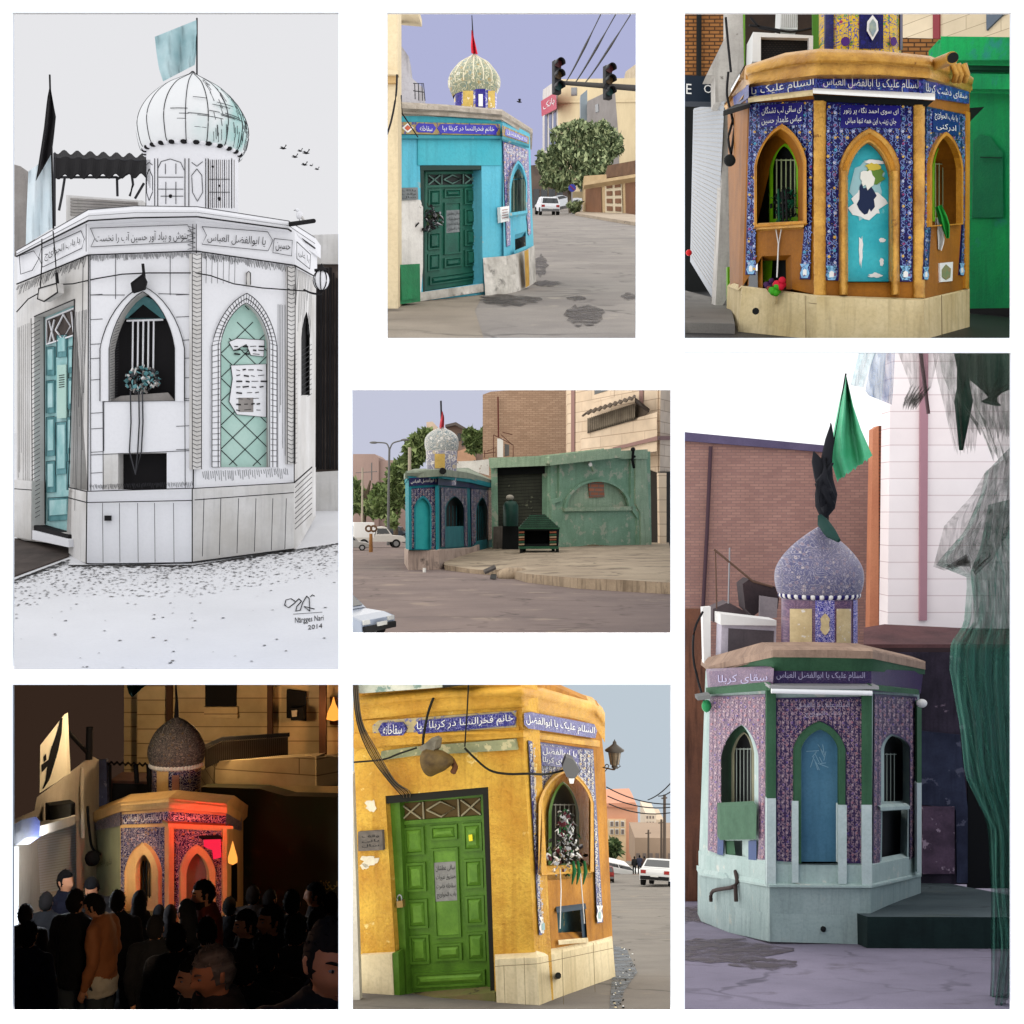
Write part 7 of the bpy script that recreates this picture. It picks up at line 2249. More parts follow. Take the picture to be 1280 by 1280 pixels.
 m = MB(); m.slab(pl,[(428,195),(440,195),(440,225),(428,225)],.1,.2,CAR['glass']); m.slab(pl,[(446,190),(452,190),(452,245),(446,245)],.1,.2,CAR['glass']); m.build('window',bl)
 m = MB(); m.prism([[p.p(x,y,58) for x,y in ((425,305),(500,302),(552,296),(552,360),(480,340),(425,335))]],V((0,.6,0)),paint('crumpled white sheet',rgb(215,212,206),rgb(180,176,170),rgb(130,110,96),thr=.62,ns=1.2)); tag(m.build('roof_sheet'),'crumpled white sheeting on the low roof behind the turquoise shrine','sheet')
 # trees
 LS = [plain('hazy leaf dark',rgb(76,92,54),.6,var=.5),plain('hazy leaf mid',rgb(104,124,72),.6,var=.5),plain('hazy leaf pale',rgb(134,150,98),.6,var=.5)]
 for lab,x,d,base,parts,sd in (('tall loose green tree rising behind the grey tiled dome',265,100,690,((268,250,55,75,2600),(250,310,40,60,1200),(300,200,30,30,600)),1),
          ('tree showing between the dome and the brick building',495,105,690,((500,225,38,55,1500),(480,200,25,30,500)),2),
          ('rounded bright green tree behind the lamp post and pickup',185,110,600,((190,400,45,90,2600),(165,460,45,60,1800),(205,340,30,50,900),(130,480,40,45,1000)),3),
          ('dark green tree mass at the edge behind the parked pickup',60,118,560,((35,440,60,70,2400),(105,450,50,75,2000),(60,490,70,40,1400)),4)):
  t = thing('tree',lab,'tree',p.gp(x,d),'trees beyond the parked pickup')
  u = p.unit(d)
  m = MB(); m.tube([p.gp(x,d),p.p(x,560,d),p.p(x + 4,420,d),p.p(x,300 if sd < 3 else 430,d)],[.24,.2,.15,.06],BARK,8)
  m.tube([p.p(x + 2,480,d),p.p(x + 25,380,d)],[.25,.08],BARK,6); m.tube([p.p(x + 2,500,d),p.p(x - 22,400,d)],[.22,.07],BARK,6)
  m.build('trunk',t)
  m = MB()
  for k,(cx,cy_,rx,ry,n) in enumerate(parts):
   foliage(m,p.p(cx,cy_,d),(rx * u,rx * u * .8,ry * u),n,.32,LS,sd * 10 + k,.2)
  m.build('crown',t)
 m = MB(); foliage(m,p.p(172,540,88),(20 * p.unit(88),1,26 * p.unit(88)),500,.22,LS[1:],77); tag(m.build('shrub'),'small yellow green shrub beside the pickup','shrub')
 # street lamp and poles
 sl = thing('street_lamp','double armed grey street lamp before the hazy brown block','street lamp',p.gp(155,82))
 m = MB(); m.tube([p.gp(155,82),p.p(157,400,82),p.p(160,250,82)],[.1,.08,.07],CAR['bumper'],8); m.build('pole',sl)
 for q in ([(160,260),(150,236),(125,231),(98,231)],[(160,262),(172,235),(195,226),(222,220)]):
  m = MB(); m.tube([p.p(x,y,82) for x,y in q],.045,CAR['bumper'],6); m.build('arm',sl)
  m = MB(); c = p.p(*q[-1],82); m.ball(c,(.28,.14,.08),CAR['bumper'],10,6); m.build('lamp_head',sl)
 for x,y0,d,lab in ((52,330,90,'thin pale utility pole with crossbars near the pickup'),(238,250,60,'pale concrete pole beside the tall loose tree')):
  m = MB(); m.tube([p.gp(x,d),p.p(x + 2,y0,d)],.075 if d > 80 else .08,paint('pale pole',rgb(165,155,140),rgb(140,130,118)),8)
  if d > 80: m.tube([p.p(x - 25,350,d),p.p(x + 60,345,d)],.025,CAR['bumper'],5); m.tube([p.p(x + 38,310,d),p.p(x + 38,380,d)],.04,CAR['bumper'],6)
  tag(m.build('utility_pole'),lab,'pole')
 # vehicles
 slp = math.atan((640 - 655) / FOC)
 wh = plain('silver white paint',(.55,.53,.5,1),.3)
 u = p.unit(74)
 car(p.gp(118,74),R(-78),(200 * u,78 * u,105 * u * .8),slp,'white box pickup parked beyond the turquoise shrine',wh,None,'pickup')
 car(p.gp(5,66),R(-85),(150 * p.unit(66),60 * p.unit(66),58 * p.unit(66)),slp,'grey car nose at the edge in front of the white pickup',plain('grey car paint',(.3,.29,.28,1),.3),None,'sedan')
 car(p.gp(200,112),R(-100),(75 * p.unit(112),50 * p.unit(112),52 * p.unit(112)),slp,'dark car half hidden between the pickup and the shrine',plain('dark blue paint',(.05,.06,.08,1),.25),None,'hatch')
 car(p.gp(-88,15.2),R(-108),(1.35,.95,.56),slp,'blue grey car bonnet entering at the lower corner of the street',plain('blue grey car paint',(.3,.34,.42,1),.2),None,'sedan')
 br = thing('bollard','ochre metal post topped with two tyres beside the pickup','post',p.gp(87,62))
 m = MB(); m.tube([p.gp(87,62),p.p(87,590,62)],[.1,.08],paint('ochre metal',rgb(150,105,60),rgb(110,78,48)),8); m.build('post',br)
 for x in (78,98):
  m = MB(); c = p.p(x,570,62); u = p.unit(62)
  m.grid([[c + V((math.cos(a * .524) * (11 + 4 * math.cos(b * .785)) * u,4 * u * math.sin(b * .785),math.sin(a * .524) * (11 + 4 * math.cos(b * .785)) * u)) for a in range(12)] for b in range(9)],paint('faded tyre',rgb(120,88,60),rgb(60,50,44)),True,True); m.build('tyre',br)
 m = MB(); c = p.g(298,742); m.tube([c,c + V((0,0,.12))],.05,SIGNW,8); tag(m.build('paper_cup'),'tiny white cup standing at the foot of the turquoise shrine','cup')
scene_corner()

# =====================================================================
# people
# =====================================================================
def capsule(mb,p,q,r1,r2,mat,seg=12,sx=1.0):
 p,q = V(p),V(q)
 t = (q - p); L = t.length; t.normalize()
 a = t.cross(V((0,1,0)))
 if a.length < .2: a = t.cross(V((1,0,0)))
 a.normalize(); b = t.cross(a)
 rows = []
 for i in range(5):
  an = -math.pi / 2 + math.pi / 2 * i / 4
  rows.append([p + t * (r1 * math.sin(an)) + (a * math.cos(k * 2 * math.pi / seg) * sx + b * math.sin(k * 2 * math.pi / seg)) * r1 * max(.02,math.cos(an)) for k in range(seg)])
 for i in range(5):
  an = math.pi / 2 * i / 4
  rows.append([q + t * (r2 * math.sin(an)) + (a * math.cos(k * 2 * math.pi / seg) * sx + b * math.sin(k * 2 * math.pi / seg)) * r2 * max(.02,math.cos(an)) for k in range(seg)])
 mb.grid(rows,mat,True,True)
 mb.face(list(reversed(rows[0])),mat); mb.face(rows[-1],mat)
def rings(mb,L,mat,seg=20):
 """closed body from stacked ellipses (x0, y0, z, rx, ry)"""
 rows = [[V((x + rx * math.cos(k * 2 * math.pi / seg),y + ry * math.sin(k * 2 * math.pi / seg),z)) for k in range(seg)] for x,y,z,rx,ry in L]
 mb.grid(rows,mat,True,True)
 mb.face(list(reversed(rows[0])),mat); mb.face(rows[-1],mat)
def head_shape(mb,c,M,mat,seg=30,rr=22,kind='head',cover=None,rnd=None,long_=0.0):
 """face towards -Y before M turns it. kind hair pulls the face region inside the head"""
 rows = []
 for i in range(rr + 1):
  th = math.pi * i / rr
  row = []
  for k in range(seg):
   ph = 2 * math.pi * k / seg
   d = V((math.sin(th) * math.sin(ph),-math.sin(th) * math.cos(ph),-math.cos(th)))
   x,y,z = d.x * .077,d.y * .097,d.z * .118
   front = max(0,-d.y)
   if z < -.03:          # jaw narrows, back of the skull tucks in
    t = (-.03 - z) / .088
    x *= 1 - .32 * t
    y = y * (1 - .1 * t) if d.y < 0 else y * (1 - .5 * t)
   if kind == 'head':
    g = lambda cx,cz,s,zs: math.exp(-((x - cx) / s) ** 2 - ((z - cz) / zs) ** 2)
    if d.y < -.15:
     y -= .027 * g(0,-.022,.013,.017) + .014 * g(0,.008,.01,.026)       # nose
     y -= .007 * g(0,.036,.05,.012)                                          # brow
     y += .013 * (g(.031,.012,.016,.012) + g(-.031,.012,.016,.012))        # eye sockets
     y -= .008 * g(0,-.058,.022,.007) + .007 * g(0,-.071,.018,.006)        # lips
     y += .004 * g(0,-.064,.024,.003)
     y -= .012 * g(0,-.1,.024,.016)                                           # chin
     y -= .004 * (g(.045,-.02,.02,.02) + g(-.045,-.02,.02,.02))            # cheeks
   else:
    q = 1.1 + .02 * math.sin(ph * 9 + th * 7) + (rnd.uniform(-.045,.06) if rnd else 0)
    face_ = d.y < -.25 and z < (.062 if cover is None else cover) and abs(d.x) < .86
    low = z < (-.045 if d.y < .1 else -.098) and kind == 'hair'
    if face_ or low: q = .8
    elif d.y < -.1 and z < .02 and kind == 'hair': q = .95 if abs(d.x) < .8 else 1.04
    x,y,z = x * q,y * q,z * q * (1.02 if q > 1 else 1)
   row.append(V(c) + M @ V((x,y,z)))
  rows.append(row)
 mb.grid(rows,mat,True,True)
SKIN = [plain('skin warm',rgb(196,138,104),.5,var=.15),plain('skin tan',rgb(172,116,84),.5,var=.15)]
HAIRM = plain('black hair',(.007,.006,.006,1),.9)
HAIRM.node_tree.nodes['Principled BSDF'].inputs['Specular IOR Level'].default_value = .15
FOLDS = bpy.data.textures.new('cloth folds','CLOUDS')
FOLDS.noise_scale = .13
FOLDS.noise_depth = 2
def fuse(o,vox,it=3):
 md = o.modifiers.new('fuse','REMESH'); md.mode = 'VOXEL'; md.voxel_size = vox; md.use_smooth_shade = True
 md = o.modifiers.new('smooth','SMOOTH'); md.iterations = it; md.factor = .5
def person(foot,height,yaw,label,top,legs,hair=HAIRM,kind='man',nod=0.0,turn=0.0,lean=0.0,arms='down',skin=0,fine=False,beard=False,shirt=None,cap=None,group='people in the night crowd',cover=None,stubble=None):
 s = height / 1.75
 sk = SKIN[skin]
 HM = Matrix.Rotation(turn,3,'Z') @ Matrix.Rotation(nod,3,'X')
 BM = Matrix.Rotation(lean,3,'X')
 def up(q):          # upper body leans about the hips
  q = V(q)
  return V((0,0,.95)) + BM @ (q - V((0,0,.95)))
 neck = up((0,.012,1.5)); hc = neck + BM @ HM @ V((0,-.025,.13))
 HB = BM @ HM
 sh,el,wr = [],[],[]
 for i,sx in enumerate((-1,1)):
  mode = arms if isinstance(arms,str) else arms[i]
  a = V((sx * .185,.01,1.42)); e = V((sx * .245,.03,1.14)); w_ = V((sx * .235,-.06,.89))
  if mode == 'fold': w_ = V((sx * .05,-.22,1.16)); e = V((sx * .24,-.03,1.15))
  if mode == 'hip': e = V((sx * .3,.08,1.16)); w_ = V((sx * .2,.02,1.0))
  if mode == 'front': w_ = V((sx * .08,-.26,1.02)); e = V((sx * .23,-.02,1.14))
  sh.append(up(a)); el.append(up(e)); wr.append(up(w_))
 m = MB()
 head_shape(m,hc,HB,sk)
 capsule(m,neck - V((0,0,.08)),hc - HB @ V((0,-.0,.06)),.062,.056,sk)
 rings(m,[(up((0,0,z)).x,up((0,0,z)).y,up((0,0,z)).z,rx,ry) for z,rx,ry in ((.86,.15,.11),(.95,.165,.12),(1.1,.14,.105),(1.28,.165,.115),(1.4,.17,.1),(1.46,.1,.08),(1.5,.06,.06))],sk)
 for sx in (-1,1):
  ea = hc + HB @ V((sx * .08,.012,-.005))
  capsule(m,ea + HB @ V((0,.004,.02)),ea + HB @ V((0,-.002,-.018)),.013,.009,sk,8)
  k = 0 if sx < 0 else 1
  capsule(m,sh[k],el[k],.052,.042,sk); capsule(m,el[k],wr[k],.04,.029,sk)
  dirv_ = (wr[k] - el[k]).normalized()
  side = V((-sx,0,0)) if abs(dirv_.z) > .6 else V((0,0,1))
  pal = wr[k] + dirv_ * .05
  acr = dirv_.cross(side).normalized()
  capsule(m,wr[k],wr[k] + dirv_ * .075 ,.03,.032,sk)
  for f in range(4):          # fingers, each with a bend
   b0 = wr[k] + dirv_ * .085 + acr * (.027 - .018 * f)
   l = (.04,.046,.043,.034)[f]
   b1 = b0 + dirv_ * l; b2 = b1 + (dirv_ * .7 + side * .5).normalized() * l * .75
   capsule(m,b0,b1,.0095,.0085,sk,8); capsule(m,b1,b2,.0085,.007,sk,8)
  t0 = wr[k] + dirv_ * .03 + acr * .025
  t1 = t0 + (dirv_ * .6 + acr * .7).normalized() * .04
  capsule(m,t0,t1,.012,.01,sk,8); capsule(m,t1,t1 + (dirv_ * .9 + side * .3).normalized() * .03,.01,.008,sk,8)
  capsule(m,(sx * .09,0,.92),(sx * .1,-.01,.5),.085,.058,sk); capsule(m,(sx * .1,-.01,.5),(sx * .1,.02,.09),.055,.038,sk)
  capsule(m,(sx * .1,.03,.045),(sx * .115,-.15,.035),.042,.035,sk)
 o = m.build('person')
 # keep local coordinates: undo the recentring, stand on the ground
 for v in o.data.vertices: v.co += o.location
 o.location = foot; o.rotation_euler = (0,0,yaw); o.scale = (s,s,s)
 tag(o,label,'person',group)
 fuse(o,.0075 if fine else .012,2)
 def child(mb,name,vox=None,it=3):
  c = mb.build(name)
  for v in c.data.vertices: v.co += c.location
  c.location = (0,0,0); c.parent = o
  if vox:
   fuse(c,vox,it)
   if name in ('jacket','robe','trousers','shirt'):
    md = c.modifiers.new('folds','DISPLACE'); md.texture = FOLDS; md.strength = .045 if name != 'trousers' else .03; md.mid_level = .5
  return c
 if kind == 'woman':
  m = MB(); f = .045
  rings(m,[(0,0,.06,.33,.3),(0,0,.5,.3,.26),(0,.0,.95,.25,.2),(*up((0,0,1.2)).xy,up((0,0,1.2)).z,.24,.18),(*up((0,.01,1.36)).xy,up((0,0,1.36)).z,.225,.15),(*up((0,.01,1.45)).xy,up((0,0,1.45)).z,.14,.12),(*up((0,.02,1.52)).xy,up((0,0,1.52)).z,.1,.1)],top)
  child(m,'robe',.022)
  m = MB(); head_shape(m,hc + HB @ V((0,.012,.004)),HB,top,kind='veil',cover=.07)
  capsule(m,hc + HB @ V((0,.045,-.03)),neck + V((0,.03,-.06)),.08,.1,top)
  child(m,'veil')
 else:
  m = MB()
  rings(m,[(*up((0,.005,z)).xy,up((0,0,z)).z,rx,ry) for z,rx,ry in ((.8,.185,.145),(.95,.185,.145),(1.12,.175,.14),(1.28,.19,.14),(1.4,.195,.125),(1.455,.13,.105),(1.5,.085,.082),(1.53,.076,.076))],top)
  for sx in (-1,1): capsule(m,up((0,.02,1.47)),up((sx * .16,.01,1.425)),.07,.065,top)
  for k in (0,1):
   capsule(m,sh[k],el[k],.078,.064,top); capsule(m,el[k],wr[k],.06,.045,top)
  child(m,'jacket',.014 if fine else .018,2)
  if shirt:
   m = MB(); rings(m,[(*up((0,.0,z)).xy,up((0,0,z)).z,rx,ry) for z,rx,ry in ((.76,.19,.15),(.9,.192,.152),(1.0,.186,.146))],shirt); child(m,'shirt',.016,2)
  m = MB()
  rings(m,[(0,0,.84,.165,.13),(0,0,.95,.17,.13),(0,0,1.0,.16,.12)],legs)
  for sx in (-1,1):
   capsule(m,(sx * .092,0,.9),(sx * .105,-.01,.5),.1,.075,legs); capsule(m,(sx * .105,-.01,.5),(sx * .105,.015,.1),.072,.06,legs)
  child(m,'trousers',.018,2)
  rnd = random.Random(int(height * 1000))
  m = MB(); head_shape(m,hc + HB @ V((0,.006,.003)),HB,hair,kind='hair',rnd=rnd,cover=cover)
  for _ in range(170):
   th,ph = rnd.uniform(.0,2.0),rnd.uniform(0,6.283)
   q = V((math.sin(th) * math.sin(ph) * .084,-math.sin(th) * math.cos(ph) * .105,math.cos(th) * .126))
   if q.y < -.03 and q.z < .07: continue
   t_ = V((rnd.gauss(0,1),rnd.gauss(0,1),rnd.gauss(0,1) - .4)).normalized(); q2 = q + (q.normalized() * .7 + t_ * .8) * rnd.uniform(.012,.028); w_ = q.cross(t_).normalized() * .006
   m.face([hc + HB @ (q + w_),hc + HB @ (q - w_),hc + HB @ q2],hair)
  child(m,'hair')
  if cap:
   m = MB(); head_shape(m,hc + HB @ V((0,.004,.012)),HB @ Matrix.Scale(1.06,3),cap,kind='hair',cover=.045); child(m,'cap')
 if fine or beard:
  m = MB()
  for sx in (-1,1):
   q = [hc + HB @ V((sx * (.014 + .036 * t),-.1 + .022 * t * t + .004,.034 + .008 * math.sin(t * 2.6))) for t in (0,.33,.66,1)]
   m.tube(q,[.003,.0055,.005,.002],hair,6)
  child(m,'eyebrows')
  m = MB()
  for sx in (-1,1):
   c = hc + HB @ V((sx * .031,-.0795,.013))
   m.ball(c,(.011,.009,.0058),plain('eye white',(.2,.19,.18,1),.4),10,8)
   m.ball(c + HB @ V((0,-.0055,0)),.0052,HAIRM,8,6)
  child(m,'eyes')
  m = MB()
  m.tube([hc + HB @ V((x,-.0985 + abs(x) * .35,-.0635)) for x in (-.022,-.01,0,.01,.022)],[.001,.0025,.003,.0025,.001],plain('lip',rgb(130,70,62),.5),6)
  child(m,'mouth')
 if beard:
  m = MB(); rows = []
  for i in range(9):
   t = i / 8
   z = -.045 - .075 * t
   rows.append([hc + HB @ V((math.sin(a) * (.0775 * (1 - .3 * max(0,(t - .1)))) ,-math.cos(a) * (.1 - .002 * t) * (1 - .1 * t) - .006,z)) for a in [(-1.5 + 3 * k / 14) for k in range(15)]])
  m.grid(rows,stubble or HAIRM,True)
  child(m,'beard')
 return o

# =====================================================================
# scene 6: the shrine on a mourning night, lit red, with the crowd in front
# =====================================================================
def lamp(name,loc,power,col,r=.2,kind='POINT',target=None,size=60):
 l = bpy.data.lights.new(name,kind)
 l.energy = power; l.color = col; l.shadow_soft_size = r
 o = bpy.data.objects.new(name,l); o.location = loc
 if kind == 'SPOT':
  l.spot_size = R(size); l.spot_blend = .6
  o.rotation_euler = (V(target) - V(loc)).to_track_quat('-Z','Y').to_euler()
 COL.objects.link(o)
 return o
def scene_night():
 p = Pan(12,852,3.077,1755.6,11,1079)
 sky_cell((-170,848,430,1900),120,emit('sky night',rgb(52,38,30,1 / EXPO)),emit('sky night open',(.02,.016,.013,1),.5))
 Pan(12,852,3.077,1755.6,15.0,1079).ground('ground',ground_mat('night asphalt',(.04,.038,.036,1),(.03,.028,.027,1)),-170,430,10.07,120)
 tile = mosaic('night blue tile',rgb(26,24,66),rgb(170,160,165),rgb(150,120,90),rgb(90,90,130),rgb(160,130,130),.55)
 goldw = paint('ochre wall night',rgb(208,172,116),rgb(185,148,95),None,ns=.5,streak=.2)
 pale = paint('pale plaster night',rgb(190,180,165),rgb(165,155,140),None,ns=.4,streak=.3)
 dark = plain('night dark',(.005,.005,.006,1),.8)
 A,B,C,Lf = p.pl(425,55.5,610,54),p.pl(610,54,832,55.5),p.pl(832,55.5,890,60),p.pl(318,61,425,55.5)
 root = thing('shrine','night lit shrine washed in red lamp light with a dark mosaic dome above the crowd','shrine',p.gp(610,56))
 wa = arch(445,575,880,730,510,622)
 wi = arch(484,545,838,720,515,668)
 cb = arch(680,768,1000,740,722,660)
 wc = arch(843,876,860,720,860,640)
 m = MB()
 m.slab(Lf,[(320,565),(425,555),(425,1400),(320,1400)],0,.5,paint('pale green night wall',rgb(160,165,135),rgb(140,145,118),None,ns=.5))
 m.slab(A,[[(425,500),(610,498),(610,1400),(425,1400)],wi],0,.5,goldw)
 m.slab(B,[[(610,498),(832,505),(832,1400),(610,1400)],cb],0,.5,goldw)
 m.slab(C,[[(832,505),(890,540),(890,1400),(832,1400)],wc],0,.5,goldw)
 m.build('wall',root)
 m = MB(); m.slab(A,tile_frame((428,560),(606,558),(602,880),(578,880),arch(442,578,860,730,510,618),(441,880),(426,880)),.08,.1,tile); m.build('tile_panel',root)
 m = MB(); m.slab(B,tile_frame((634,568),(822,575),(820,900),(796,900),arch(656,794,880,730,722,628),(655,900),(634,900)),.08,.1,tile); m.build('tile_panel',root)
 m = MB(); m.slab(A,[wa,wi],.25,.3,goldw); m.build('arch_trim',root,bevel=.05)
 m = MB(); m.slab(B,[arch(658,792,1000,730,722,630),cb],.25,.3,goldw); m.build('arch_trim',root,bevel=.05)
 m = MB(); m.slab(B,cb,-.2,.1,paint('drab panel',rgb(120,112,98),rgb(100,94,82),None,ns=.6)); m.build('arched_panel',root)
 m = MB(); m.slab(A,wi,-.8,.1,paint('window ochre glow',rgb(150,110,70),rgb(90,66,45),None,ns=.5)); wd = m.build('window',root)
 m = MB()
 for k in range(5): m.line(A,[(490 + k * 12,690),(490 + k * 12,836)],5,dark,-.3,6)
 m.build('bars',wd)
 m = MB(); m.slab(C,wc,-.6,.1,dark); m.build('window',root)
 for pl,x0,x1 in ((A,596,612),(B,610,632),(B,820,836)):
  m = MB(); m.slab(pl,[(x0,555),(x1,555),(x1,1400),(x0,1400)],.22,.3,goldw); m.build('pilaster',root)
 m = MB()
 for pl,L in ((Lf,[(318,520),(425,505),(425,555),(318,575)]),(A,[(425,505),(610,500),(610,545),(425,552)]),(B,[(610,500),(832,510),(832,552),(610,540)]),(C,[(832,508),(888,530),(888,575),(832,555)])):
  m.slab(pl,L,.12,.3,tile)
 write(m,A,'یا ابوالفضل العباس',[(440,512),(600,508),(600,538),(440,544)],SIGNW,.14)
 write(m,B,'یا باب الحوائج',[(630,508),(815,518),(815,544),(630,534)],SIGNW,.14)
 m.build('frieze',root)
 m = MB()
 cc = [(308,508,550,61),(428,462,512,55.5),(612,447,500,54),(835,468,516,55.5),(892,505,545,60)]
 molding(m,p,cc,[(0,.5),(.3,.8),(.5,.75),(.55,.45),(1,.3)],1.0,goldw,.02,4)
 m.slab(B,[(610,545),(860,556),(860,568),(610,560)],.6,.7,goldw); m.slab(A,[(425,553),(610,546),(610,558),(425,563)],.3,.4,goldw)
 m.build('cornice',root)
 m = MB(); m.prism([[p.p(x,y,d) for x,y,d in ((310,508,60),(428,464,54.8),(612,450,53.4),(835,470,54.8),(890,505,59),(800,450,64),(420,452,64))]],V((0,0,-.4)),goldw); m.build('roof',root)
 m = MB()
 write(m,Lf,'نذورات',[(350,682),(392,680),(392,710),(350,712)],plain('dark green letter',rgb(40,60,40)),.03); m.build('lettering',root)
 dd = 60
 dome(root,p,642,dd,[(92,560),(92,318)],tile,'drum')
 cy = Cyl(p,642,dd,92); m = MB(); cy.patch(m,588,636,338,445,.05,goldw); cy.patch(m,650,675,360,420,.06,paint('rose medallion',rgb(170,120,100),rgb(140,90,80),None,ns=2),5)
 for i in range(24):
  a = math.pi + math.pi * i / 23
  m.ball(V((cy.cx + cy.r * 1.04 * math.cos(a),dd + cy.r * 1.04 * math.sin(a),p.p(0,318,dd).z)),.12,SIGNW,6,5)
 m.build('drum_ornament',root)
 dome(root,p,642,dd,smoothprof([(94,322),(106,290),(108,262),(100,230),(78,190),(40,155),(10,138),(3,130)],4),mosaic('night dome tile',rgb(66,66,70),rgb(130,125,120),rgb(110,95,75),rgb(50,60,70),rgb(130,120,110),.6,.3,(.15,.13,.12,1),rough=.75))
 m = MB(); m.tube([p.p(642,140,dd),p.p(643,75,dd),p.p(638,0,dd)],[.12,.07,.03],dark,8); m.build('finial',root)
 # seen: red lamp, flames, shop; added unseen: street, sign, alley and crowd fills
 rl = thing('red_lamp','small red lamp and glowing red lit patch on the shrine front above the crowd','lamp',B.at(782,640,.3))
 em = emit('red lamp glow',(1.0,.02,.05,1),2.0)
 m = MB(); m.slab(B,[(748,608),(812,606),(814,676),(786,684),(782,650),(750,636)],.2,.08,emit('red lit tile',(.9,.02,.06,1),.55)); m.build('lens',rl)  # patch glows by its material, standing for tile lit red
 m = MB(); m.slab(B,[(742,600),(818,598),(818,606),(742,608)],.5,.5,dark); m.build('bracket',rl)
 lamp('red_light',B.at(800,560,5.0),560,(1,.008,.01),.3,'SPOT',B.at(715,660,0),58)
 lamp('red_light',B.at(790,520,3.5),180,(1,.008,.01),.3,'SPOT',B.at(720,480,0),70)
 fl = thing('wall_lamp','small flame shaped amber lamp on the right edge of the red lit shrine','lamp',C.at(860,680,.3))
 m = MB(); c = C.at(858,668,.5); m.lathe(c,[(.02,-.4),(.2,-.3),(.2,-.1),(.09,.3),(.01,.6)],emit('amber flame',(1,.34,.06,1),.75),12); m.build('flame',fl)
 m = MB(); m.tube([C.at(860,690,.05),C.at(860,688,.5)],.08,dark); m.build('bracket',fl)
 lamp('amber_light',C.at(858,700,1.6),25,(1,.5,.2),.15)
 lamp('street_fill_light',p.p(120,330,45),2600,(1,.8,.52),.4,'SPOT',A.at(445,670,0),21)  # unseen warm lamps added, standing in for street light
 lamp('street_fill_light',p.p(420,180,54),260,(1,.74,.45),.4)
 lamp('shop_light',p.p(150,660,45),620,(.86,.92,1),.4)
 lamp('street_fill_light',p.p(760,120,67),620,(1,.66,.34),.4)
 lamp('sign_fill_light',p.p(60,230,44),420,(1,.85,.6),.3,'SPOT',p.p(165,280,54),30)  # added to brighten the rooftop sign, no lamp seen there
 lamp('alley_fill_light',p.p(1200,640,54),160,(1,.6,.3),.4)  # unseen lamp added to lift the right-hand wall
 lamp('crowd_fill_light',p.p(500,760,15),26,(1,.52,.3),.3)  # unseen warm lamps added to brighten the crowd
 lamp('crowd_fill_light',p.p(610,1050,14.5),12,(1,.5,.28),.2)
 lamp('crowd_fill_light',p.p(1110,1070,11.6),2.2,(1,.42,.25),.2)
 lamp('crowd_fill_light',p.p(470,1000,28),420,(1,.72,.45),.25,'SPOT',p.p(405,1050,39),34)
 # left: shop wall, shutter, sign, box
 sh = thing('shop_front','white shop wall with a brightly lit roller shutter beside the crowd','shop front',p.gp(170,58))
 W = p.pl(-40,46,330,60)
 m = MB(); m.slab(W,[[(-40,560),(95,500),(105,445),(300,296),(328,310),(330,1400),(-40,1400)],[(82,575),(256,545),(258,810),(96,830)]],0,.6,pale); m.build('wall',sh)
 m = MB(); m.slab(W,[(80,570),(258,540),(260,815),(92,1000)],-.35,.1,plain('white shutter',rgb(215,215,215),.5))
 for k in range(26): m.line(W,[(82,582 + k * 10),(257,552 + k * 10)],2,pale,-.33)
 m.build('roller_shutter',sh)
 m = MB(); m.prism([[W.at(50,560,.1),W.at(245,500,.1),W.at(252,515,1.6),W.at(40,580,1.6)]],V((0,0,-.35)),pale); m.build('canopy',sh)
 m = MB(); m.slab(W,[(-40,1400),(22,1400),(28,640),(-40,640)],.3,.2,emit('lit shop window',(.8,.9,1,1),1.0)); m.build('shop_window',sh)
 m = MB(); m.box(W.at(195,500,.7),(.5,.35,.36),dark,rotm(R(35))); m.box(W.at(195,500,1.05),(.42,.03,.28),CAR['rubber'],rotm(R(35)))
 tag(m.build('speaker_box',bevel=.05),'black speaker box mounted above the lit roller shutter','speaker')
 m = MB(); m.slab(W,[(0,560),(60,545),(76,565),(76,625),(20,630),(0,600)],1.6,1.0,paint('blue box',rgb(30,40,80),rgb(20,26,55),None)); tag(m.build('awning_box'),'dark blue box beneath the shop canopy near the lit window','box')
 sg = thing('sign_board','tilted white rooftop sign with a dark brush stroke emblem','sign',p.p(165,420,54))
 pl = p.pl(112,53.5,222,54.8)
 m = MB(); m.slab(pl,[(118,245),(212,125),(222,360),(116,428)],0,.4,plain('sign panel white',rgb(225,215,190),.4)); m.build('panel',sg)
 m = MB()
 pts = [(200,140),(190,200),(172,265),(158,320),(145,380),(128,412)]
 for i in range(len(pts) - 1):
  a,b = pts[i],pts[i + 1]; wa_,wb_ = (4,10,15,13,7,2)[i],(4,10,15,13,7,2)[i + 1]
  m.slab(pl,[(a[0] - wa_,a[1]),(a[0] + wa_,a[1]),(b[0] + wb_,b[1]),(b[0] - wb_,b[1])],.02,.01,dark)
 m.slab(pl,[(122,320),(150,300),(182,280),(180,292),(152,318),(124,350)],.025,.01,dark); m.slab(pl,[(130,290),(140,276),(142,300),(132,310)],.025,.01,dark); m.slab(pl,[(160,250),(176,238),(178,256),(164,262)],.025,.01,dark)
 m.build('emblem',sg)
 m = MB(); m.tube([p.p(222,190,56),p.p(300,275,58)],.1,dark,6); m.tube([p.p(305,300,58),p.p(308,175,58)],.16,dark,6); tag(m.build('roof_rods'),'thin rods braced on the shop roof behind the white sign','rod')
 m = MB(); m.tube([W.at(280,330,.2),W.at(278,420,.2),W.at(282,600,.2)],.09,pale,6); m.tube([W.at(300,480,.3),W.at(305,560,.3),W.at(318,640,.3),W.at(350,665,.6)],.06,dark,6); m.ball(W.at(318,680,.5),.35,dark,8,6); tag(m.build('cable'),'black cable and pipe running down the shop wall by the shrine','cable')
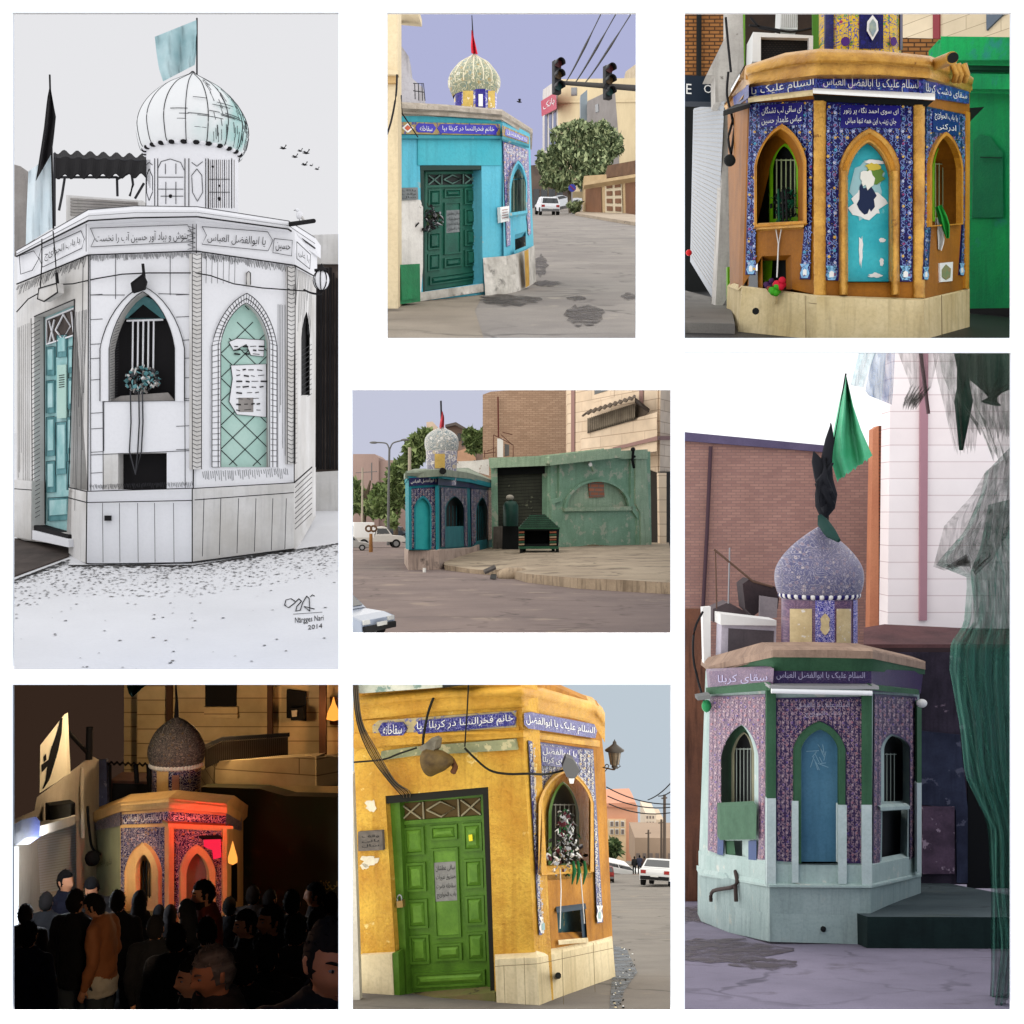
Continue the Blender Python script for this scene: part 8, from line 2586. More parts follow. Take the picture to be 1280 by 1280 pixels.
 # roof frame beside the dome
 cl = thing('cooler_unit','dark roof cooler under a corrugated sheet next to the night dome','cooler',p.p(440,470,62))
 m = MB(); m.slab(p.front(62),[(385,380),(540,385),(540,470),(380,478)],0,2,paint('brown cooler',rgb(80,52,44),rgb(60,40,35))); m.slab(p.front(61.9),[(395,392),(530,396),(530,465),(392,468)],.1,.1,dark); m.build('casing',cl)
 m = MB(); m.grid([[p.p(375 + k * 4.5,308 + 5 * math.sin(k * 1.3) + k * .2,60) for k in range(40)],[p.p(375 + k * 4.5,318 + 5 * math.sin(k * 1.3) + k * .2,63) for k in range(40)]],dark,False)
 m.tube([p.p(540,320,61),p.p(545,470,61)],.18,dark,6); m.tube([p.p(380,320,61),p.p(380,470,61)],.15,dark,6); m.tube([p.p(485,320,61),p.p(490,390,61)],.12,dark,6); m.build('cover',cl)
 m = MB(); m.slab(p.front(60.5),[(328,305),(372,300),(376,470),(335,485)],0,.3,paint('blue grey sheet',rgb(62,66,92),rgb(46,48,70),rgb(100,100,120),thr=.6)); tag(m.build('metal_sheet'),'blue grey metal sheet standing on the night shrine roof edge','sheet')
 # building behind and dark side wall
 bl = thing('building','clad stone apartment block with a fenced balcony dim in the night','building',p.gp(900,75))
 nb = brick('stone courses night',rgb(198,178,140),rgb(186,166,128),rgb(120,102,80),60,.85,.03,.1)
 m = MB(); m.slab(p.front(76),[(440,-60),(1500,-60),(1500,900),(440,900)],0,2,nb); m.slab(p.front(75.5),[(490,-60),(600,-60),(600,480),(490,480)],.3,.3,nb); m.build('wall',bl)
 m = MB()
 for x in (602,990):
  m = MB(); m.slab(p.front(75.5),[(x,-60),(x + 18,-60),(x + 18,260),(x,260)],.5,.5,plain('brown strip',rgb(72,50,38),.7)); m.build('trim_strip',bl)
 m = MB(); m.slab(p.front(75),[(1190,-60),(1216,-60),(1216,290),(1190,290)],.5,.5,plain('brown strip',rgb(72,50,38),.7)); m.build('trim_strip',bl)
 for q,lit in (([(752,-60),(872,-60),(870,95),(752,95)],0),([(1065,30),(1140,40),(1140,152),(1065,140)],0),([(1232,60),(1290,60),(1290,170),(1232,165)],1)):
  m = MB(); m.slab(p.front(75.8),q,.1,.2,dark if not lit else plain('amber lit pane',(.12,.05,.02,1),.4)); m.build('window',bl)
 m = MB(); m.slab(p.front(75.6),[(748,98),(876,98),(876,140),(748,140)],.2,.3,nb); m.build('sill',bl)
 m = MB(); m.slab(p.pl(740,68,1190,66),[(790,306),(1180,288),(1180,400),(790,412)],0,1,nb); m.slab(p.pl(1180,66,1500,70),[(1180,288),(1500,296),(1500,408),(1180,400)],0,1,nb); m.slab(p.pl(735,74,790,68),[(735,345),(790,306),(790,410),(735,410)],0,1,nb); m.build('balcony',bl)
 m = MB()
 F2 = p.front(67.5)
 m.slab(F2,[(745,245),(815,215),(1075,198),(1075,212),(815,230),(750,262)],0,.2,dark)
 for k in range(44):
  x = 752 + k * 7.4
  m.line(F2,[(x,240 if x < 815 else 225 - (x - 815) * .06),(x,325 if x < 800 else 302 - (x - 815) * .05)],2.6,plain('screen strip',rgb(70,64,56),.6),0,4)
 m.slab(F2,[(750,262),(815,232),(1070,214),(1070,292),(815,306),(752,335)],-.2,.1,plain('screen dark',rgb(52,46,40),.7)); m.build('balcony_screen',bl)
 m = MB(); m.slab(p.front(75.4),[(1078,105),(1128,100),(1130,148),(1082,150)],.6,1,dark); m.slab(p.front(75.3),[(1084,112),(1104,110),(1104,134),(1086,136)],.75,.16,pale); tag(m.build('window_cooler'),'small window cooler on the dim apartment wall','cooler')
 fl = thing('window_lamp','orange flame lamp glowing at the dim apartment window','lamp',p.p(1245,135,74.5))
 m = MB(); m.lathe(p.p(1246,118,74.5),[(.05,-.5),(.42,-.4),(.35,0),(.12,.5),(.02,.9)],emit('orange flame',(1,.34,.05,1),.75),12); m.build('flame',fl)
 m = MB(); m.slab(p.front(74.6),[(1236,134),(1258,134),(1256,140),(1238,140)],0,.3,dark); m.build('base',fl)
 lamp('flame_light',p.p(1246,125,73),150,(1,.5,.2),.3)
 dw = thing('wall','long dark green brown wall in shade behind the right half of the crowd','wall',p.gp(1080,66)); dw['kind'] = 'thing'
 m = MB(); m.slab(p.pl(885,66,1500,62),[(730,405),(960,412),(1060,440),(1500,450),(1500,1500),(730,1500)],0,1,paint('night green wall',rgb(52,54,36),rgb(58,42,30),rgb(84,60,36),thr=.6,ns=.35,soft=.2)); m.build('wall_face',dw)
 m = MB()
 write(m,p.pl(885,66,1500,62),'هیئت',[(1185,765),(1268,765),(1268,800),(1185,800)],plain('ochre letters',rgb(150,120,60)),.06); m.build('lettering',dw)
 # green cloth at the top
 m = MB(); cloth(m,p,[(448,-20),(452,20),(458,45),(470,60)],[(560,-20),(540,5),(510,25),(480,55)],40,plain('green pennant',rgb(30,90,70),.8),2,.3); tag(m.build('pennant'),'green cloth pennant hanging in from above the night block','cloth')
 # ---------------- the crowd
 def clothm(name,c):
  d = Nd(name); v = d.uv(1,.35,obj=True)
  n1 = d.noise(v,5,5)
  d.bump(d.math('ADD',n1,d.math('MULTIPLY',d.noise(v,14,3),.4)),1.0,.09)
  d.b.inputs['Specular IOR Level'].default_value = .2
  return d.out(d.mix(n1,c,tuple(x * .4 for x in c[:3]) + (1,)),.9)
 blk,blk2,navy,maroon = clothm('black cloth',(.011,.011,.013,1)),clothm('charcoal cloth',(.028,.025,.026,1)),clothm('dark navy cloth',(.013,.014,.028,1)),clothm('maroon brown cloth',rgb(120,52,40))
 tan = paint('tan suede',rgb(186,122,76),rgb(124,66,44),None,ns=3,rough=.6)
 whites = clothm('white shirt',rgb(225,215,195))
 jeans = paint('washed jeans',rgb(72,78,82),rgb(44,50,58),rgb(110,112,108),thr=.62,ns=5,soft=.15)
 greyh = paint('grey hair',rgb(120,112,104),rgb(50,46,44),None,ns=14,bump=.6)
 stub = plain('stubble',(.03,.02,.018,1),.9)
 p2 = Pan(12,852,3.077,1755.6,15.0,1079)
 def who(x,ytop,hp,yaw,label,top,**k):
  """x, head top row and head height in working pixels"""
  d = max(13.0,min(50,.245 * 3.25 * FOC * 3.077 / hp))
  ht = p.p(x,ytop,d).z - p2.gz(d)
  q = p2.gp(x,d)
  return person(q,ht,R(yaw),label,top,k.pop('legs',blk),**k)
 N = 'in the night crowd'
 who(213,730,48,60,'slim man in a black shirt standing out before the lit shutter, facing right',navy)
 who(318,748,50,10,'person in a dark knitted cap looking down beside the shutter edge',blk2,cap=blk,nod=.35)
 who(40,748,62,70,'dim face in profile below the dark blue box at the crowd edge',navy)
 who(15,790,80,90,'person at the outer crowd edge with a reddish lit face',blk2)
 who(140,815,82,178,'broad man seen from behind in a black coat, round dark hair',blk)
 who(252,805,98,160,'man from behind in a long black jacket over washed jeans',blk,legs=jeans,arms='down')
 who(352,812,100,262,'man in a tan suede jacket and white shirt bending his head to one side',tan,legs=jeans,shirt=whites,nod=.45,arms='down',fine=True)
 who(414,808,92,180,'dark round head seen from behind next to the tan jacket',blk)
 who(500,808,90,178,'tall figure in a pointed black hood and robe before the barred window',blk,kind='woman')
 who(575,862,82,180,'smaller figure in a black veil from behind before the red pilaster',blk,kind='woman')
 who(618,862,86,176,'black veiled figure from behind under the arched panel',blk2,kind='woman')
 who(682,842,104,225,'woman in a black veil turning so her cheek edge shows',blk,kind='woman')
 who(757,765,100,-62,'bearded man in a maroon jacket with his face in profile against the red arch',maroon,fine=True,beard=True,stubble=stub,nod=.12)
 who(845,834,84,180,'dark head from behind right of the maroon jacket',blk)
 who(762,915,128,205,'man with short black hair and a lit ear seen from behind',blk2,nod=.2)
 who(920,880,122,-58,'man with a soft smiling face half in shadow looking across',blk,fine=True,nod=.1)
 who(1008,862,128,-52,'long haired youth in black looking across the crowd',blk,fine=True,skin=1)
 who(935,790,80,172,'man with a white collar glimpse seen from behind before the dark wall',blk2)
 who(1000,805,76,150,'dim man half turned away before the dark wall',navy)
 who(1085,808,100,180,'large dark head and shoulders from behind before the dark wall',blk)
 who(1178,778,92,-80,'man with a red lit face in profile near the dark wall lettering',blk2,skin=1)
 who(1236,815,92,200,'dark haired man from behind at the crowd edge under the lettering',blk)
 who(722,1062,190,-60,'young person with a pale face pressed beside the grey haired man',blk,fine=True,nod=.05)
 who(812,1012,215,-52,'grey haired man with a lined face looking down across the crowd',blk2,hair=greyh,fine=True,nod=.22,skin=1)
 who(1225,915,300,14,'large dark haired man closest of the crowd, his face lit from one side',blk,fine=True,nod=.12,skin=1,turn=.25)
 for x,y,hp,yw,mt in ((60,860,92,180,blk),(560,905,112,182,blk),(640,940,130,178,blk),(1100,905,135,180,blk2),(985,985,165,178,blk),(70,930,120,170,navy),(1180,880,120,185,blk),(900,1030,180,180,blk)):
  who(x,y,hp,yw,'dark clothed onlooker seen from behind, merging into the night crowd',mt)
scene_night()

# =====================================================================
# scene 7: the yellow shrine with the bright green door
# =====================================================================
def scene_yellow():
 p = Pan(436,852,3.076,1264,12.0,1062)
 sky_cell((431,806,847,1900),200,emit('sky pale blue',rgb(190,202,212,1 / EXPO)),emit('sky pale blue fill',(1.0,.97,.92,1),1.3))
 p.ground('road',ground_mat('grey asphalt',rgb(122,116,108),rgb(100,95,90),rgb(136,124,108),.6),431,847,10.07,200)
 yel = paint('ochre yellow plaster',rgb(220,176,70),rgb(186,130,40),rgb(228,200,124),thr=.65,ns=1.6,streak=.45,sc=rgb(150,92,20),bump=1.2,rough=.5,dirt=.5)
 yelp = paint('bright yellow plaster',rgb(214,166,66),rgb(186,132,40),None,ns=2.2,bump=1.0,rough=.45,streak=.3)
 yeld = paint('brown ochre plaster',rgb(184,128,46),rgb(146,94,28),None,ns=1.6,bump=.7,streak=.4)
 grn = paint('grass green door paint',rgb(84,122,38),rgb(66,100,28),None,ns=3,rough=.4,streak=.2)
 grnp = paint('green raised panel paint',rgb(102,142,50),rgb(76,114,34),None,ns=3,rough=.35)
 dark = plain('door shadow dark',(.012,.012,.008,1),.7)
 lat = plain('pale lattice',rgb(150,140,110),.5)
 latd = plain('transom brown',rgb(84,66,34),.7)
 paper = paint('grey notice sheet',rgb(140,138,132),rgb(118,116,112),None,ns=8)
 ink = plain('notice black',(.02,.02,.02,1),.8)
 tile = mosaic('navy white floral tile',rgb(24,26,82),rgb(50,54,116),rgb(44,46,106),rgb(34,40,96),rgb(56,52,104),1.5,vs=.6)
 stone = paint('cream stone plinth',rgb(222,206,168),rgb(196,178,138),rgb(90,78,58),thr=.68,ns=1.1,streak=.4,soft=.1)
 frz = mosaic('cobalt band',rgb(40,38,104),rgb(120,120,165),rgb(90,90,150),rgb(60,60,130),rgb(130,120,150),1.6,vs=.6)
 A,B = Plane3(p,(660,0,12.6),(728,1300,12.6),(20,600,13.6)),Plane3(p,(660,0,12.6),(728,1300,12.6),(1000,600,15.4))
 root = thing('shrine','ochre yellow shrine front with a bright green panelled door and tiled niche','shrine',p.gp(650,13))
 door = [(140,440),(536,405),(562,1200),(190,1232)]
 wn = arch(768,886,730,505,824,388,716,505)
 gw = arch(742,930,745,470,832,352,735,465)
 ni = [(800,878),(908,864),(918,1000),(808,1008)]
 m = MB()
 m.slab(A,[[(18,-40),(658,-40),(728,1300),(45,1320),(20,300)],door],0,.35,yel)
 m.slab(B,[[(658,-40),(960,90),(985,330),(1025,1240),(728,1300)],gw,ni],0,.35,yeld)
 m.build('wall',root)
 m = MB()
 dp = lambda pl,x,y: pl.at(x,y).y
 molding(m,p,[(18,200,256,dp(A,18,228)),(671,187,214,dp(A,671,200)),(966,228,252,dp(B,966,240))],[(0,.05),(.3,.08),(1,.04)],.2,yelp); m.slab(A,[(30,150),(640,118),(642,112),(655,190),(30,215)],.02,.05,yelp)
 m.build('string_course',root,bevel=.015)
 m = MB()
 m.slab(A,[(90,170),(112,150),(640,112),(642,175),(112,214),(92,200)],.035,.03,paint('band ground',rgb(190,170,120),rgb(150,140,110),rgb(110,110,140),thr=.56,ns=9))
 m.slab(A,[(112,184),(128,158),(205,156),(222,182),(208,208),(128,214)],.06,.03,frz)
 m.slab(A,[(250,176),(268,150),(620,118),(640,140),(636,168),(268,202)],.06,.03,frz)
 m.slab(B,[(674,122),(700,118),(945,165),(955,190),(948,218),(690,180),(674,165)],.06,.03,frz)
 write(m,A,'سقاخانه',[(132,166),(204,164),(204,200),(132,204)],SIGNW,.066)
 write(m,A,'خانم فخرالنسا در کربلا بپا',[(262,156),(632,124),(632,164),(262,198)],SIGNW,.066)
 write(m,B,'السلام علیک یا ابوالفضل',[(680,126),(946,176),(944,212),(684,172)],SIGNW,.066)
 m.build('frieze',root)
 m = MB()
 molding(m,p,[(18,60,150,dp(A,18,100)),(200,42,130,dp(A,200,80)),(380,26,112,dp(A,380,70)),(662,20,98,12.6),(745,26,130,dp(B,745,80)),(945,82,170,dp(B,945,120)),(985,122,235,dp(B,985,180))],[(0,.06),(.1,.18),(.3,.22),(.42,.15),(.5,.09),(.75,.1),(1,.04)],.4,yelp,.008,5,4,True)
 m.build('cornice',root)
 m = MB(); m.slab(A,[(125,268),(255,250),(640,220),(648,262),(255,285),(120,304)],.03,.05,paint('weathered green strip',rgb(150,150,110),rgb(120,124,96),rgb(180,170,130),thr=.55,ns=4)); m.build('old_band',root)
 # stepped recess and door
 m = MB()
 m.slab(A,[(140,440),(536,405),(538,432),(142,470)],-.01,.3,dark); m.slab(A,[(515,430),(540,428),(562,1200),(545,1200)],-.02,.3,dark)  # dark strips: the doorway's shadow put in as colour
 m.slab(A,[(142,455),(195,450),(228,1222),(190,1226)],-.08,.2,grn)
 m.build('door_frame',root)
 panel_door(root,A,[(182,450),(522,425),(548,1196),(222,1212)],-.17,grn,grnp,latd,paper,ink,lat)
 m = MB(); m.slab(A,[(190,1226),(562,1196),(570,1300),(190,1320)],.05,.5,paint('mossy step',rgb(92,104,50),rgb(120,100,70),rgb(60,52,40),thr=.58,ns=2)); m.build('door_step',root)
 m = MB(); m.slab(A,[(460,590),(474,588),(476,612),(462,614)],-.1,.01,plain('yellow sticker',rgb(230,215,40),.5)); tag(m.build('sticker'),'tiny yellow sticker on an upper panel of the bright green door','sticker')
 # tile surround
 m = MB()
 m.slab(B,[tile_frame((690,228),(940,262),(978,925),(955,930),[(740,745),(730,560)] + arch(730,942,480,470,832,338,474,465)[1:-1] + [(944,600),(948,735)],(772,970),(732,975))],.03,.04,tile)
 arabesque(m,B,tile_frame((694,234),(936,267),(974,920),(958,925),[(752,745),(738,560)] + arch(735,937,480,470,832,338,474,465)[1:-1] + [(946,600),(951,735)],(768,962),(734,968)),15,.036,plain('cream stem',rgb(205,200,190),.3),(plain('cream flower',rgb(210,204,190),.3),plain('ochre flower',rgb(196,160,74),.3),plain('pale blue flower',rgb(140,156,196),.3)),11)
 m.slab(B,[(740,245),(880,262),(884,335),(742,322)],.05,.02,frz)
 write(m,B,'یا ابوالفضل',[(746,252),(876,268),(876,296),(746,282)],SIGNW,.056); write(m,B,'یا سقای کربلا',[(746,288),(878,302),(878,328),(746,314)],SIGNW,.056)
 vg = plain('vase glaze',rgb(120,160,160),.3)
 vase(m,B,750,905,36,62,.036,SIGNW,vg); vase(m,B,965,862,24,62,.036,SIGNW,vg)
 m.build('tile_panel',root)
 m = MB(); m.slab(B,[arch(730,942,745,470,832,338,735,465),gw],.07,.08,yelp); m.build('arch_trim',root,bevel=.015)
 m = MB(); m.slab(B,[gw,wn],-.26,.05,yel); m.slab(B,[(742,742),(935,730),(935,752),(744,766)],.0,.3,yelp); m.build('recess',root)
 bars_window(root,B,wn,-.22,grn,plain('grey bar',rgb(130,130,120),.5),dark,[795,812,829,846,862],470,720,5)
 m = MB(); m.slab(B,ni,-.2,.04,paint('blue flaking niche',rgb(36,74,92),rgb(60,96,96),rgb(140,130,90),thr=.58,ns=3))
 m.slab(B,[(798,876),(912,862),(914,874),(800,890)],.03,.1,plain('niche navy edge',rgb(28,50,66),.6)); m.slab(B,[(890,880),(910,876),(920,1000),(900,1002)],-.02,.15,plain('niche navy edge',rgb(28,50,66),.6)); m.slab(B,[(806,1000),(920,990),(922,1002),(808,1012)],.04,.05,stone); m.build('niche',root)
 # plinths
 m = MB(); m.slab(A,[(42,1052),(165,1046),(175,1250),(48,1290)],.06,.1,stone); m.build('plinth',root)
 m = MB(); m.slab(A,[(165,1046),(190,1040),(198,1240),(175,1250)],.05,.1,grn); m.slab(A,[(50,1230),(180,1222),(188,1330),(50,1330)],.08,.12,grn); m.build('plinth',root)
 m = MB(); molding(m,p,[(561,1058,1330,dp(A,561,1200),572),(722,1050,1335,12.6,738),(870,1018,1298,min(dp(B,870,1018),dp(B,885,1298)),886),(1013,985,1262,min(dp(B,1013,985),dp(B,1036,1262)),1036)],[(0,.08),(.04,.13),(1,.15)],.3,stone,.003,4)
 for pl,q in ((A,[(596,1090),(604,1330)]),(A,[(674,1060),(682,1330)]),(B,[(820,1030),(828,1330)]),(B,[(940,1005),(952,1330)]),(A,[(562,1095),(728,1085)]),(B,[(728,1085),(1015,1025)])):
  m.line(pl,q,2.5,plain('plinth joint',rgb(120,104,76),.9),.26 if pl is B else .16)
 m.tube([B.at(805,1130,.3),B.at(806,1132,.05)],.03,dark,8)
 m.build('plinth',root)
 # left edge wall
 m = MB(); m.slab(p.front(12.9),[(-40,360),(14,360),(46,1330),(-40,1330)],0,.2,paint('white tiled edge',rgb(215,208,190),rgb(190,182,165),None,ns=2)); tag(m.build('neighbour_wall'),'narrow off white wall edge beside the yellow shrine','wall')
 # white patches where paint fell, plaque
 m = MB(); rnd = random.Random(21)
 wp_ = paint('bare white plaster',rgb(225,215,190),rgb(200,190,165),None,ns=6)
 for cx,cy_,rx,ry in ((86,478,24,32),(82,690,40,26),(60,712,20,12)):
  m.slab(A,[(cx + rx * math.cos(k * .39) * rnd.uniform(.5,1.15),cy_ + ry * math.sin(k * .39) * rnd.uniform(.5,1.15)) for k in range(16)],.006,.008,wp_)
 m.build('bare_patch',root)
 m = MB(); m.slab(A,[(35,578),(128,572),(132,648),(36,652)],.04,.04,paint('pitted grey plaque',rgb(112,104,96),rgb(88,82,76),None,ns=9))
 for k in range(3): write(m,A,('وقف','بانی','سال')[k],[(50,590 + k * 18),(116,587 + k * 18),(116,600 + k * 18),(50,603 + k * 18)],ink,.044)
 tag(m.build('wall_plaque'),'pitted grey plaque on the yellow wall left of the green door','plaque')
 m = MB(); m.slab(A,[(-20,-40),(60,-40),(380,-40),(360,22),(52,45),(-20,40)],.3,.3,paint('pale roof sheet',rgb(190,190,175),rgb(160,165,150),rgb(110,130,120),thr=.55,ns=3)); m.slab(A,[(360,0),(470,-20),(470,10),(360,25)],.32,.3,dark)
 tag(m.build('roof_sheet'),'pale weathered sheet hanging above the yellow cornice','sheet')
 # floodlights and cables
 fd = thing('floodlight','rusty floodlight hanging below the blue frieze above the green door','floodlight',A.at(330,280,.3))
 bm_ = paint('rusty brass',rgb(104,84,48),rgb(70,54,32),None,ns=9,rough=.4)
 m = MB(); m.tube([A.at(402,300,.2),A.at(388,302,.22),A.at(365,304,.26),A.at(335,306,.3),A.at(308,312,.34),A.at(304,313,.34)],[.03,.06,.1,.125,.14,.135],bm_,18); m.tube([A.at(305,313,.345),A.at(300,314,.35)],[.125,.12],dark,18)
 m.build('housing',fd)
 m = MB(); m.slab(A,[(265,255),(290,240),(320,215),(335,225),(330,260),(300,290),(292,278)],.35,.12,paint('torn grey shield',rgb(130,124,108),rgb(90,84,72),None,ns=6)); m.build('shield',fd)
 m = MB(); m.tube([A.at(330,50,.15),A.at(305,120,.12),A.at(288,205,.14),A.at(285,250,.2)],.014,dark,6); m.tube([A.at(395,300,.1),A.at(410,330,.2),A.at(400,350,.25)],.03,plain('rust bracket',rgb(96,62,40),.8),6); m.build('bracket',fd)
 fd = thing('floodlight','dark floodlight at the point of the tiled niche of the yellow shrine','floodlight',B.at(850,340,.3))
 m = MB(); m.slab(B,[(820,330),(835,290),(862,300),(890,345),(870,372),(838,368)],.3,.2,plain('lamp housing black',(.03,.03,.03,1),.5)); m.build('housing',fd)
 m = MB(); m.slab(B,[(845,372),(868,372),(864,392),(850,392)],.28,.1,CAR['lamp']); m.build('lens',fd)
 m = MB()
 m.tube([A.at(20,310,.08),A.at(130,300,.08),A.at(190,278,.1),A.at(260,255,.12)],.01,dark,5)
 m.tube([A.at(445,255,.12),A.at(480,290,.1),A.at(540,340,.1),A.at(610,355,.08),A.at(690,354,.08),B.at(760,356,.1),B.at(830,340,.2)],.012,dark,6)
 m.tube([A.at(462,-20,.3),A.at(455,120,.12),A.at(446,250,.1)],.008,dark,5)
 for k in range(6):
  m.tube([A.at(14 + k * 4,-30 + k * 6,.4),A.at(30 + k * 4,150,.3),A.at(80 + k * 5,280 - k * 4,.22),A.at(150 + k * 5,378,.15),A.at(196 + k * 7,430 - k * 2,.1),A.at(205 + k * 6,445,0)],.006,plain('grey cable',rgb(92,78,60),.7) if k % 2 else dark,6)
 tag(m.build('cable'),'bundle of old cables sweeping down to the top of the green door frame','cable')
 m = MB(); rnd = random.Random(31)
 cols = [dark,SIGNW,CAR['rim'],plain('green ribbon bit',rgb(34,96,54),.8),plain('wine ribbon bit',rgb(90,40,50),.8)]
 P_ = []
 for i in range(330):
  y = rnd.uniform(500,745); w_ = 20 + (y - 500) * .22
  P_.append(B.at(836 + rnd.gauss(0,1) * w_ * .55,y,-.12 + rnd.uniform(-.08,.14)))
 lock_pile(m,P_,.036,[dark,dark,cols[2],cols[2],SIGNW,cols[3],cols[4]],rnd)
 for x in (880,905,862): m.tube([B.at(x,690,.06),B.at(x + 6,730,.08),B.at(x - 4,780,.06)],[.015,.025,.006],cols[3],6)
 m.line(B,[(812,720),(816,800),(812,950)],5,SIGNW,.08,5); m.line(B,[(890,730),(898,830),(906,930)],5,SIGNW,.08,5)
 tag(m.build('padlock_bunch'),'heap of padlocks, bangles and ribbons on the barred niche of the yellow shrine','locks')
 pk = thing('padlock','brass padlock and hasp on the edge of the bright green door','padlock',A.at(195,868,.05))
 m = MB(); m.slab(A,[(183,845),(206,842),(208,868),(185,870)],-.02,.05,plain('old brass',rgb(150,120,70),.4,.6)); m.build('body',pk)
 m = MB(); m.tube([A.at(188,845,-.03),A.at(188,828,-.03),A.at(196,820,-.03),A.at(203,828,-.03),A.at(203,845,-.03)],.008,CAR['rim'],6); m.build('shackle',pk)
 # lantern at the corner
 ln = thing('wall_lantern','old street lantern on a scrolled bracket at the yellow shrine corner','lantern',p.p(1020,340,14.8))
 d = 14.8; u = p.unit(d); c = p.p(1022,280,d)
 lm = plain('bronze lantern metal',(.05,.04,.03,1),.5,.4)
 m = MB(); m.lathe(c,[(8 * u,-45 * u),(16 * u,-38 * u),(24 * u,0),(24 * u,14 * u)],paint('dusty lantern glass',rgb(130,112,88),rgb(90,78,62),None,ns=6,rough=.3),8,smooth=False); m.build('glass',ln)
 m = MB(); m.lathe(c,[(36 * u,12 * u),(38 * u,17 * u),(20 * u,30 * u),(8 * u,40 * u),(7 * u,48 * u),(3 * u,52 * u),(1 * u,58 * u)],lm,16); m.lathe(c,[(3 * u,-58 * u),(12 * u,-50 * u),(12 * u,-44 * u),(6 * u,-42 * u)],lm,12)
 for k in range(6):
  a = k * math.pi / 3; m.tube([c + V((16 * u * math.cos(a),16 * u * math.sin(a),-40 * u)),c + V((25 * u * math.cos(a),25 * u * math.sin(a),13 * u))],1.4 * u,lm,4)
 m.build('cage',ln)
 m = MB(); m.tube([p.p(978,330,15.2),p.p(1000,335,15),p.p(1022,338,d),p.p(1022,325,d)],3 * u,lm,6); m.tube([p.p(985,345,15.1),p.p(1000,325,15),p.p(990,318,15),p.p(984,328,15)],2 * u,lm,5); m.tube([p.p(1030,335,d),p.p(1045,325,d),p.p(1038,318,d)],2 * u,lm,5); m.build('bracket',ln)
 # street beyond
 pb = thing('building','pink orange brick block with white framed windows far down the street','building',p.gp(1050,130)); pl = p.front(130)
 m = MB(); m.slab(pl,[(985,472),(1095,468),(1110,490),(1118,690),(985,690)],0,6,paint('pink brick hazy',rgb(212,160,132),rgb(198,145,118),None,ns=.15)); m.slab(pl,[(985,468),(1100,464),(1112,486),(985,480)],.5,6.5,plain('parapet pink',rgb(196,140,116),.8)); m.build('wall',pb)
 m = MB(); m.slab(pl,[(996,530),(1066,530),(1066,700),(985,700)],.3,.5,paint('cream block',rgb(222,196,160),rgb(205,180,146))); m.build('wall_wing',pb)
 for x in (1004,1024,1046):
  for y in (536,566):
   m = MB(); m.slab(pl,[(x,y),(x + 14,y),(x + 14,y + 22),(x,y + 22)],.42,.2,SIGNW); m.slab(pl,[(x + 2,y + 3),(x + 12,y + 3),(x + 12,y + 20),(x + 2,y + 20)],.5,.1,plain('hazy glass',rgb(120,110,105),.2)); m.build('window',pb)
 for x0,y0,x1,d,col,lab in ((1140,505,1182,150,rgb(205,190,172),'pale slender tower far down the yellow shrine street'),(1178,530,1212,160,rgb(190,172,150),'small beige tower further down the yellow shrine street'),(1100,600,1330,120,rgb(150,130,112),'low row of brown shops lining the far street')):
  b_ = thing('building',lab,'building',p.gp((x0 + x1) / 2,d)); pl = p.front(d)
  mt = paint('far wall',col,tuple(c * .85 for c in col[:3]) + (1,),None,ns=.15)
  m = MB(); m.slab(pl,[(x0,y0),(x1,y0 + 3),(x1,720),(x0,720)],0,6,mt); m.build('wall',b_)
  m = MB()
  for r in range(6 if x1 < 1300 else 1):
   for cidx in range(3 if x1 < 1300 else 9):
    xx = x0 + 5 + cidx * ((x1 - x0 - 8) / (3 if x1 < 1300 else 9)); yy = y0 + 12 + r * 22 if x1 < 1300 else 660
    m.slab(pl,[(xx,yy),(xx + (6 if x1 < 1300 else 14),yy),(xx + (6 if x1 < 1300 else 14),yy + (10 if x1 < 1300 else 40)),(xx,yy + (10 if x1 < 1300 else 40))],.05,.2,plain('far glass',rgb(110,100,95),.3))
  m.build('window',b_)
 tr = thing('street_tree','small dark tree before the pink orange block','tree',p.gp(1018,100)); u = p.unit(100)
 m = MB(); m.tube([p.gp(1018,100),p.p(1018,650,100)],[.2,.12],BARK,6); m.build('trunk',tr)
 m = MB(); foliage(m,p.p(1014,635,100),(30 * u,25 * u,34 * u),900,.3,LEAF,51); m.build('crown',tr)
 for x,y0,d,lab in ((1214,435,70,'tall utility pole by the white saloon'),(1202,530,95,'shorter utility pole further down the street'),(1152,570,110,'small distant utility pole before the pale tower')):
  m = MB(); m.tube([p.gp(x,d),p.p(x,y0,d)],[.1,.08],plain('pole brown',rgb(82,72,64),.8),8); m.tube([p.p(x - 12,y0 + 14,d),p.p(x + 10,y0 + 12,d)],.04,plain('pole brown',rgb(82,72,64),.8),5)
  tag(m.build('utility_pole'),lab,'pole')
 for a,b in (((990,405),(1260,470)),((995,440),(1260,480)),((1000,470),(1260,500)),((1150,455),(1290,320)),((1190,440),(1290,360))):
  m = MB(); m.tube(sag(p.p(*a,70),p.p(*b,68),.3),.035,WIRE,4); tag(m.build('overhead_wire'),'thin overhead wire above the street of the yellow shrine','wire','overhead wires above the far street')
 sl = math.atan((640 - 1062) / FOC)
 u = p.unit(52)
 wp2 = plain('white saloon paint',(.6,.6,.59,1),.3)
 car(p.gp(1200,p.gd(790) + 2.2),R(-14),(4.2,118 * p.unit(p.gd(790)),104 * p.unit(p.gd(790))),sl,'white saloon with dark rear glass driving away past the lantern',wp2,None,'sedan')
 car(p.gp(1042,80),R(-78),(3.6,1.5,45 * p.unit(80)),sl,'white car parked crosswise before the small dark tree',wp2,None,'hatch')
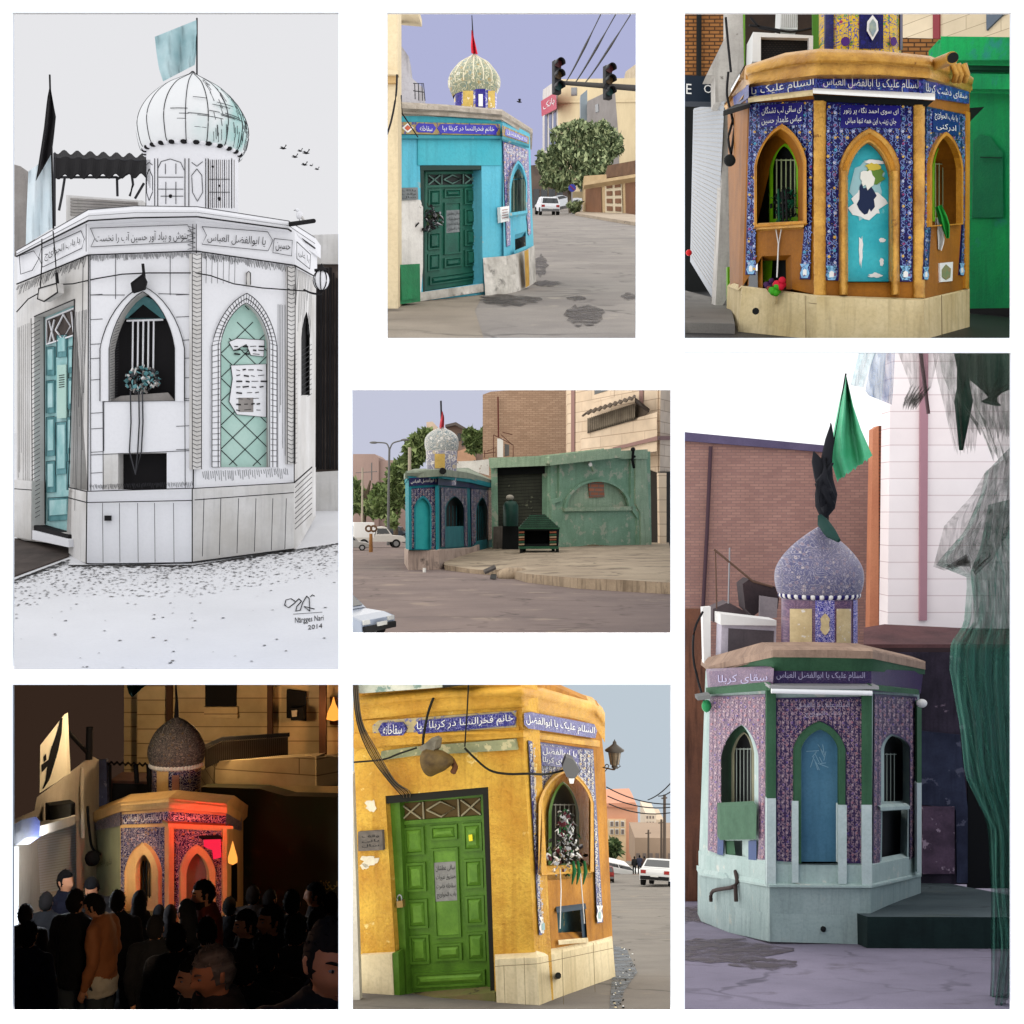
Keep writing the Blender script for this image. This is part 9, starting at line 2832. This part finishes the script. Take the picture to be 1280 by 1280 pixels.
 car(p.gp(990,60),R(-2),(3.6,48 * p.unit(60),60 * p.unit(60)),sl,'dark red car showing only its flank behind the yellow shrine corner',plain('dark red paint',rgb(110,30,26),.25),None,'hatch')
 for x,ytop,mt,lab in ((1098,672,WIRE,'distant pedestrian in black walking away between the cars'),(1118,668,plain('far navy',(.03,.035,.06,1),.8),'distant pedestrian in dark blue beside the walker in black'),(1136,672,plain('far brown',(.08,.05,.04,1),.8),'distant pedestrian in brown closest to the white saloon')):
  d = 78
  person(p.gp(x,d),p.p(x,ytop,d).z - p.gz(d),R(180),lab,mt,WIRE,group='pedestrians far down the street')
 m = MB(); rnd = random.Random(41)
 m.prism([[p.g(x,y,.01) for x,y in ((1020,1015),(1068,1030),(1110,1120),(1060,1190),(1045,1240),(1025,1270),(1000,1290),(1015,1100))]],None,stain_mat('wet gutter',rgb(86,92,98),.8))
 tag(m.build('gutter'),None,None,None,'structure')
 m = MB()
 for i in range(45):
  t = rnd.random(); q = p.g(1060 + rnd.gauss(0,16) + 25 * math.sin(t * 6),1020 + t * 240,.01)
  m.ball(q,(rnd.uniform(.006,.016),.012,.007),rnd.choice((dark,SIGNW,stone,dark)),6,4)
 tag(m.build('gutter_litter'),'litter along the wet gutter',None,None,'stuff')
scene_yellow()

# ---------------- everything stays inside its own opening's cell ----------------
CELLS = {}
def trim_to_cells():
 import bmesh
 bpy.context.view_layer.update()
 dg = bpy.context.evaluated_depsgraph_get()
 for o,rect in CELL_OF:
  if o.type != 'MESH' or o.name not in bpy.data.objects:
   continue
  x0,y0,x1,y1 = rect
  planes = [V((-FOC,(x0 - 640),0)),V((FOC,-(x1 - 640),0)),V((0,-(640 - y0),FOC)),V((0,(640 - y1),-FOC))]
  mw = o.matrix_world
  pts = [mw @ v.co for v in o.data.vertices] if not o.modifiers else [mw @ V(c) for c in o.bound_box]
  if not pts: continue
  bad = [n for n in planes if any(n.dot(q) > 1e-3 * FOC for q in pts)]
  if not bad: continue
  if o.modifiers:
   me = bpy.data.meshes.new_from_object(o.evaluated_get(dg))
   o.modifiers.clear(); o.data = me
  elif o.data.users > 1:
   o.data = o.data.copy()
  me = o.data
  inv = mw.inverted()
  bm = bmesh.new(); bm.from_mesh(me)
  nm = mw.to_3x3().transposed()
  c0 = inv @ V((0,0,0))
  for n in bad:
   bmesh.ops.bisect_plane(bm,geom=list(bm.verts) + list(bm.edges) + list(bm.faces),dist=1e-6,plane_co=c0,plane_no=(nm @ n).normalized(),clear_outer=True)
  bm.to_mesh(me); bm.free()
  if not me.polygons:
   DEAD.append(o)
DEAD = []
trim_to_cells()
for o in DEAD:
 kids = [c for c in bpy.data.objects if c.parent == o]
 if not kids:
  bpy.data.objects.remove(o)
